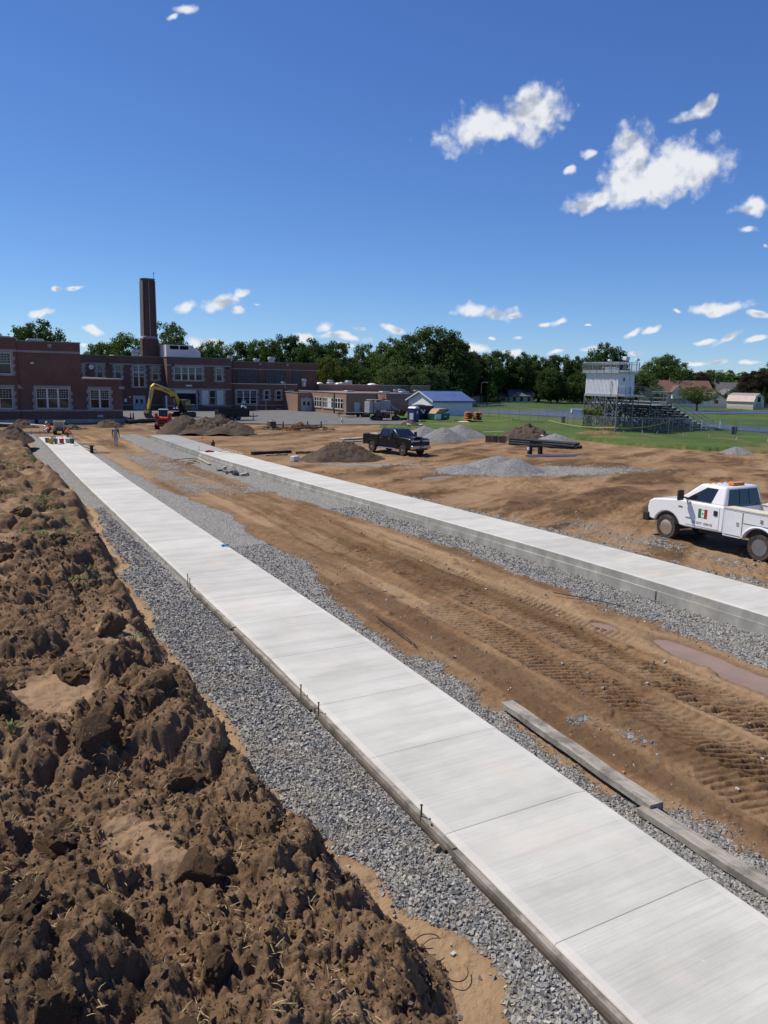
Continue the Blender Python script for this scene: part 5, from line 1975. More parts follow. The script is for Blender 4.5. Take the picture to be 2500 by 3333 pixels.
bo = boom_seg('boom', [(.75, 1.3), (1.05, 2.2), (1.75, 3.05), (2.9, 3.55), (4.4, 3.95), (6.2, 4.15)], [.34] * 6, [.4, .52, .62, .56, .46, .3], 'machine_yellow', ex)
MB().cyl((2.0, -.2, 2.8), (2.0, .2, 2.8), .14, n=14).build('pivot', 'black_steel', bo)
MB().tube([(1.25, .25, 1.1), (2.3, .25, 2.95)], .07, 8).tube([(1.25, -.25, 1.1), (2.3, -.25, 2.95)], .07, 8).build('boom_cylinder', 'dirty_steel', bo)
lettering('lettering', 'KOBELCO', .34, 'decal_dark', bo, (3.75, .3, 3.62), (math.pi / 2, math.atan2(.4, 1.5), math.pi), ext=.002)
st_ = boom_seg('stick', [(5.95, 4.62), (6.35, 4.2), (6.75, 2.9), (7.3, 1.25)], [.3] * 4, [.2, .55, .42, .24], 'machine_yellow', ex)
MB().tube([(3.2, 0, 3.98), (6.0, 0, 4.72)], [.085, .06], 8).build('stick_cylinder', 'brushed_alloy', bo)
MB().tube([(6.65, 0, 4.0), (7.55, 0, 1.65)], [.08, .055], 8).build('bucket_cylinder', 'brushed_alloy', st_)
bk = MB()
bprof = [(7.05, 1.15), (7.55, 1.2), (7.75, .75), (7.45, .12), (6.75, -.02), (6.1, .2), (6.75, .25), (7.1, .55)]
bk.prism(bprof, -.42, .42, 'y')
bko = bk.build('bucket', 'dirty_steel', ex)
for y in (-.36, -.12, .12, .36):
    MB().hexa([(6.1, y - .04, .16), (6.1, y + .04, .16), (6.2, y + .04, .16), (6.2, y - .04, .16)], [(5.95, y - .02, .2), (5.95, y + .02, .2), (6.2, y + .03, .24), (6.2, y - .03, .24)]).build('tooth', 'dirty_steel', bko)

# red skid steer, seen from behind
sk = thing('track_loader', 'red compact track loader backed against the brown soil heap', 'loader', (20.2, 87.9, 0), R(72))
track_unit(sk, -.95, .95, .55, .92, .33)
track_unit(sk, -.95, .95, -.92, -.55, .33)
MB().prism([(-1.15, .35), (-1.2, 1.25), (-.75, 1.4), (.75, 1.0), (.9, .4)], -.58, .58, 'y').build('body', 'machine_red', sk, bev=.04)
dr_ = MB().box(-1.24, -1.16, -.55, .55, .42, 1.22).build('engine_door', 'machine_red', sk, bev=.03)
for r_ in range(2):
    for c_ in range(3):
        MB().box(-1.255, -1.235, -.48 + c_ * .33, -.2 + c_ * .33, .55 + r_ * .28, .78 + r_ * .28).build('grille', 'black_plastic', dr_)
cb_ = MB().prism([(-.6, 1.3), (-.5, 2.1), (.55, 2.1), (.7, 1.1)], -.46, .46, 'y').build('cab', 'black_steel', sk, bev=.03)
MB().box(-.6, .65, -.52, .52, 2.08, 2.17).build('cab_roof', 'light_grey_metal', cb_, bev=.04)
for s in (1, -1):
    MB().prism([(-.48, 1.4), (-.4, 2.0), (.4, 2.0), (.5, 1.4)], s * .46, s * .475, 'y').build('cab_window', 'car_glass', cb_)
    boom_seg('lift_arm', [(-1.0, 1.55), (-.3, 1.62), (.9, 1.1), (1.5, .5)], [.16] * 4, [.4, .34, .24, .2], 'machine_red', sk).location = (0, s * .72, 0)
    MB().box(-1.2, -.75, min(s * .6, s * .85), max(s * .6, s * .85), .95, 1.75).build('tower', 'machine_red', sk, bev=.03)
    MB().box(-1.23, -1.19, min(s * .62, s * .74), max(s * .62, s * .74), 1.3, 1.45).build('tail_lamp', 'red_lens', sk)
MB().hexa([(-.615, -.38, 1.45), (-.615, .38, 1.45), (-.6, .38, 1.45), (-.6, -.38, 1.45)], [(-.53, -.38, 2.0), (-.53, .38, 2.0), (-.515, .38, 2.0), (-.515, -.38, 2.0)]).build('rear_window', 'car_glass', cb_)
MB().prism([(1.4, .1), (2.3, .05), (1.5, .75)], -.9, .9, 'y').build('bucket', 'dirty_steel', sk)

# black dump trailer
dt = thing('dump_trailer', 'black tandem axle dump trailer with hitch jack standing on the yard', 'trailer', (32.5, 101.6, .09), 0.0)
bx_ = MB()
bx_.box(-2.1, 2.15, -.95, -.88, .62, 1.55).box(-2.1, 2.15, .88, .95, .62, 1.55).box(-2.1, -2.03, -.88, .88, .62, 1.5).box(2.08, 2.15, -.88, .88, .62, 1.6).box(-2.1, 2.15, -.88, .88, .58, .66)
bo_ = bx_.build('box', 'black_steel', dt)
for k in range(6):
    MB().box(-2.0 + k * .8, -1.92 + k * .8, -1.0, -.95, .6, 1.52).build('stiffener', 'black_steel', bo_)
MB().box(-2.12, 2.17, -1.02, -.9, 1.52, 1.6).box(-2.12, 2.17, .9, 1.02, 1.52, 1.6).build('top_rail', 'black_steel', bo_)
MB().bar((2.1, -.5, .5), (3.5, 0, .5), .12).bar((2.1, .5, .5), (3.5, 0, .5), .12).box(-2, 2.1, -.5, -.4, .42, .58).box(-2, 2.1, .4, .5, .42, .58).build('frame', 'black_steel', dt)
MB().cyl((3.0, 0, 0.02), (3.0, 0, 1.0), .05, n=8).box(2.85, 3.15, -.15, .15, 0, .04).build('jack', 'black_steel', dt)
MB().box(3.45, 3.7, -.06, .06, .48, .6).build('coupler', 'black_steel', dt)
for x in (-.35, .55):
    wheel(dt, x, -.98, .36, .2, -1, 'dull_alloy', .2, .03, 5)
    wheel(dt, x, .98, .36, .2, 1, 'dull_alloy', .2, .03, 5)
MB().box(-.85, 1.05, -1.12, -.88, .74, .8).build('fender', 'black_steel', dt)
MB().tube([(1.2, -.4, 1.75), (1.5, .2, 1.9), (1.9, -.2, 1.7), (1.6, .4, 1.82), (1.3, 0, 1.7)], .1, 6).build('rolled_tarp', 'white_metal', dt)

# slipform kerb machine
sm = thing('slipform_paver', 'grey crawler kerb paving machine with conveyor and twin tanks', 'machine', (54.3, 98.6, .09), 0.0)
tk = MB().box(-2.85, -2.2, -.9, .7, 1.05, 2.65).build('tank', 'machine_grey', sm, bev=.06)
tk2 = MB().box(-2.1, -1.1, -1.0, .7, 1.05, 2.6).build('tank', 'machine_grey', sm, bev=.06)
MB().box(-2.12, -1.08, -1.03, .72, 1.75, 1.82).build('tank_stripe', 'machine_red', tk2)
MB().box(-1.0, .7, -.8, .9, 1.5, 2.8).build('engine_housing', 'machine_grey', sm, bev=.05)
MB().box(-2.9, 1.0, -.9, .9, .95, 1.08).build('main_frame', 'dirty_steel', sm)
MB().box(-2.6, -.6, -.7, .7, 2.82, 2.95).build('roof_panel', 'machine_grey', sm)
for x0, x1, y0 in ((-2.3, -.9, -1.5), (.8, 2.0, -1.3), (-1.6, -.2, .9)):
    track_unit(sm, x0, x1, y0, y0 + .45, .3)
    MB().box((x0 + x1) / 2 - .16, (x0 + x1) / 2 + .16, y0 + .1, y0 + .4, .5, 1.5).build('leg_column', 'dirty_steel', sm)
MB().box(-1.9, -.6, -1.5, -1.1, .35, 1.1).box(-.6, .4, -1.2, -.7, .3, .9).build('mould', 'dirty_steel', sm)
cvy = boom_seg('conveyor', [(.4, 2.55), (2.9, 1.0)], [.55, .55], [.22, .22], 'machine_grey', sm)
MB().hexa([(2.3, -.5, .75), (3.1, -.5, .55), (3.1, .5, .55), (2.3, .5, .75)], [(2.3, -.75, 1.5), (3.4, -.75, 1.25), (3.4, .75, 1.25), (2.3, .75, 1.5)]).build('hopper', plain('rust_red', (.13, .05, .03), .8, 0, .35, 4), sm)
MB().tube([(-.3, -.2, 2.8), (-.3, -.2, 3.3), (.1, -.1, 3.4)], .06, 6).build('exhaust', 'black_steel', sm)
MB().box(-.5, .1, -.3, .3, 2.82, 3.1).build('control_box', 'machine_red', sm)
for k in range(7):
    a = k * .9
    MB().tube([(-1.2 + .35 * k, -1.0, 1.5), (-1.1 + .35 * k, -1.35, 1.1 + .1 * math.sin(a)), (-1.3 + .35 * k, -1.3, .55)], .035, 5).build('hydraulic_hose', 'black_plastic', sm)
MB().bar((-.9, -1.5, .9), (-1.4, -2.3, .05), .05).bar((-.9, -1.5, .9), (-.5, -2.3, .05), .05).build('sensor_leg', 'machine_red', sm)
MB().box(-1.05, -.8, -1.62, -1.4, .75, 1.2).build('sensor_box', 'black_plastic', sm)

# low flatbed trailer
fb = thing('flatbed_trailer', 'low dark flatbed trailer parked behind the paving machine', 'trailer', (54.2, 107.2, .09), 0.0)
MB().box(-2.4, 2.2, -1.0, 1.0, .52, .66).build('deck', 'brown_timber', fb)
MB().box(-2.4, 2.2, -1.08, -1.0, .46, .7).box(-2.4, 2.2, 1.0, 1.08, .46, .7).bar((-2.3, 0, .5), (-3.4, 0, .48), .12).build('frame', 'black_steel', fb)
for x in (.75, 1.55):
    for s in (-1, 1):
        wheel(fb, x, s * 1.0, .33, .2, s, 'dull_alloy', .18, .02, 5)
MB().cyl((-3.0, 0, 0), (-3.0, 0, .75), .05, n=8).build('jack', 'black_steel', fb)

# tracked skip dumper by the far end of the walk
td = thing('skip_dumper', 'tan tipping skip dumper standing behind the crouching workers', 'dumper', (8.8, 83.2, -.02), R(80))
for y in (-.42, .42):
    track_unit(td, -.75, .65, y - .14, y + .14, .2)
MB().box(-.8, .4, -.35, .35, .28, .55).build('chassis', 'dirty_steel', td)
MB().hexa([(-.5, -.38, .5), (.5, -.38, .5), (.5, .38, .5), (-.5, .38, .5)], [(-.62, -.48, 1.15), (.7, -.48, 1.15), (.7, .48, 1.15), (-.62, .48, 1.15)]).build('skip', 'tan_paint', td)
MB().box(-.66, -.6, -.5, .5, 1.12, 1.22).box(.66, .74, -.5, .5, 1.12, 1.22).box(-.66, .74, -.52, -.46, 1.12, 1.22).box(-.66, .74, .46, .52, 1.12, 1.22).build('skip_rim', 'cream_lip', td)
MB().bar((-.7, -.46, .3), (-.72, -.46, 1.25), .07).bar((-.7, .46, .3), (-.72, .46, 1.25), .07).build('handle_frame', 'light_grey_metal', td)


# ---------------------------------------------------------------- heaps
t = NT('gravel_heap')
co = t.co('World')
vc = t.n('ShaderNodeTexVoronoi')
vc.inputs['Scale'].default_value = 17
t.l(co, vc.inputs['Vector'])
sp_ = t.n('ShaderNodeSeparateColor')
t.l(vc.outputs['Color'], sp_.inputs[0])
c = t.ramp(sp_.outputs[0], (0, (.13, .13, .132)), (.5, (.225, .225, .225)), (1, (.33, .33, .325)))
c = t.mix(t.ramp(t.noise(co, .9, 5, .65), (.42, .4), (.66, 0.0)), c, (.12, .12, .122))
t.set(Base_Color=c, Roughness=.9)
t.bump(t.math('SUBTRACT', .6, vc.outputs['Distance']), .9, .06)


def gz(x, y):
    return float(ground_z(np.array([x]), np.array([y]))[0])


def heap(name, label, cat, x, y, rx, ry, h, mat, seed, rot=0.0, rough=.12, power=1.25, clod=.0, group=None, peaks=None):
    nr_, na_ = 48, 128
    u = np.linspace(0, 1, nr_)[:, None] ** .8
    a = np.linspace(0, 2 * math.pi, na_, endpoint=False)[None, :]
    wob = 1 + .32 * (fbm(np.cos(a) * 1.3 + seed, np.sin(a) * 1.3 + seed * .7, 1.0, 3, seed) - .5)
    lx, ly = u * wob * rx * np.cos(a), u * wob * ry * np.sin(a)
    z = h * (1 - u ** power) * np.ones_like(a)
    if peaks:
        z = np.zeros_like(lx)
        for px, py, ph, pr in peaks:
            d = np.hypot((lx - px), (ly - py)) / pr
            z = np.maximum(z, ph * np.clip(1 - d ** power, 0, 1))
    k = np.clip(1.15 - u, 0, 1)
    z = z + (fbm(lx + seed, ly, .9, 4, seed + 3) - .5) * h * rough * 5.5 * k * np.sqrt(np.clip(u, 0, 1) + .1) + (fbm(lx, ly + seed, 3.2, 4, seed + 4, .6) - .5) * (.12 if mat == 'gravel_heap' else .32) * k
    if clod:
        z = z + (clodfield((lx + seed).ravel(), ly.ravel(), .55, seed, .6, .8) * clod * 1.2 + clodfield(lx.ravel(), (ly + seed).ravel(), .22, seed + 1, .7, .8) * clod).reshape(lx.shape) * np.clip(k * 2, 0, 1)
    z = z - .12 * u ** 3
    v = np.stack([lx, ly, z], -1).reshape(-1, 3)
    i = np.arange(nr_ - 1)[:, None] * na_
    j = np.arange(na_)[None, :]
    f = np.stack([i + j, i + na_ + j, i + na_ + (j + 1) % na_, i + (j + 1) % na_], -1).reshape(-1, 4)
    me = mb_mesh(name, v, f, mat, smooth=True)
    o = link(name, me, None, (x, y, gz(x, y) - .03), rot)
    return tag(o, label, cat, group)


GP = 'crushed stone heaps'
heap('gravel_pile', 'pointed grey stone heap next to the black pickup', 'gravel pile', 42.7, 65.0, 3.0, 2.7, 1.45, 'gravel_heap', 1, power=1.05, rough=.04, group=GP)
heap('gravel_pile', 'broad grey stone heap behind the pointed heap, below the lawn edge', 'gravel pile', 47.4, 69, 3.4, 3.0, 1.35, 'gravel_heap', 2, power=1.1, rough=.04, group=GP)
heap('gravel_pile', 'grey stone heap partly hidden behind the pickup hood', 'gravel pile', 43.6, 70.2, 2.6, 2.4, 1.2, 'gravel_heap', 3, power=1.1, rough=.04, group=GP)
heap('gravel_pile', 'widest two humped grey stone heap out on the bare dirt', 'gravel pile', 31.2, 40.6, 4.6, 3.1, 1.2, 'gravel_heap', 4, rot=R(-20), power=1.1, rough=.05, group=GP, peaks=[(.2, .9, 1.0, 3.2), (.9, -.7, .98, 2.3), (-2.4, .1, .45, 2.6), (2.6, .6, .3, 2.5)])
heap('gravel_pile', 'grey stone heap merging with soil beside the black pipe stack', 'gravel pile', 53.8, 61.0, 2.4, 2.2, .85, 'gravel_heap', 5, power=1.1, rough=.06, group=GP)
heap('gravel_pile', 'small low grey stone heap at the edge of the grass', 'gravel pile', 61.0, 45.0, 1.9, 1.6, .62, 'gravel_heap', 6, power=1.2, rough=.06, group=GP)
DP = 'soil heaps'
heap('soil_pile', 'brown stony soil heap between the raised walk and the pickup', 'soil pile', 25.2, 52.4, 3.5, 2.6, 1.3, 'dark_soil', 11, clod=.3, power=1.3, group=DP)
heap('soil_pile', 'long ridge of dark soil behind the fresh end of the raised walk', 'soil pile', 22.4, 79.4, 5.6, 3.0, 1.9, 'dark_soil', 12, rot=R(-28), clod=.42, power=1.5, group=DP,
     peaks=[(-2.2, .3, 1.85, 2.9), (.2, .5, 1.75, 2.6), (3.3, .2, 1.25, 2.6), (-.6, -1.2, 1.0, 2.2), (2, -1, .8, 2.4)])
heap('soil_pile', 'dark soil heap dumped below the black trailer', 'soil pile', 29.3, 97.0, 2.0, 1.6, 1.15, 'dark_soil', 13, clod=.42, group=DP)
heap('soil_pile', 'tall dark soil heap with broken slabs near the lawn', 'soil pile', 52.7, 64.4, 3.6, 2.7, 1.55, 'dark_soil', 14, clod=.45, group=DP)
heap('soil_pile', 'low orange brown soil heap in front of the bleachers', 'soil pile', 64.4, 65.2, 4.8, 2.2, .62, 'orange_soil', 15, rot=R(-20), clod=.25, power=1.8, rough=.2, group=DP)
heap('soil_pile', 'small soil mound by the school plinth beside the vent-free wall', 'soil pile', 6.2, 92.5, 1.6, 1.6, .95, 'dark_soil', 16, clod=.3, group=DP)
heap('soil_pile', 'small soil mound under the school vent grille', 'soil pile', 15.0, 92.4, 1.9, 1.7, .75, 'dark_soil', 17, clod=.3, group=DP)
heap('soil_pile', 'dark clod heap at the far end of the soil bank', 'soil pile', 3.6, 66.5, 1.6, 3.0, 1.05, 'dark_soil', 18, clod=.35, group=DP)
heap('soil_pile', 'soil heap with stone slabs between the pickup and the portable toilet', 'soil pile', 49.8, 83.6, 2.0, 1.6, 1.0, 'dark_soil', 19, clod=.3, group=DP)
heap('soil_pile', 'low soil windrow behind the kneeling worker', 'soil pile', 10.5, 88.5, 2.2, 1.2, .5, 'dark_soil', 20, clod=.3, group=DP)
for i, (x, y, z, s, a) in enumerate(((54.5, 62.6, .75, .8, .5), (53.3, 62.3, .35, .7, 1.4), (49.2, 82.7, .45, .9, .4), (50.6, 82.2, .3, .9, 2.0), (48.4, 82.4, .2, .6, 1.1))):
    b = MB()
    r = random.Random(40 + i)
    ring = [(s * .5 * r.uniform(.7, 1.1) * math.cos(k * 1.2566), s * .4 * r.uniform(.7, 1.1) * math.sin(k * 1.2566)) for k in range(5)]
    b.prism(ring, -.07, .07, 'z')
    o = b.build('broken_slab', 'concrete_edge', bev=.01, loc=(x, y, gz(x, y) + z))
    o.rotation_euler = (R(50) * (1 if i % 2 else .6), R(15), a)
    tag(o, 'pale broken slab leaning on the dark soil heap', 'slab', 'broken slabs on the soil heaps')

# brush heap, stump
plain('bark', (.11, .075, .05), .95, 0, .4, 8, .01)
plain('cut_wood', (.36, .25, .14), .8, 0, .2, 12)
plain('dead_leaf', (.34, .17, .05), .8, 0, .5, 9)
bh = thing('brush_pile', 'heap of uprooted branches with dead orange leaves at the yard edge', 'brush pile', (34.3, 81.8, 0))
r = random.Random(77)
for k in range(46):
    x, y = r.gauss(0, 1.7), r.gauss(0, .8)
    a = r.uniform(-.5, .5) + (math.pi if r.random() < .5 else 0)
    L = r.uniform(.8, 2.6)
    el = r.uniform(-.1, .35)
    z = r.uniform(.05, .55) * max(0, 1 - abs(x) / 3.6) + .06
    p = Vector((x - math.cos(a) * L / 2, y - math.sin(a) * L / 2, z))
    q = Vector((x + math.cos(a) * L / 2, y + math.sin(a) * L / 2, z + el * L * .4))
    mid = (p + q) / 2 + Vector((r.gauss(0, .12), r.gauss(0, .12), r.gauss(.05, .1)))
    w = r.uniform(.025, .08)
    MB().tube([p, mid, q], [w, w * .8, w * .35], 5).build('branch', 'bark' if r.random() < .7 else 'cut_wood', bh)
V, Fq = [], []
for k in range(2600):
    x, y = r.gauss(-.15, .95), r.gauss(.1, .45)
    zt = max(.12, 1.0 - abs(x + .1) * .5 - abs(y) * .3)
    z = zt * (1 - r.random() ** 2 * .8)
    a, e, s = r.uniform(0, 6.28), r.uniform(-1, 1), r.uniform(.04, .1)
    u = Vector((math.cos(a) * math.cos(e), math.sin(a) * math.cos(e), math.sin(e))) * s
    w = Vector((-math.sin(a), math.cos(a), r.uniform(-.6, .6))) * s * .6
    p = Vector((x, y, z))
    n0 = len(V)
    V += [p - u, p - w * .8, p + u, p + w * .8]
    Fq.append((n0, n0 + 1, n0 + 2, n0 + 3))
o = link('dead_leaves', mb_mesh('dead_leaves', np.array(V), np.array(Fq), 'dead_leaf'), bh)
struct(o, 'stuff')
for x in (2.6, -2.1, .9):
    MB().tube([(x, .3, .2), (x + .03, .32, 1.0)], [.09, .07], 6).build('upright_stub', 'bark', bh)
stp = thing('tree_stump', 'pulled tree stump with pale sawn top beside the brush heap', 'stump', (31.7, 84.4, gz(31.7, 84.4)))
b = MB().lathe([(.75, -.1), (.55, .2), (.5, .55), (.48, .9), (.47, .92)], (0, 0, 0), 'z', 14)
b.v = [(x * (1 + .14 * math.sin(3 * math.atan2(y, x) + 1)), y * (1 + .1 * math.sin(5 * math.atan2(y, x))), z) for x, y, z in b.v]
b.build('trunk', 'bark', stp, smooth=True)
MB().cyl((0, 0, .915), (0, 0, .935), .43, n=16).build('sawn_top', 'cut_wood', stp)
for k in range(8):
    a = k * .8 + .3
    MB().tube([(.4 * math.cos(a), .4 * math.sin(a), .25), (.9 * math.cos(a), .9 * math.sin(a), .12), (1.5 * math.cos(a + .2), 1.5 * math.sin(a + .2), .0)], [.16, .1, .04], 6).build('root', 'bark', stp)
for x in (.1, .3):
    MB().tube([(x, .1, .9), (x + .03, .1, 1.12)], [.05, .03], 5).build('splinter', 'bark', stp)

# ---------------------------------------------------------------- people
plain('skin', (.30, .16, .10), .6, 0, .12, 6)
plain('grey_shirt', (.34, .35, .36), .85, 0, .12, 8)
plain('pale_trousers', (.42, .42, .42), .85, 0, .15, 8, 0, .3, (.25, .19, .13), .4)
plain('dark_trousers', (.055, .06, .075), .85, 0, .2, 8)
plain('boots', (.07, .045, .03), .7, 0, .2, 8)
plain('orange_vest', (.92, .2, .025), .7, 0, .12, 6)
plain('reflective', (.62, .62, .55), .4)
plain('white_cap', (.7, .7, .66), .6)
plain('dark_cap', (.06, .05, .045), .7)
plain('hair', (.03, .022, .016), .8)


def person(label, loc, rotz, J, mats, cap=None, group=None):
    """J: joint positions; one continuous skinned body, coloured by the nearest bone"""
    bones = [('pelvis', 'spine', 'top'), ('spine', 'chest', 'top'), ('chest', 'neck', 'top'), ('neck', 'head', 'skin'), ('head', 'crown', 'skin')]
    for s in 'lr':
        bones += [('chest', 'sh' + s, 'top'), ('sh' + s, 'el' + s, 'arm'), ('el' + s, 'wr' + s, 'fore'), ('wr' + s, 'ha' + s, 'skin'),
                  ('pelvis', 'hi' + s, 'leg'), ('hi' + s, 'kn' + s, 'leg'), ('kn' + s, 'an' + s, 'leg'), ('an' + s, 'to' + s, 'boot')]
    rad = dict(pelvis=.15, spine=.14, chest=.16, neck=.055, head=.088, crown=.07, sh=.075, el=.052, wr=.035, ha=.04, hi=.095, kn=.068, an=.05, to=.04)
    names = list(J)
    me = bpy.data.meshes.new('body')
    me.from_pydata([J[k] for k in names], [(names.index(a), names.index(b_)) for a, b_, _ in bones], [])
    o = bpy.data.objects.new('body', me)
    COL.objects.link(o)
    o.modifiers.new('skin', 'SKIN')
    sd = o.modifiers.new('sub', 'SUBSURF')
    sd.levels = sd.render_levels = 2
    for i, k in enumerate(names):
        rr_ = rad.get(k, rad.get(k[:2]))
        me.skin_vertices[0].data[i].radius = (rr_, rr_ * (.8 if k in ('chest', 'spine', 'pelvis') else 1))
        me.skin_vertices[0].data[i].use_root = (k == 'pelvis')
    dg = bpy.context.evaluated_depsgraph_get()
    m2 = bpy.data.meshes.new_from_object(o.evaluated_get(dg))
    bpy.data.objects.remove(o)
    b = bmesh.new()
    b.from_mesh(m2)
    # nose, ears and separate bent fingers join the same mesh
    ex = MB()
    hd, cw, nk = Vector(J['head']), Vector(J['crown']), Vector(J['neck'])
    face = Vector((1, 0, 0))
    face = (face - (cw - nk).normalized() * face.dot((cw - nk).normalized())).normalized()
    sidev = (cw - nk).normalized().cross(face)
    ex.ball(hd + face * .095, (.018, .016, .022), 8, 5)
    for s in (1, -1):
        ex.ball(hd + sidev * .085 * s, (.018, .01, .028), 8, 5)
    fn = len(ex.f)
    for s in 'lr':
        w, h = Vector(J['wr' + s]), Vector(J['ha' + s])
        d = (h - w).normalized()
        sd_ = d.cross(Vector((0, 0, 1)) if abs(d.z) < .8 else Vector((1, 0, 0))).normalized()
        dn = d.cross(sd_)
        for k, L in zip((-1.5, -.5, .5, 1.5), (.062, .075, .08, .066)):
            p = h + sd_ * k * .018
            ex.tube([p, p + d * L * .6, p + d * L + dn * .02], [.0095, .009, .007], 6)
        p = w + d * .03 + sd_ * .03
        ex.tube([p, p + d * .03 + sd_ * .03, p + d * .06 + sd_ * .035], [.011, .01, .008], 6)
    m3 = bpy.data.meshes.new('x')
    m3.from_pydata(ex.v, [], ex.f)
    b.from_mesh(m3)
    bmesh.ops.recalc_face_normals(b, faces=b.faces)
    b.to_mesh(m2)
    b.free()
    order = ['top', 'arm', 'fore', 'skin', 'leg', 'boot']
    m2.materials.clear()
    for k in order:
        m2.materials.append(MATS[mats[k]])
    segs = [(np.array(J[a]), np.array(J[c_]), order.index(k)) for a, c_, k in bones]
    cen = np.array([p.center[:] for p in m2.polygons])
    best, mi = np.full(len(cen), 9.0), np.zeros(len(cen), int)
    for a, c_, k in segs:
        ab = c_ - a
        tt_ = np.clip(((cen - a) @ ab) / (ab @ ab), 0, 1)
        d = np.linalg.norm(cen - a - tt_[:, None] * ab, axis=1)
        w = d < best
        best[w], mi[w] = d[w], k
    m2.polygons.foreach_set('material_index', mi.astype(np.int32))
    m2.shade_smooth()
    root = thing('person', label, 'person', loc, rotz, group)
    link('body', m2, root)
    if cap:
        cb = MB()
        ax = (cw - nk).normalized()
        q = Vector((0, 0, 1)).rotation_difference(ax)
        hat = MB().lathe([(.104, -.01), (.106, .04), (.085, .09), (.04, .115), (.005, .12)], (0, 0, 0), 'z', 16)
        hat.prism([(.05, -.075), (.05, .075), (.15, .06), (.175, 0), (.15, -.06)], -.012, .0, 'z')
        ho = hat.build('cap', cap, root, smooth=True)
        ho.location = hd + ax * .03
        ho.rotation_euler = q.to_euler()
    return root


def stand(stride=.12):
    return dict(pelvis=(0, 0, .95), spine=(0, 0, 1.12), chest=(.01, 0, 1.32), neck=(.02, 0, 1.48), head=(.04, 0, 1.6), crown=(.04, 0, 1.7),
                shl=(0, .19, 1.4), ell=(-.03, .27, 1.13), wrl=(.06, .27, .9), hal=(.09, .27, .82), shr=(0, -.19, 1.4), elr=(-.02, -.27, 1.13), wrr=(.08, -.26, .9), har=(.11, -.26, .82),
                hil=(0, .1, .9), knl=(stride * .9, .11, .5), anl=(stride * .6, .11, .09), tol=(stride * .6 + .16, .13, .035), hir=(0, -.1, .9), knr=(-stride * .3, -.11, .5), anr=(-stride * 1.3, -.11, .1), tor=(-stride * 1.3 + .16, -.13, .035))


person('standing worker in grey shirt and pale trousers between the two walks', (11.45, 67.25, gz(11.4, 67.2) + .01), R(62), stand(),
       dict(top='grey_shirt', arm='dark_trousers', fore='dark_trousers', skin='skin', leg='pale_trousers', boot='boots'), 'dark_cap')
kneel = dict(pelvis=(0, 0, .52), spine=(.08, 0, .68), chest=(.18, 0, .86), neck=(.27, 0, .98), head=(.33, 0, 1.07), crown=(.36, 0, 1.17),
             shl=(.2, .19, .92), ell=(.36, .24, .72), wrl=(.55, .16, .62), hal=(.62, .13, .58), shr=(.2, -.19, .92), elr=(.34, -.25, .7), wrr=(.52, -.17, .56), har=(.59, -.15, .51),
             hil=(0, .11, .5), knl=(.36, .14, .42), anl=(.28, .14, .09), tol=(.44, .16, .04), hir=(0, -.11, .48), knr=(.2, -.13, .1), anr=(-.2, -.12, .09), tor=(-.32, -.12, .05))
person('worker in orange vest and white cap kneeling to finish fresh concrete', (7.75, 80.7, .12), R(195), kneel,
       dict(top='orange_vest', arm='orange_vest', fore='skin', skin='skin', leg='dark_trousers', boot='boots'), 'white_cap')
crouch = dict(pelvis=(-.05, 0, .34), spine=(.04, 0, .48), chest=(.16, 0, .62), neck=(.27, 0, .70), head=(.34, 0, .77), crown=(.39, 0, .85),
              shl=(.17, .19, .66), ell=(.36, .23, .46), wrl=(.52, .15, .3), hal=(.58, .13, .24), shr=(.17, -.19, .66), elr=(.34, -.24, .45), wrr=(.5, -.16, .28), har=(.56, -.14, .22),
              hil=(-.04, .11, .32), knl=(.3, .16, .36), anl=(.12, .14, .09), tol=(.28, .16, .04), hir=(-.04, -.11, .32), knr=(.28, -.16, .34), anr=(.1, -.14, .09), tor=(.26, -.16, .04))
person('crouching worker in orange vest and dark cap bent over the slab by the pails', (8.5, 75.6, .15), R(-25), crouch,
       dict(top='orange_vest', arm='orange_vest', fore='skin', skin='skin', leg='dark_trousers', boot='boots'), 'dark_cap')

# ---------------------------------------------------------------- small things on the walks
def bucket(x, y, z, r_, h, mat, label, tool=False, nm='bucket'):
    o = thing(nm, label, 'bucket', (x, y, z))
    MB().lathe([(r_ * .82, 0), (r_, h), (r_ * 1.06, h), (r_ * 1.06, h - .03), (r_ * .98, h - .03), (r_ * .9, h - .06), (r_ * .8, .02)], (0, 0, 0), 'z', 18).build('pail', mat, o, smooth=True)
    MB().tube([(r_ * math.cos(a), -.02, h - .03 + r_ * 1.0 * math.sin(a)) for a in np.linspace(0, math.pi, 9)], .008, 5).build('bail', 'galvanised', o)
    if tool:
        MB().tube([(0, 0, .1), (.1, .05, h + .3)], .018, 6).build('tool_handle', 'pale_timber', o)
    return o


plain('yellow_pail', (.50, .36, .03), .5, 0, .15, 5)
plain('red_pail', (.58, .03, .03), .5, 0, .12, 5)
plain('green_pail', (.03, .10, .06), .5, 0, .15, 5)
plain('clear_plastic', (.55, .58, .58), .4, 0, .1, 5)
plain('grey_pail', (.2, .21, .21), .5, 0, .15, 5)
bucket(6.62, 68.9, .15, .2, .42, 'yellow_pail', 'yellow pail with dark band standing on the walk', True)
bucket(6.42, 70.2, .15, .17, .4, 'grey_pail', 'grey pail next to the yellow pail')
bucket(6.98, 69.0, .15, .15, .42, 'grey_pail', 'narrow dark pail between yellow and red pails')
bucket(7.0, 71.2, .15, .22, .4, 'clear_plastic', 'translucent tub behind the yellow pail')
bucket(7.46, 69.4, .15, .2, .36, 'red_pail', 'red pail with a long tool handle', True)
bucket(8.0, 69.6, .15, .24, .34, 'clear_plastic', 'pale tub beside the green pail')
bucket(8.22, 68.9, .15, .19, .38, 'green_pail', 'dark green pail at the walk edge', True)
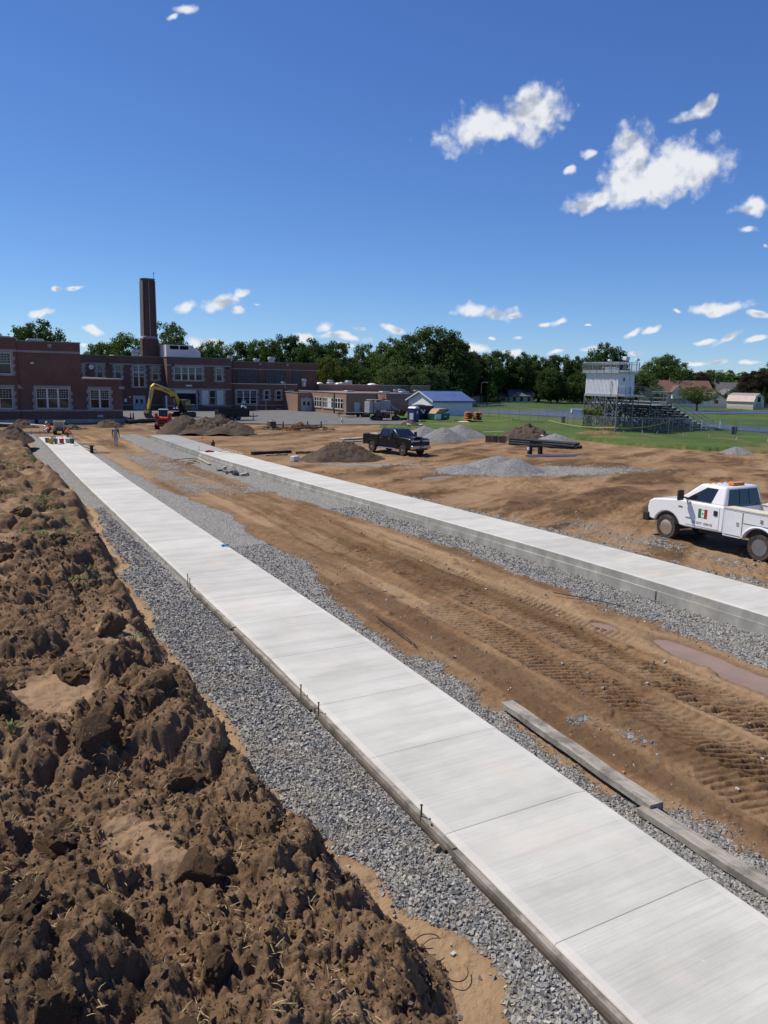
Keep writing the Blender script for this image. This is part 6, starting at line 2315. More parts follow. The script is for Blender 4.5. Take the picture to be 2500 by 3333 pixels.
b = MB().box(-.25, .25, -.06, .06, 0, .04).tube([(-.2, 0, .03), (-.15, 0, .14), (.15, 0, .14), (.2, 0, .03)], .014, 6)
tag(b.build('hand_float', 'dark_trousers', loc=(7.3, 68.3, .155), rotz=.3), 'black concrete hand float lying before the pails', 'tool')
b = MB().box(-.2, .2, -.06, .06, 0, .03).tube([(-.14, 0, .03), (-.1, 0, .12), (.1, 0, .12), (.14, 0, .03)], .014, 6)
tag(b.build('edging_trowel', 'galvanised', loc=(8.2, 66.4, .155), rotz=.2), 'small edging trowel lying alone on the walk', 'tool')
o = thing('cable_drum', 'dark upright drum stool standing at the walk side', 'stool', (8.75, 61.9, -.02))
MB().lathe([(.26, 0), (.26, .04), (.13, .06), (.12, .5), (.22, .53), (.22, .57)], (0, 0, 0), 'z', 16).build('drum', 'black_plastic', o, smooth=True)
MB().lathe([(.2, .57), (.2, .6)], (0, 0, 0), 'z', 16).build('seat', 'dark_cap', o)
for i, (x0, y0, x1, y1) in enumerate(((8.9, 70.4, 10.6, 70.1), (8.9, 69.2, 10.9, 68.8), (9.0, 67.9, 9.4, 64.6), (9.15, 62.6, 9.9, 61.6), (9.3, 62.9, 10.1, 62.0), (8.7, 66.5, 8.9, 63.0))):
    plank(x0, y0, x1, y1, .14, .0, .05, 'pale form lumber strip dropped beside the far end of the walk', 'pale_timber', 'loose lumber by the far walk')
for i, (x0, y0, x1, y1, w, h) in enumerate(((13.2, 54.9, 15.0, 55.6, .1, .05), (15.05, 55.5, 14.7, 50.9, .16, .06), (13.4, 53.4, 14.7, 54.4, .1, .05), (13.6, 52.6, 14.5, 53.3, .12, .05), (13.3, 52.0, 14.4, 52.4, .1, .05))):
    plank(x0, y0, x1, y1, w, .02 + .03 * (i % 2), h, 'pale form lumber strip lying in a loose frame on the stone', 'pale_timber', 'loose lumber by the raised walk')
MB2 = MB().box(-.45, .45, -.35, .35, 0, .03)
tag(MB2.build('plywood_sheet', 'pale_timber', loc=(14.0, 53.1, .0), rotz=.4), 'tan plywood sheet under the loose lumber strips', 'plywood')
for x, y, L, a in ((15.72, 57.3, .75, 0), (19.6, 70.3, .7, .1)):
    b = MB().cyl((0, 0, -.2), (.02, 0, L), .016, n=8)
    tag(b.build('steel_pin', 'rusty_steel', loc=(x, y, gz(x, y))), 'lone steel pin standing beside the raised walk', 'stake', 'pins by the raised walk')
o = thing('red_canister', 'small red canister standing behind the raised walk', 'canister', (19.0, 64.8, gz(19, 64.8)))
MB().lathe([(.16, 0), (.17, .1), (.17, .36), (.1, .46), (.04, .5), (.04, .56)], (0, 0, 0), 'z', 14).build('can', plain('canister_red', (.16, .02, .018), .5, 0, .2, 5), o, smooth=True)
MB().tube([(-.1, 0, .45), (0, 0, .6), (.1, 0, .45)], .015, 5).build('handle', 'black_plastic', o)
b = MB().tube([(-.35, 0, .03), (-.1, .08, .05), (.1, -.05, .04), (.3, .06, .03)], [.07, .1, .09, .05], 7)
tag(b.build('red_glove', 'red_lens', loc=(16.2, 56.0, .385)), 'crumpled red cloth on the joint of the raised walk', 'cloth')
for x0, y0, x1, y1 in ((16.9, 56.3, 17.6, 54.6), (17.5, 57.6, 17.9, 53.6), (18.0, 58.2, 18.1, 53.9)):
    plank(x0, y0, x1, y1, .1, .385, .04, 'thin pale stake laid on the raised walk', 'pale_timber', 'stakes on the raised walk')
b = MB()
for k in range(5):
    b.ball((k * .05 - .1, .02 * math.sin(k * 2), .045), (.05, .045, .04), 8, 5)
tag(b.build('plastic_wrap', plain('blue_film', (.12, .33, .62), .25, 0, .25, 15), loc=(7.85, 25.5, .15), smooth=True), 'crumpled blue plastic bag on the walk', 'litter')
b = MB().lathe([(.052, 0), (.055, .2), (.05, .22), (.04, .22)], (0, 0, 0), 'x', 16)
o = b.build('drain_pipe', 'white_metal', loc=(3.55, 7.6, .02), rotz=.5, smooth=True)
tag(o, 'white plastic pipe end poking from the toe of the soil bank', 'pipe')
for i, (x, y, s_) in enumerate(((4.1, 6.2, .16), (4.12, 5.75, .2))):
    b = MB().tube([(s_ * math.cos(a), s_ * .7 * math.sin(a), .03 + .05 * abs(math.sin(a * .5))) for a in np.linspace(.3, 4.6, 14)], .006, 5)
    tag(b.build('wire_loop', 'black_plastic', loc=(x, y, -.06), rotz=i * 1.3), 'thin black wire loop lying in the sandy trench', 'wire', 'wire loops in the trench')
for p, q in (((8.99, 16.5), (8.78, 14.25)), ((14.65, 16.3), (15.5, 14.4))):
    b = MB().tube([(p[0], p[1], .05), ((p[0] + q[0]) / 2, (p[1] + q[1]) / 2, .07), (q[0], q[1], .05)], .016, 6)
    tag(b.build('rebar', 'rusty_steel'), 'dark steel bar lying along the stone beside the ground level walk' if p[0] < 10 else 'dark steel bar lying on stone below the raised walk', 'rebar')
b = MB().tube([(11.4, 12.0, .02), (12.0, 11.5, .03)], .012, 5)
tag(b.build('wooden_lath', 'pale_timber'), 'pale thin lath lying across the lug prints', 'lath')
# broken concrete bits below the raised walk
for i in range(9):
    r = random.Random(i + 60)
    x, y, s = r.uniform(14.3, 15.2), r.uniform(44, 49), r.uniform(.12, .3)
    b = MB()
    P_ = np.array([[0, 0, s * .2]])
    v, f = pebbles(P_, np.array([s * 1.6]), np.random.default_rng(i), .4, .6)
    b.add(v, f)
    tag(b.build('rubble', 'concrete_wall' if i % 3 else 'dark_soil', loc=(x, y, gz(x, y))), 'broken lump of concrete below the raised walk', 'rubble', 'rubble below the raised walk')

# ---------------------------------------------------------------- middle ground
for x0, y0, x1, y1, w, h, mt, lab, g_ in ((19.8, 57.1, 23.2, 57.5, .35, .22, 'black_steel', 'long black steel beam lying behind the raised walk', None), (20.4, 55.7, 22.3, 56.0, .2, .12, 'pale_timber', 'pale timber under the black beam', None),
                                          (23.4, 57.0, 25.6, 56.6, .3, .18, 'brown_timber', 'dark red timber lying beside the black beam', None), (32.9, 68.4, 37.6, 69.6, .9, .14, 'pale_timber', 'wide pale timber mat behind the pickup bed', None),
                                          (31.0, 65.0, 36.0, 66.0, .5, .16, 'grey_timber', 'grey timber mat close behind the pickup', None)):
    plank(x0, y0, x1, y1, w, gz((x0 + x1) / 2, (y0 + y1) / 2), h, lab, mt, g_)
b = MB().box(-.3, .3, -.2, .2, 0, .35)
tag(b.build('concrete_block', 'white_metal', loc=(21.3, 52.0, gz(21.3, 52)), rotz=.4, bev=.03), 'white square block lying by the brown soil heap', 'block')
o = thing('trench_box', 'low brown timber crate between soil and stone heaps', 'crate', (46.7, 61.6, gz(46.7, 61.6)), R(-48))
for k in range(4):
    MB().box(-1.0 + k * .5, -.52 + k * .5, -.03, .03, .05, .62).build('board', 'brown_timber', o)
    MB().box(-1.0 + k * .5, -.52 + k * .5, .45, .5, .05, .62).build('board', 'brown_timber', o)
MB().box(-1.02, .98, -.05, .52, .0, .06).box(-1.03, .99, -.06, -.03, .55, .64).build('base', 'brown_timber', o)
for x in (-1.03, -.35, .3, .98):
    MB().box(x - .04, x + .04, -.08, -.03, 0, .66).build('batten', 'tan_paint', o)
t = NT('corrugated_black')
co = t.co('Object')
wv = t.n('ShaderNodeTexWave')
wv.inputs['Scale'].default_value = 6
t.l(co, wv.inputs['Vector'])
t.set(Base_Color=(.02, .021, .023), Roughness=.42)
t.bump(wv.outputs['Fac'], .6, .03)
r = random.Random(21)
for k in range(15):
    row = 0 if k < 8 else (1 if k < 12 else 2)
    i = k if k < 8 else (k - 8 if k < 12 else k - 12)
    off = i * .46 + row * .23
    p = Vector((46.3 + off * .72, 59.0 + off * .7,   .14 + row * .21))
    q = Vector((49.0 + off * .38 + r.uniform(-.6, .5), 53.2 + off * .25 + r.uniform(-.7, .4), .14 + row * .17))
    b = MB()
    L = (q - p).length
    b.lathe([(.125, 0), (.125, L - .2), (.155, L - .18), (.155, L), (.11, L), (.105, .0)], (0, 0, 0), 'x', 12)
    o = b.build('drain_pipe', 'corrugated_black', smooth=True)
    o.location = p + Vector((0, 0, gz(p.x, p.y)))
    o.rotation_euler = Vector((1, 0, 0)).rotation_difference((q - p).normalized()).to_euler()
    tag(o, 'long black drain pipe in the fanned stack on the dirt', 'pipe', 'stacked black drain pipes')
o = thing('fork_attachment', 'black loader fork frame standing alone on the dirt', 'attachment', (42.4, 50.4, gz(42.4, 50.4)), R(-12))
MB().box(-.6, .6, -.04, .04, .95, 1.08).box(-.6, .6, -.04, .04, .58, .7).build('cross_bar', 'black_steel', o)
for k in range(7):
    MB().bar((-.6 + k * .19, 0, .68), (-.5 + k * .17, 0, .98), .035).build('grille_bar', 'black_steel', o)
for x in (-.48, .48):
    MB().box(x - .13, x + .13, -.12, .3, 0, .68).build('leg', 'black_steel', o, bev=.02)
MB().box(-.72, -.6, -.1, .1, .35, .6).build('bracket', 'white_metal', o)
for x0, y0, x1, y1 in ((40.2, 49.0, 45.6, 48.0), (39.8, 48.2, 44.2, 47.5)):
    b = MB().tube([(x0, y0, .06), (x1, y1, .08)], .06, 8)
    tag(b.build('steel_pipe', 'galvanised', loc=(0, 0, gz(42, 48))), 'thin grey pipe length lying before the fork frame', 'pipe', 'grey pipes on the dirt')
# hydrant
o = thing('fire_hydrant', 'pale yellow fire hydrant at the edge of the asphalt', 'hydrant', (44.0, 91.2, .03))
MB().lathe([(.17, 0), (.17, .06), (.11, .08), (.11, .5), (.15, .52), (.15, .58), (.12, .66), (.06, .74), (.03, .78)], (0, 0, 0), 'z', 16).build('barrel', plain('hydrant_paint', (.68, .62, .30), .5, 0, .1, 5), o, smooth=True)
for a in (0, math.pi / 2, math.pi):
    MB().cyl((0, 0, .42), (.2 * math.cos(a), -.2 * abs(math.sin(a)), .42), .06, n=10).build('outlet', 'hydrant_paint', o)
MB().cyl((-.12, 0, .3), (-.15, 0, 1.5), .008, n=5).build('marker_rod', 'red_lens', o)
# traffic drums and black pipe by the trench
for x, y, lab in ((19.2, 101.5, 'orange and white barrier post leaning by the school corner'), (19.75, 102.6, 'second orange and white barrier post, upright, farther from the corner')):
    o = thing('barrier_post', lab, 'barrier', (x, y, .09), .3)
    MB().box(-.25, .25, -.25, .25, 0, .08).build('base', 'machine_red', o)
    MB().lathe([(.12, .08), (.1, .5), (.08, .9), (.04, 1.0)], (0, 0, 0), 'z', 12).build('cone', 'orange_vest', o, smooth=True)
    MB().lathe([(.11, .55), (.1, .72)], (0, 0, 0), 'z', 12).build('reflective_band', 'decal_white', o)
b = MB().lathe([(.26, 0), (.26, 5.4), (.22, 5.4), (.22, 0)], (0, 0, .26), 'x', 16)
tag(b.build('culvert_pipe', 'corrugated_black', loc=(17.8, 96.6, .0), rotz=R(40), smooth=True), 'thick black culvert pipe lying along the trench by the excavator', 'pipe')
heap('tarp_heap', 'crumpled black sheeting heaped at the school corner', 'sheeting', 18.8, 98.9, 1.0, .8, .6, 'black_plastic', 31, clod=.4)
# kerb forms near the kneeling worker
for p, q, lab in (((2.0, 82.6), (7.3, 81.4), 'grey metal kerb form with pins leading to the kneeling worker'),):
    b = MB().bar((p[0], p[1], .2), (q[0], q[1], .2), .06, .2)
    o = thing('kerb_form', lab, 'form', (0, 0, 0))
    b.build('rail', 'galvanised', o)
    for k in range(7):
        f = (k + .4) / 7
        x, y = p[0] + (q[0] - p[0]) * f, p[1] + (q[1] - p[1]) * f
        MB().cyl((x, y - .06, -.2), (x, y - .06, .45), .02, n=6).build('pin', 'black_steel', o)
o = thing('bent_kerb_form', 'long curved pale form strip bent towards the school', 'form', (0, 0, 0))
MB().tube([(1, 96.5, .35), (4, 94.5, .35), (6.5, 92.4, .34), (8.1, 90.2, .32), (8.0, 86.5, .28), (7.4, 83.4, .25)], .09, 6).build('strip', 'concrete_edge', o)
for x, y in ((4, 94.5), (6.5, 92.4), (8.05, 89)):
    MB().cyl((x, y, -.1), (x, y, .6), .02, n=6).build('pin', 'black_steel', o)
# ---------------------------------------------------------------- yard clutter by the shed
plain('toilet_blue', (.02, .05, .16), .45, 0, .12, 3)
plain('dumpster_navy', (.014, .02, .06), .5, 0, .2, 3, 0, .4, (.06, .05, .04), .2)
plain('box_green', (.03, .16, .11), .55, 0, .2, 3, 0, .3, (.3, .3, .25), .2)
o = thing('portable_toilet', 'blue portable toilet with white domed roof', 'toilet', (56.1, 93.2, .05), R(28))
MB().box(-.56, .56, -.56, .56, .08, 1.95).build('cabin', 'toilet_blue', o, bev=.05)
MB().prism([(-.6, 1.95), (.6, 1.95), (.52, 2.08), (.25, 2.2), (-.25, 2.2), (-.52, 2.08)], -.6, .6, 'y').build('roof', 'white_metal', o, bev=.03)
MB().box(-.4, .4, -.59, -.56, .15, 1.85).build('door', 'toilet_blue', o, bev=.01)
MB().box(-.16, .16, -.61, -.585, 1.25, 1.6).build('sticker', 'decal_white', o)
MB().box(-.6, .6, -.6, .6, 0, .1).build('skid', 'dirty_steel', o)
MB().cyl((.4, .4, 2.0), (.4, .4, 2.45), .05, n=8).build('vent_pipe', 'white_metal', o)
MB().box(-.595, -.56, -.3, .3, .4, 1.3).build('side_panel', 'decal_white', o)
o = thing('dumpster', 'tall navy waste container with white stickers beside the portable toilet', 'dumpster', (59.3, 96.6, .3), R(8))
MB().hexa([(-1.45, -1.2, .1), (1.35, -1.2, .1), (1.35, 1.2, .1), (-1.45, 1.2, .1)], [(-1.45, -1.2, 1.85), (1.5, -1.2, 1.85), (1.5, 1.2, 1.85), (-1.45, 1.2, 1.85)]).build('body', 'dumpster_navy', o, bev=.02)
for k in range(5):
    MB().box(-1.3 + k * .65, -1.2 + k * .65, -1.28, -1.2, .12, 1.8).build('rib', 'dumpster_navy', o)
MB().box(-1.5, 1.55, -1.27, 1.27, 1.83, 1.95).build('top_rail', 'black_plastic', o)
MB().ball((-.2, 0, 1.85), (1.2, 1.0, .28), 14, 8).build('tarp', 'black_plastic', o, smooth=True)
for x, z, w in ((-1.0, 1.2, .3), (-.35, 1.25, .22), (-.7, .9, .4)):
    MB().box(x, x + w, -1.305, -1.285, z, z + w * .8).build('sticker', 'decal_white', o)
o = thing('green_skip', 'green and pale open skip with planks sticking out', 'skip', (61.0, 94.4, .28), R(10))
MB().hexa([(-1.3, -.85, .05), (1.3, -.85, .05), (1.3, .85, .05), (-1.3, .85, .05)], [(-1.5, -.9, .95), (1.5, -.9, .95), (1.5, .9, .95), (-1.5, .9, .95)]).build('body', 'box_green', o, bev=.02)
MB().box(-1.44, -.3, -.93, -.87, .12, .9).build('front_panel', 'shed_wall', o)
MB().box(-.05, 1.35, -.93, -.88, .2, .85).build('door_panel', 'box_green', o)
MB().box(.4, .75, -.95, -.92, .45, .6).build('sticker', 'decal_white', o)
MB().hexa([(-1.35, -.8, .92), (.3, -.8, .92), (.3, .8, .92), (-1.35, .8, .92)], [(-.5, -.8, 1.6), (.9, -.8, 1.65), (.9, .8, 1.65), (-.5, .8, 1.6)]).build('plywood_load', 'cut_wood', o)
MB().bar((.2, -.5, 1.0), (1.5, -.4, 1.5), .3, .25).build('scrap_block', 'black_plastic', o)
plain('orange_bag', (.42, .12, .045), .6, 0, .25, 4)
for i, (x, y, n_) in enumerate(((62.9, 89.6, 7), (64.1, 89.0, 7))):
    o = thing('bag_pallet', 'orange bag stack on a pallet next to the black bag heap' if i == 0 else 'orange bag stack on a pallet with a white tag', 'bags', (x, y, .3), R(12 - 20 * i))
    MB().box(-.6, .6, -.5, .5, 0, .12).build('pallet', 'brown_timber', o)
    for k in range(n_):
        for s in (-1, 1):
            rr2 = random.Random(k * 7 + s + i)
            b = MB().ball((s * .28 + rr2.uniform(-.04, .04), rr2.uniform(-.03, .03), .22 + k * .175), (.33, .5, .115), 10, 6)
            b.build('bag', 'orange_bag', o, smooth=True)
    if i:
        MB().box(.1, .3, -.56, -.52, .7, .95).build('tag', 'decal_white', o)
heap('bag_heap', 'heap of shiny black bags beside the orange bag pallets', 'bags', 62.0, 91.2, .9, .7, .55, 'black_plastic', 33, clod=.5)
for i in range(4):
    x, y = 60.3 + .1 * i, 87.6 + .35 * i
    plank(x, y, x + 1.7, y + .5, .35, gz(60, 88) + .32 + .02 * i, .05, 'white weathered sheet of board lying on the grass by the bags', 'white_metal', 'boards by the bag pallets')


# ---------------------------------------------------------------- press box and bleachers
plain('box_siding', (.80, .81, .82), .5, .1, .05, 1.5, 0, .4, (.5, .5, .48), .2)
plain('aluminium', (.62, .63, .63), .35, .7, .1, 3)
plain('frame_steel', (.22, .225, .225), .5, .6, .2, 3)
plain('shaded_steel', (.13, .13, .128), .6, .5, .25, 3)  # frame steel with shade in its colour, for members behind and below
PBX, PBY, LZ = 69.3, 68.0, .28
pb = thing('press_box', 'white corrugated press box with railed roof deck above the bleachers', 'press box', (PBX, PBY, 0))
MB().box(.06, 2.7, .05, 5.5, 4.75, 7.22).build('wall', 'box_siding', pb)
n = 24
v = []
for k in range(n * 4 + 1):
    y = 5.5 * k / (n * 4)
    x = 0.0 if k % 4 in (1, 2) else .055
    v += [(x, y, 4.7), (x, y, 6.95)]
b = MB()
b.add(v, [(2 * k, 2 * k + 1, 2 * k + 3, 2 * k + 2) for k in range(n * 4)])
b.build('corrugated_cladding', 'box_siding', pb, fix=False)
MB().box(-.02, .05, -.02, 5.55, 6.95, 7.22).build('frieze', 'box_siding', pb)
MB().box(-.05, .06, -.03, 5.56, 4.42, 4.68).build('base_trim', 'light_grey_metal', pb)
MB().box(-.32, 3.05, -.32, 5.85, 7.22, 7.42).build('roof_deck', 'light_grey_metal', pb)
dr_ = MB().box(.55, 1.35, .0, .045, 4.75, 6.85).build('door', 'box_siding', pb, bev=.01)
MB().box(.78, 1.08, -.02, .0, 6.25, 6.68).build('door_window', 'window_glass', dr_)
MB().box(1.9, 1.93, .02, .05, 4.75, 7.2).build('panel_joint', 'light_grey_metal', pb)
MB().tube([(-.08, 1.1, 4.6), (-.08, 1.1, 6.2), (-.04, 1.1, 6.3)], .05, 8).box(-.14, -.02, 1.0, 1.2, 6.15, 6.3).build('conduit', 'light_grey_metal', pb)


def railing(parent, pts, z0, z1, posts, mat='aluminium', mids=1, r=.035):
    for x, y in posts:
        MB().box(x - .035, x + .035, y - .035, y + .035, z0 - .25, z1).build('rail_post', 'frame_steel', parent)
    for (x0, y0), (x1, y1) in zip(pts[:-1], pts[1:]):
        MB().bar((x0, y0, z1), (x1, y1, z1), r * 2, r * 2).build('top_rail', mat, parent)
        for k in range(mids):
            z = z0 + .12 + (z1 - z0 - .12) * k / max(1, mids)
            MB().bar((x0, y0, z), (x1, y1, z), r * 1.6, r * 2.4).build('lower_rail', mat, parent)
        MB().bar((x0, y0, z1 - .18), (x1, y1, z1 - .18), r * 1.2, r * 1.2).build('mid_rail', mat, parent)


railing(pb, [(-.3, 5.8), (-.3, -.3), (3.0, -.3), (3.0, 5.8), (-.3, 5.8)], 7.4, 8.5, [(-.3, -.3 + 1.22 * k) for k in range(6)] + [(3.0, -.3 + 1.22 * k) for k in range(6)] + [(1.35, -.3), (1.35, 5.8)])
t = NT('screen_mesh')
tr = t.n('ShaderNodeBsdfTransparent')
mx = t.n('ShaderNodeMixShader')
mx.inputs[0].default_value = .16
t.set(Base_Color=(.2, .21, .21), Roughness=.6)
t.l(tr.outputs[0], mx.inputs[1])
t.l(t.b.outputs[0], mx.inputs[2])
t.l(mx.outputs[0], t.t.nodes['Material Output'].inputs['Surface'])
MB().box(-.31, -.29, -.2, 5.75, 7.55, 8.3).build('rail_screen', 'screen_mesh', pb)
MB().box(-.2, 2.95, -.31, -.29, 7.55, 8.3).build('rail_screen', 'screen_mesh', pb)
MB().box(.5, 2.2, 2.2, 2.8, 7.42, 7.9).box(.6, .7, 1.2, 3.4, 7.85, 7.95).build('roof_bench', 'aluminium', pb)
for x, y, z, s in ((-.2, 1.4, 8.7, .2), (.8, -.25, 8.95, .32), (2.6, -.25, 8.85, .24)):
    f_ = MB().hexa([(x - s, y - s, z - s * .6), (x + s * .7, y - s, z - s * .8), (x + s * .7, y + s, z - s * .8), (x - s, y + s, z - s * .6)], [(x - s, y - s, z + s * .7), (x + s, y - s, z + s * .5), (x + s, y + s, z + s * .5), (x - s, y + s, z + s * .7)])
    fo = f_.build('loudspeaker', 'white_metal', pb, bev=.05)
    MB().cyl((x, y, 7.4), (x, y, z - s * .5), .05, n=8).build('speaker_post', 'galvanised', fo)
# entry deck and stair
MB().box(0, 3.2, -1.25, 0.0, 4.5, 4.62).build('entry_deck', 'aluminium', pb)
railing(pb, [(.02, -.05), (.02, -1.22), (1.5, -1.22)], 4.6, 5.68, [(.02, -.05), (.02, -1.22), (.8, -1.22), (1.5, -1.22)])
railing(pb, [(1.6, -1.22), (3.2, -1.22)], 4.6, 5.68, [(2.4, -1.22), (3.2, -1.22)], 'frame_steel')
for k in range(6):
    z = 4.72 + k * .19
    MB().bar((3.2, -1.22, z), (4.9, -1.22, z - 1.0), .045).build('stair_rail', 'frame_steel', pb)
for k in range(5):
    MB().box(3.25 + k * .33, 3.6 + k * .33, -1.2, 0, 4.38 - k * .2, 4.43 - k * .2).build('stair_tread', 'aluminium', pb)
MB().box(.0, 1.6, -1.27, -1.22, 4.3, 4.5).build('deck_fascia', 'frame_steel', pb)
# tower under the box: posts and crossing braces
ys = [0, 1.83, 3.66, 5.5]
for x in (0.02, 2.68):
    for y in ys:
        MB().box(x - .06, x + .06, y - .06, y + .06, LZ - .3, 4.45).build('post', 'frame_steel', pb)
    for z in (4.4, 2.35, .75):
        MB().bar((x, 0, z), (x, 5.5, z), .09, .09).build('girt', 'frame_steel', pb)
    for a, c in zip(ys[:-1], ys[1:]):
        for z0, z1 in ((.45, 2.3), (2.35, 4.35)):
            MB().bar((x - .05, a, z0), (x - .05, c, z1), .07).build('brace', 'frame_steel' if z0 > 1 else 'shaded_steel', pb)
            MB().bar((x + .05, c, z0), (x + .05, a, z1), .07).build('brace', 'shaded_steel', pb)
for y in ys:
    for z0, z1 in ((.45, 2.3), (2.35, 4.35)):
        MB().bar((0, y, z0), (2.7, y, z1), .07).build('brace', 'shaded_steel', pb)
        MB().bar((0, y + .08, z1), (2.7, y + .08, z0), .07).build('brace', 'shaded_steel', pb)

bl = thing('bleachers', 'grey aluminium bleacher rows stepping down to the running track', 'bleachers', (0, 0, 0))
NR, X0, Z0 = 11, 76.9, 3.85
run, rise = .80, .335
yA, yB = 67.0, 77.5
for k in range(NR):
    x, z = X0 + k * run, Z0 - k * rise
    MB().box(x - .30, x - .02, yA, yB, z - .03, z + .02).build('seat_plank', 'aluminium', bl)
    MB().box(x + .05, x + .42, yA + .01, yB - .01, z - .42, z - .38).build('foot_plank', 'aluminium', bl)
    MB().box(x + .0, x + .03, yA + .02, yB - .02, z - .34, z - .06).build('riser', 'shaded_steel', bl)
MB().box(73.9, 76.6, yA, yB, 3.42, 3.5).build('walk_platform', 'aluminium', bl)
for k in range(6):
    x = 73.95 + .5 * k
    MB().box(x, x + .04, yA + .1, yB, 3.2, 3.42).build('joist', 'shaded_steel', bl)
fy_ = np.arange(yA + .1, yB, 1.98)
for j, y in enumerate(fy_):
    xe, ze = X0 + (NR - 1) * run, Z0 - (NR - 1) * rise - .45
    MB().bar((X0 - .4, y, Z0 - .4), (xe + .3, y, ze - .02), .09, .14).build('stringer', 'frame_steel' if j == 0 else 'shaded_steel', bl)
    for k in range(NR + 1):
        x = 73.95 + k * 1.05
        zt = 3.4 if x < X0 else Z0 - .4 - (x - X0) / run * rise
        if zt < .5:
            continue
        MB().box(x - .045, x + .045, y - .045, y + .045, LZ - .3, zt).build('post', 'frame_steel' if j == 0 else 'shaded_steel', bl)
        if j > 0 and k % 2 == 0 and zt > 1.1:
            MB().bar((x, y - 1.98, .4), (x, y, zt - .15), .06).build('brace', 'shaded_steel', bl)
            MB().bar((x + .06, y, .4), (x + .06, y - 1.98, zt - .15), .06).build('brace', 'shaded_steel', bl)
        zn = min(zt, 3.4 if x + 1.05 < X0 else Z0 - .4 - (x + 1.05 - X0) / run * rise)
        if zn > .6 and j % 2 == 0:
            MB().bar((x, y, zn - .15), (x + 1.05, y, .35), .055).build('brace', 'shaded_steel', bl)
    MB().bar((73.95, y, .75), (xe - .8, y, .72), .06, .08).build('ground_girt', 'shaded_steel', bl)
for (xa, za), (xb, zb) in (((73.95, .4), (76.0, 3.3)), ((73.95, 3.3), (76.0, .4))):
    MB().bar((xa, yA - .02, za), (xb, yA - .02, zb), .07).build('end_brace', 'frame_steel', bl)
railing(bl, [(73.95, yA), (76.75, yA)], 3.5, 5.12, [(73.95, yA), (76.1, yA), (76.75, yA)], mids=2)
railing(bl, [(73.95, yA), (73.95, yB)], 3.5, 4.6, [(73.95, yA + 2.0 * k) for k in range(6)], 'frame_steel')
for kk in (0, 1, 2):
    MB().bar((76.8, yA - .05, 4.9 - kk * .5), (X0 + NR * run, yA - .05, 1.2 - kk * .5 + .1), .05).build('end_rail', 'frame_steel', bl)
for k in range(0, NR, 2):
    x, z = X0 + k * run, Z0 - k * rise
    MB().box(x - .03, x + .03, yA - .08, yA - .02, z - .3, z + 1.05).build('rail_post', 'frame_steel', bl)
# white rails of the entry ramp
rp = thing('entry_ramp', 'white railed aluminium ramp at the low end of the bleachers', 'ramp', (0, 0, 0))
for y, xs in ((66.6, 82.9), (65.4, 84.9)):
    for k in range(6):
        z = 1.5 - k * .2
        MB().bar((xs, y, z), (xs + 2.9, y - .9, z - 1.05 if z - 1.05 > .25 else .28), .05, .06).build('rail', 'white_metal', rp)
    for f in (0, .5, 1):
        MB().box(xs + 2.9 * f - .04, xs + 2.9 * f + .04, y - .9 * f - .04, y - .9 * f + .04, .15, 1.55 - 1.0 * f).build('post', 'white_metal', rp)
for z in (1.62, 1.3):
    MB().bar((80.4, 67.2, z + .1), (85.0, 65.6, z), .06).build('top_rail', 'white_metal', rp)
for x in (81.5, 83.2):
    MB().box(x - .04, x + .04, 66.8, 66.88, .1, 1.7).build('post', 'white_metal', rp)
MB().bar((83.4, 66.0, .9), (86.6, 64.9, .3), 1.1, .06).build('ramp_deck', 'aluminium', rp)

# ---------------------------------------------------------------- chain link fences
t = NT('chain_link')
g = t.n('ShaderNodeNewGeometry')
s3 = t.n('ShaderNodeSeparateXYZ')
t.l(g.outputs['Position'], s3.inputs[0])
u = t.math('ADD', s3.outputs[0], s3.outputs[1])
w1 = t.math('GREATER_THAN', t.math('ABSOLUTE', t.math('SUBTRACT', t.math('FRACT', t.math('MULTIPLY', t.math('ADD', u, s3.outputs[2]), 12.0)), .5)), .474)
w2 = t.math('GREATER_THAN', t.math('ABSOLUTE', t.math('SUBTRACT', t.math('FRACT', t.math('MULTIPLY', t.math('SUBTRACT', u, s3.outputs[2]), 12.0)), .5)), .474)
tr = t.n('ShaderNodeBsdfTransparent')
mx = t.n('ShaderNodeMixShader')
t.set(Base_Color=(.3, .31, .31), Roughness=.5, Metallic=.5)
t.l(t.math('MAXIMUM', w1, w2), mx.inputs[0])
t.l(tr.outputs[0], mx.inputs[1])
t.l(t.b.outputs[0], mx.inputs[2])
t.l(mx.outputs[0], t.t.nodes['Material Output'].inputs['Surface'])


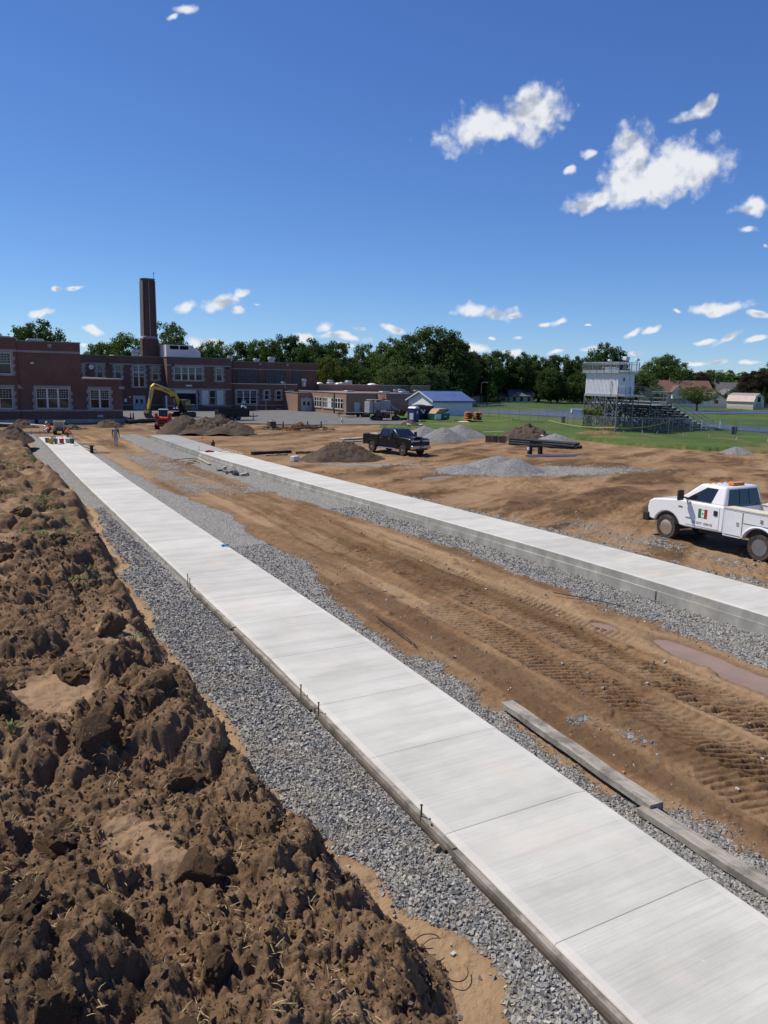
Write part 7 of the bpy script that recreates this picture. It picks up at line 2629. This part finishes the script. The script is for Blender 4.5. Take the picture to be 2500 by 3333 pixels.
def fence(label, pts, h, z0, step, mat='galvanised', name='chain_link_fence', rail=True, r=.035):
    o = thing(name, label, 'fence', (0, 0, 0))
    for (xa, ya), (xb, yb) in zip(pts[:-1], pts[1:]):
        L = math.hypot(xb - xa, yb - ya)
        k = max(1, int(round(L / step)))
        for i in range(k):
            x, y = xa + (xb - xa) * i / k, ya + (yb - ya) * i / k
            MB().cyl((x, y, z0 - .4), (x, y, z0 + h), r, n=8).build('post', mat, o)
        if rail:
            MB().bar((xa, ya, z0 + h - .02), (xb, yb, z0 + h - .02), .045).build('top_rail', mat, o)
        d = Vector((-(yb - ya), xb - xa, 0)).normalized() * .004
        MB().hexa([(xa - d.x, ya - d.y, z0 + .03), (xb - d.x, yb - d.y, z0 + .03), (xb + d.x, yb + d.y, z0 + .03), (xa + d.x, ya + d.y, z0 + .03)],
                  [(xa - d.x, ya - d.y, z0 + h - .05), (xb - d.x, yb - d.y, z0 + h - .05), (xb + d.x, yb + d.y, z0 + h - .05), (xa + d.x, ya + d.y, z0 + h - .05)]).build('mesh_panel', 'chain_link', o)
    x, y = pts[-1]
    MB().cyl((x, y, z0 - .4), (x, y, z0 + h), r, n=8).build('post', mat, o)
    return o


fence('tall chain link fence on the lawn in front of the bleachers', [(76, 107), (74.6, 98), (74.4, 90), (71.5, 81), (67.3, 73.0), (67.3, 66.0), (73.5, 63.6), (77.6, 60.8), (79.6, 59.2), (82.6, 55.5), (88, 48)], 1.8, .3, 2.9)
fence('low chain link fence along the inner side of the running track', [(96, 112), (120, 115.5), (150, 110.5), (185, 107)], 1.2, .35, 5.0)
fence('far chain link fence before the trees and houses', [(84, 128), (120, 137), (158, 137), (190, 127)], 1.3, .2, 6.0)
# equipment cabinet and bins on the field side
o = thing('equipment_box', 'white flat topped equipment chest beyond the track fence', 'chest', (98.3, 105.6, .42), R(-29))
MB().box(-1.3, 1.3, -.4, .4, .25, .8).build('body', 'white_metal', o)
MB().box(-1.35, 1.35, -.45, .45, .8, .88).build('lid', 'white_metal', o)
for x in (-1.1, 1.1):
    MB().box(x - .05, x + .05, -.3, .3, 0, .25).build('leg', 'black_steel', o)
for x, y, lab in ((75.6, 84.2, 'dark blue waste bin behind the fence, away from the ramp'), (80.9, 60.3, 'dark blue waste bin beside a fence post near the white ramp')):
    o = thing('waste_bin', lab, 'bin', (x, y, .3))
    MB().lathe([(.27, 0), (.31, .8), (.31, .82)], (0, 0, 0), 'z', 16).build('drum', 'dumpster_navy', o, smooth=True)
    MB().lathe([(.33, .8), (.33, .86), (.2, .95), (.19, .96)], (0, 0, 0), 'z', 16).build('lid', 'black_plastic', o, smooth=True)
# survey laths on the lawn
for x, y in ((70.9, 63.0), (71.5, 59.8), (71.6, 56.5), (72.3, 53.6), (73.5, 50.8), (69.8, 64.2), (68.0, 65.4)):
    b = MB().box(-.025, .025, -.01, .01, -.1, .42)
    o = b.build('survey_lath', 'white_metal', loc=(x, y, .25))
    o.rotation_euler = (R(6), R(8 if y > 56 else 20), .4)
    tag(o, 'short white survey lath standing in the grass before the bleachers', 'stake', 'survey laths on the lawn')
# caution tape
plain('caution_yellow', (.62, .52, .05), .5, 0, .2, 20)
t_posts = [(61.5, 78.0), (66.5, 77.0), (69.0, 66.5), (74.1, 64.6)]
for i, (x, y) in enumerate(t_posts[:2]):
    b = MB().box(-.03, .03, -.03, .03, -.2, 1.15)
    tag(b.build('tape_post', 'pale_timber', loc=(x, y, .25)), 'thin wooden post holding yellow tape on the lawn', 'post', 'tape posts')
for p, q, sag in (((58.6, 84.0, 1.0), (61.5, 78.0, 1.3), .25), ((61.5, 78.0, 1.3), (66.5, 77.0, 1.2), .35), ((66.5, 77, 1.2), (67.3, 66.0, .95), .35), ((67.4, 65.9, .95), (73.5, 63.5, 1.75), .35)):
    b = MB()
    m_ = 14
    v = []
    for k in range(m_ + 1):
        f = k / m_
        x, y = p[0] + (q[0] - p[0]) * f, p[1] + (q[1] - p[1]) * f
        z = p[2] + (q[2] - p[2]) * f - sag * 4 * f * (1 - f)
        v += [(x, y, z - .04), (x, y, z + .04)]
    b.add(v, [(2 * k, 2 * k + 2, 2 * k + 3, 2 * k + 1) for k in range(m_)])
    o = b.build('caution_tape', 'caution_yellow', fix=False)
    md = o.modifiers.new('thick', 'SOLIDIFY')
    md.thickness = .006
    tag(o, 'yellow caution tape span sagging between posts on the lawn', 'tape', 'caution tape spans')
b = MB().tube([(47.5, 74.5, .35), (50.5, 71.3, .22), (53.5, 69.2, .45)], .05, 6)
tag(b.build('pale_hose', 'cream_lip'), 'pale pipe sagging along the cut lawn edge behind the stone heaps', 'pipe')

# ---------------------------------------------------------------- houses beyond the field
plain('siding_white', (.68, .68, .66), .7, 0, .05, 1)
plain('siding_cream', (.66, .60, .46), .7, 0, .06, 1)
plain('siding_green', (.36, .46, .38), .7, 0, .06, 1)
plain('siding_tan', (.42, .36, .28), .7, 0, .06, 1)
plain('shingle_brown', (.15, .085, .065), .9, 0, .25, 2, .01)
plain('shingle_grey', (.13, .13, .135), .9, 0, .25, 2, .01)
plain('barn_roof', (.33, .26, .26), .6, .2, .12, 1)


def house(label, x, y, w, d, eave, ridge, wall, roof, rotz=R(-29), z=0.0, wins=(), chimney=None, cat='house', name='house', gable_wins=()):
    """ridge runs along local x; front face at local -y"""
    o = thing(name, label, cat, (x, y, z), rotz)
    MB().prism([(-d / 2, -1.0), (d / 2, -1.0), (d / 2, eave), (0, ridge), (-d / 2, eave)], -w / 2, w / 2, 'x').build('wall', wall, o)
    for s in (-1, 1):
        b = MB()
        e = .45
        sl = (ridge - eave) / (d / 2)
        b.hexa([(-w / 2 - e, s * (d / 2 + e), eave - sl * e + .02), (w / 2 + e, s * (d / 2 + e), eave - sl * e + .02), (w / 2 + e, 0, ridge + .02), (-w / 2 - e, 0, ridge + .02)],
               [(-w / 2 - e, s * (d / 2 + e), eave - sl * e + .2), (w / 2 + e, s * (d / 2 + e), eave - sl * e + .2), (w / 2 + e, 0, ridge + .2), (-w / 2 - e, 0, ridge + .2)])
        ro = b.build('roof', roof, o)
        if chimney and s == 1:
            MB().box(chimney - .35, chimney + .35, -.3, .4, ridge - .6, ridge + .9).build('chimney', 'brick_dark', ro)
    for wx, wz, ww, wh in wins:
        f = MB().box(wx - ww / 2 - .1, wx + ww / 2 + .1, -d / 2 - .06, -d / 2 + .02, wz - .1, wz + wh + .1).build('window', 'window_frame', o)
        MB().box(wx - ww / 2, wx + ww / 2, -d / 2 - .08, -d / 2 - .05, wz, wz + wh).build('pane', 'window_glass', f)
    for wy, wz, ww, wh in gable_wins:
        f = MB().box(-w / 2 - .06, -w / 2 + .02, wy - ww / 2 - .1, wy + ww / 2 + .1, wz - .1, wz + wh + .1).build('window', 'window_frame', o)
        MB().box(-w / 2 - .08, -w / 2 - .05, wy - ww / 2, wy + ww / 2, wz, wz + wh).build('pane', 'window_glass', f)
    return o


hb = house('large white house with brown shingle roof and front gable', 178, 151, 14.5, 9, 4.2, 7.3, 'siding_white', 'shingle_brown', z=-.3, wins=((-4, 1.0, 1.2, 1.5), (-1, 1.0, 1.2, 1.5), (3, 1.0, 1.6, 1.5), (5.5, 1.0, 1.2, 1.5)), chimney=-3)
b = MB().prism([(-4.4, 2.5), (-1.4, 2.5), (-1.4, 4.3), (-2.9, 5.9), (-4.4, 4.3)], -6.2, -2, 'y')
b.build('front_gable', 'siding_white', hb)
for s in (-1, 1):
    MB().bar((-2.9, -6.4, 6.0), (-2.9 + s * 1.8, -6.4, 4.15), .15, .12).build('gable_trim', 'white_metal', hb)
    MB().hexa([(-2.9, -6.5, 5.98), (-2.9 + s * 1.8, -6.5, 4.1), (-2.9 + s * 1.8, 0, 4.1), (-2.9, 0, 5.98)], [(-2.9, -6.5, 6.12), (-2.9 + s * 1.9, -6.5, 4.2), (-2.9 + s * 1.9, 0, 4.2), (-2.9, 0, 6.12)]).build('gable_roof', 'shingle_brown', hb)
MB().box(-6.8, -.5, -5.4, -4.5, .0, 2.6).build('porch', 'siding_tan', hb)
house('white gabled garage with dark roof beyond the white vinyl fence', 176.2, 139.2, 7.5, 6.5, 2.0, 4.0, 'siding_white', 'shingle_grey', rotz=R(58), gable_wins=((0, 1.2, 1.0, 1.0),))
house('grey roofed white house behind the dark hedge', 208.5, 160, 8, 7, 3.6, 6.6, 'siding_white', 'shingle_grey', z=.2, wins=((-2.5, 2, 1, 1.2), (2, 2, 1, 1.2)), chimney=-3)
house('white gabled dormer end house tucked before the grey roofed house', 203.5, 155.5, 5, 5.5, 2.6, 4.8, 'siding_white', 'shingle_grey', rotz=R(61), gable_wins=((0, 2.4, .8, .9),))
house('distant house of which only a pale grey roof shows above the hedge', 221, 153, 9, 7, 5.2, 7.4, 'siding_cream', 'barn_roof')
house('small white house by the two utility poles', 131, 178.5, 6, 6, 1.9, 3.0, 'siding_white', 'shingle_grey', wins=((-1.2, .7, .8, .9), (1.2, .7, .8, .9)), rotz=R(61), gable_wins=((0, .8, 1.2, .9),))
house('long low tan house with brown roof behind the utility poles', 133.6, 174.5, 9.0, 6, 1.85, 2.9, 'siding_tan', 'shingle_brown', wins=((-2.5, .6, 1.2, .9), (0, .6, 1.2, .9), (2.5, .6, 1.2, .9)))
house('pale green house with dark roof under the tall trees', 137.4, 171.2, 6.5, 6, 2.1, 3.6, 'siding_green', 'shingle_grey', wins=((-2, .7, .8, 1.1), (0, .7, .8, 1.1), (2, .7, .8, 1.1)))
bn = thing('gambrel_barn', 'cream barn with pinkish gambrel roof beside the dark hedge', 'barn', (174.2, 127.4, .1), R(-78))
gp_ = [(-3, -.5), (3, -.5), (3, 2.1), (2.2, 3.4), (0, 4.0), (-2.2, 3.4), (-3, 2.1)]
MB().prism(gp_, -3.3, 3.3, 'x').build('wall', 'siding_cream', bn)
for a, c in (((3.2, 2.0), (2.25, 3.45)), ((2.25, 3.45), (0, 4.08)), ((0, 4.08), (-2.25, 3.45)), ((-2.25, 3.45), (-3.2, 2.0))):
    MB().hexa([(-3.5, a[0], a[1]), (3.5, a[0], a[1]), (3.5, c[0], c[1]), (-3.5, c[0], c[1])], [(-3.5, a[0], a[1] + .1), (3.5, a[0], a[1] + .1), (3.5, c[0], c[1] + .1), (-3.5, c[0], c[1] + .1)]).build('roof', 'barn_roof', bn)
MB().box(3.3, 3.36, -.8, .8, 2.0, 3.3).build('loft_door', 'dark_interior', bn)
MB().box(3.3, 3.34, -1.6, 1.6, -.3, 1.7).build('barn_door', 'siding_tan', bn)
wf = thing('vinyl_fence', 'solid white vinyl fence in front of the large white house', 'fence', (166.6, 136.4, -.1), R(-29))
for k in range(6):
    MB().box(-5.6 + k * 1.88, -3.76 + k * 1.88, -.03, .03, 0.0, 1.25).build('panel', 'siding_white', wf)
for k in range(7):
    MB().box(-5.72 + k * 1.88, -5.56 + k * 1.88, -.08, .08, -.2, 1.35).build('post', 'siding_white', wf)
for x, y, h, arm, lab in ((112.4, 154.9, 5.6, True, 'wooden utility pole with a street lamp arm'), (110.8, 150.2, 6.0, False, 'plain wooden utility pole with a cross arm')):
    o = thing('utility_pole', lab, 'utility pole', (x, y, 0))
    MB().cyl((0, 0, -.5), (0, 0, h), .16, .11, n=8).build('pole', 'bark', o)
    if arm:
        MB().tube([(0, 0, h - .2), (.6, -.3, h + .1), (1.1, -.6, h)], .05, 6).build('lamp_arm', 'galvanised', o)
        MB().box(.95, 1.4, -.85, -.55, h - .08, h + .06).build('lamp_head', 'light_grey_metal', o)
    else:
        MB().bar((-.8, .4, h - .5), (.8, -.4, h - .5), .1).build('cross_arm', 'bark', o)


# ---------------------------------------------------------------- trees
def leaf_material(name, dark, mid, light):
    t = NT(name)
    ri = t.n('ShaderNodeNewGeometry').outputs['Random Per Island']
    n1 = t.noise(t.co('World'), .28, 4, .6)
    f = t.math('ADD', t.math('MULTIPLY', ri, .45), t.math('MULTIPLY', n1, .55))
    c = t.ramp(f, (.22, dark), (.5, mid), (.78, light))
    t.set(Base_Color=c, Roughness=.6)
    t.b.inputs['Specular IOR Level'].default_value = .25
    tl = t.n('ShaderNodeBsdfTranslucent')
    t.l(t.mix(1.0, c, (1.0, 1.1, .5), 'MULTIPLY'), tl.inputs['Color'])
    mx = t.n('ShaderNodeMixShader')
    mx.inputs[0].default_value = .38
    t.l(t.b.outputs[0], mx.inputs[1])
    t.l(tl.outputs[0], mx.inputs[2])
    t.l(mx.outputs[0], t.t.nodes['Material Output'].inputs['Surface'])
    return t.m


leaf_material('leaf_dark', (.022, .042, .013), (.05, .09, .023), (.095, .15, .04))
leaf_material('leaf_mid', (.036, .066, .016), (.076, .13, .03), (.13, .195, .05))
leaf_material('leaf_light', (.035, .062, .02), (.075, .115, .038), (.13, .175, .065))
leaf_material('leaf_yellow', (.035, .055, .012), (.085, .115, .022), (.15, .185, .04))
leaf_material('leaf_purple', (.018, .012, .012), (.04, .026, .022), (.06, .055, .03))
leaf_material('leaf_silver', (.07, .085, .05), (.14, .16, .105), (.22, .24, .17))
plain('tree_bark', (.075, .06, .048), .95, 0, .35, 6, .01)


def crown_mesh(name, seed, mat, n_leaf=8500, shape='round', leaf=.034):
    """unit crown: sits on z=0..1, about 1 wide; leaf clumps on many limbs"""
    rg = np.random.default_rng(seed)
    nc = 230
    C, S = [], []
    while len(C) < nc:
        p = rg.uniform(-1, 1, 3)
        if shape == 'round':
            ok = p[0] ** 2 + p[1] ** 2 + (p[2] * .98) ** 2
        elif shape == 'tall':
            w = 1.0 - .55 * max(p[2], -.2) ** 2 - .18 * (p[2] < -.4)
            ok = (p[0] ** 2 + p[1] ** 2) / (w * w) if abs(p[2]) < 1 else 9
            ok = max(ok, p[2] ** 2)
        elif shape == 'cone':
            w = max(.06, .5 - .5 * p[2])
            ok = (p[0] ** 2 + p[1] ** 2) / (w * w)
        else:                                   # spreading
            ok = p[0] ** 2 + p[1] ** 2 + (p[2] / .8) ** 2 + .4 * max(0, -p[2])
        lump = .80 + .36 * (fbm(np.array([math.atan2(p[1], p[0]) * 1.3 + seed]), np.array([p[2] * 1.6]), 1.0, 3, seed)[0])
        if ok > lump ** 2:
            continue
        if ok < .2 and rg.random() < .6:
            continue
        C.append(p)
        S.append(rg.uniform(.12, .22) * (1.15 if p[2] < .3 else .85))
    C, S = np.array(C), np.array(S)
    which = rg.integers(0, nc, n_leaf)
    d = rg.normal(size=(n_leaf, 3))
    d /= np.linalg.norm(d, axis=1)[:, None]
    rr_ = rg.random(n_leaf) ** .4
    P = C[which] + d * (S[which] * rr_)[:, None] * np.array([1.15, 1.15, .8])
    # hanging sprays at the edge of each clump, upright tips on top
    P[:, 2] += .02 * rg.normal(size=n_leaf)
    up = d * .7 + rg.normal(size=(n_leaf, 3)) * .55 + np.array([0, 0, .35])
    up /= np.linalg.norm(up, axis=1)[:, None]
    tdir = np.cross(up, rg.normal(size=(n_leaf, 3)))
    tdir /= np.linalg.norm(tdir, axis=1)[:, None] + 1e-9
    bdir = np.cross(up, tdir)
    ls = leaf * rg.uniform(.6, 1.5, n_leaf)
    a, b = tdir * ls[:, None], bdir * (ls * rg.uniform(.45, .8, n_leaf))[:, None]
    bend = up * (ls * .35)[:, None]
    V = np.stack([P - a, P - b * .9 + bend * .4, P + a * 1.1 - bend, P + b], 1).reshape(-1, 3)
    V[:, :2] *= .5
    V[:, 2] = V[:, 2] * .5 + .5
    Fc = np.arange(n_leaf * 4).reshape(-1, 4)
    return mb_mesh(name, V, Fc, mat), C


def trunk_mesh(name, C, seed, crown_h, crown_w, base, spread=.9):
    """tapered trunk with limbs up to the clump centres; real metres"""
    b = MB()
    r = random.Random(seed)
    top = base + crown_h * .72
    R0 = .028 * (base + crown_h) + .06
    b.tube([(0, 0, -.4), (.05, .02, base * .5), (.0, .08, base), (.12, .05, base + crown_h * .35), (.05, 0, top)], [R0 * 1.25, R0 * .95, R0 * .8, R0 * .5, R0 * .15], 9)
    idx = list(range(len(C)))
    r.shuffle(idx)
    for i in idx[:22]:
        p = C[i]
        q = Vector((p[0] * .5 * crown_w * spread, p[1] * .5 * crown_w * spread, base + (p[2] * .5 + .5) * crown_h))
        s = Vector((0, .05, base + crown_h * r.uniform(-.02, .4)))
        m_ = (s + q) / 2 + Vector((r.uniform(-.3, .3), r.uniform(-.3, .3), -.08 * crown_h))
        w = R0 * r.uniform(.22, .4)
        b.tube([s, m_, q], [w, w * .6, w * .15], 5)
    return b


CROWNS = {}
for key, seed, mat, n_, shp in (('maple', 1, 'leaf_mid', 17000, 'round'), ('oak', 2, 'leaf_dark', 18000, 'round'), ('poplar', 3, 'leaf_mid', 15000, 'tall'), ('elm', 4, 'leaf_dark', 17000, 'tall'),
                                ('willow', 5, 'leaf_light', 17000, 'spread'), ('locust', 6, 'leaf_yellow', 15000, 'round'), ('copper', 7, 'leaf_purple', 24000, 'round'), ('spruce', 8, 'leaf_dark', 11000, 'cone'), ('olive', 9, 'leaf_silver', 11000, 'spread'), ('open', 12, 'leaf_yellow', 5200, 'spread'), ('big', 10, 'leaf_dark', 26000, 'round'), ('bigmaple', 11, 'leaf_mid', 24000, 'round')):
    CROWNS[key] = crown_mesh('crown', seed, mat, n_, shp, .027 if 'big' in key else .032)


def tree(label, x, y, top, w, key, base=None, group=None, z=0.0, rot=None, seed=0, name='broadleaf_tree'):
    me, C = CROWNS[key]
    base = max(1.2, top * .16) if base is None else base
    ch_ = top - base
    r = random.Random(int(x * 13 + y * 7) + seed)
    o = thing(name, label, 'tree', (x, y, z), rot if rot is not None else r.uniform(0, 6.28), group)
    c = link('crown', me, o, (0, 0, base - .02 * ch_))
    c.scale = (w, w, ch_ * 1.04)
    trunk_mesh('trunk', C, r.randint(0, 999), ch_, w, base).build('trunk', 'tree_bark', o, smooth=True, fix=False)
    return o


tree('leafy tree rising behind the school block with the stepped gable', 14.5, 163.4, 15.3, 12.5, 'oak')
tree('rounded leafy tree between the chimney stack and a low yellow green tree', 33.9, 181.3, 14.8, 10.5, 'maple')
tree('low yellow green tree barely topping the school roof', 28.8, 183.6, 12.8, 8.5, 'locust')
tree('upright tree between the chimney stack and the white rooftop unit', 39.4, 166.8, 16.6, 9.5, 'poplar')
tree('slim tree behind the white rooftop unit', 46.8, 178, 13.3, 7.5, 'willow')
G1 = 'row of trees behind the school'
L1 = 'tall tree in the dense row behind the flat brick gymnasium'
for x, y, h, w, k in ((50.5, 176, 13.2, 7, 'maple'), (54, 178, 13.8, 8, 'poplar'), (58.5, 175, 13.4, 9.5, 'elm'), (62.8, 172, 14.3, 9.5, 'poplar'), (67.5, 169, 15.0, 10, 'elm'), (71, 163, 14.2, 11, 'oak'), (75.5, 160, 13.6, 10, 'elm'), (66, 178, 13.5, 9, 'maple'), (74, 172, 13.5, 9, 'poplar')):
    tree(dict(maple='rounded mid green', poplar='upright mid green', elm='upright dark green', oak='rounded dark green')[k] + ' tree in the dense row behind the gymnasium', x, y, h, w, k, group=G1 + ', ' + k)
tree('bright yellow green tree at the end of the gymnasium wall', 69.0, 150.2, 10.6, 8.0, 'locust', .8)
tree('dark bushy tree low beside the yellow green tree', 75.6, 152, 9.0, 8.0, 'oak', .5)
tree('pale green tree in the dip of the tree line beside the gymnasium', 82.5, 168, 10.8, 8.5, 'locust', .8)
tree('upright tree between the dip and the biggest crown', 86.8, 167, 14.0, 8.0, 'poplar')
tree('biggest dark crown of all, towering behind the white shed', 95.7, 152.7, 17.4, 17.5, 'big', 2.0)
tree('broad mid green crown beside the biggest dark crown', 89.5, 159, 15.0, 13.5, 'bigmaple', 1.4)
tree('dark full crown between the biggest crown and the utility poles', 103.4, 154.3, 15.6, 12.5, 'big', 1.2)
tree('light green spreading tree before the biggest crown', 82.3, 142.6, 10.0, 10.5, 'willow', 1.0)
tree('light green lower tree close behind the white shed', 88.0, 140.5, 9.8, 9.0, 'willow', .8)
tree('dark tree filling the gap behind the shed roof', 96, 146, 8.5, 10.5, 'oak', .6)
G2 = 'tree belt beyond the playing field'
L2 = 'tall dark tree in the belt beyond the playing field'
for x, y, h, w, k in ((114, 168, 13.8, 10, 'elm'), (118.5, 173, 13.2, 10, 'oak'), (129.5, 176, 13.4, 10.5, 'maple'), (134.5, 177, 14.0, 10.5, 'elm'), (139.5, 172.5, 13.6, 10, 'oak'), (144, 171, 13.2, 10.5, 'poplar'), (149, 169, 13.2, 10, 'elm'), (153.5, 166, 12.9, 10, 'oak'), (158, 163.5, 12.0, 10, 'maple'), (124, 183, 12.5, 10, 'maple'),
                      (142, 163.5, 9.5, 8.5, 'oak'), (150, 160, 9.0, 9, 'elm'), (157, 157, 8.5, 9, 'oak'), (129, 186, 12, 11, 'oak'), (146, 180, 12.5, 11, 'elm'), (108.5, 163, 12.5, 9.5, 'elm'), (164, 163, 9.5, 9, 'elm')):
    tree(('lower ' if h < 10 else 'tall ') + dict(maple='rounded mid green', poplar='upright mid green', elm='upright dark green', oak='rounded dark green')[k] + ' tree in the belt beyond the playing field', x, y, h, w, k, 1.0 if h < 10 else 1.6, group=G2 + ', ' + k + (', low' if h < 10 else ''))
tree('dark purple leaved tree in the belt', 124.6, 177, 13.6, 9.0, 'copper')
tree('small dark spruce by the utility poles', 119.5, 160, 6.8, 4.6, 'spruce', .3, name='spruce_tree')
tree('tree standing directly behind the press box', 128.5, 130.5, 14.6, 10.0, 'oak', 3.0)
tree('dark round tree between the press box and the large white house', 150.5, 140, 8.3, 9.5, 'oak', 1.0)
tree('silvery pale willow beside the press box stair', 100.3, 90.5, 6.2, 4.4, 'olive', .8)
tree('big dense tree behind the brown roofed house', 179.5, 158.5, 14.2, 15.5, 'bigmaple', 1.6)
tree('dark purple tree low behind the brown roofed house', 196, 160, 9.5, 9, 'copper', 1.0)
tree('hazy mid green tree far behind the grey roofed house', 214, 172, 11.6, 11, 'willow', 1.5)
tree('dark copper tree above the clipped hedge', 214, 153, 10.5, 12, 'copper', 1.0)
tree('tall tree at the far end of the hedge', 232, 158, 14.6, 15, 'maple', 1.5)
tree('distant round tree between two house roofs', 226, 178, 11.0, 12, 'maple', 1.5)
tree('open crowned small tree standing on the grass before the white vinyl fence', 143.2, 116.6, 6.2, 8.8, 'open', 1.7)
for k in range(11):
    f = k / 10
    tree('dark clipped evergreen in the hedge beside the barn', 172.5 + 22 * f, 140.5 - 12 * f, 4.4 + 1.2 * f + .5 * math.sin(k * 2.1), 3.2, 'spruce' if k % 2 else 'oak', .2, group='evergreens in the hedge', name='evergreen')
# the wood that closes the horizon far behind
rg = np.random.default_rng(44)
V, Fc, k0 = [], [], 0
for i in range(150):
    a = R(-12 + 82 * i / 149 + rg.uniform(-.5, .5))
    dd = rg.uniform(330, 420)
    me, C = CROWNS[('maple', 'elm', 'oak', 'poplar')[i % 4]]
    co_ = np.empty(len(me.vertices) * 3, np.float32)
    me.vertices.foreach_get('co', co_)
    co_ = co_.reshape(-1, 4, 3)[::38]
    w, h = rg.uniform(13, 20), rg.uniform(9, 12.5)
    ce = co_.mean(1, keepdims=True)
    q = (ce + (co_ - ce) * 5.0) * np.array([w, w, h]) + np.array([math.sin(a) * dd, math.cos(a) * dd, 0])
    V.append(q.reshape(-1, 3))
V = np.concatenate(V)
struct(link('distant_wood', mb_mesh('distant_wood', V, np.arange(len(V)).reshape(-1, 4), 'leaf_mid')), 'stuff')
# vine on the press box tower
V = []
for i in range(700):
    s = rg.random()
    x, y = PBX - .15 + rg.normal(0, .25), PBY + 2.2 + rg.uniform(0, 3.2)
    z = (2.3 + rg.normal(0, .22)) if s < .6 else rg.uniform(.3, 2.2)
    if s >= .6:
        y = PBY + 4.6 + rg.normal(0, .35)
    p = np.array([x, y, z])
    a = rg.normal(size=3) * .09
    b_ = rg.normal(size=3) * .06
    V += [p - a, p - b_, p + a, p + b_]
o = link('climbing_vine', mb_mesh('climbing_vine', np.array(V), np.arange(len(V)).reshape(-1, 4), 'leaf_yellow'))
tag(o, 'yellow green vine climbing the press box tower and fence', 'vine')

for ob in bpy.data.objects:
    if 'category' in ob and 'kind' not in ob:
        ob['kind'] = 'thing'
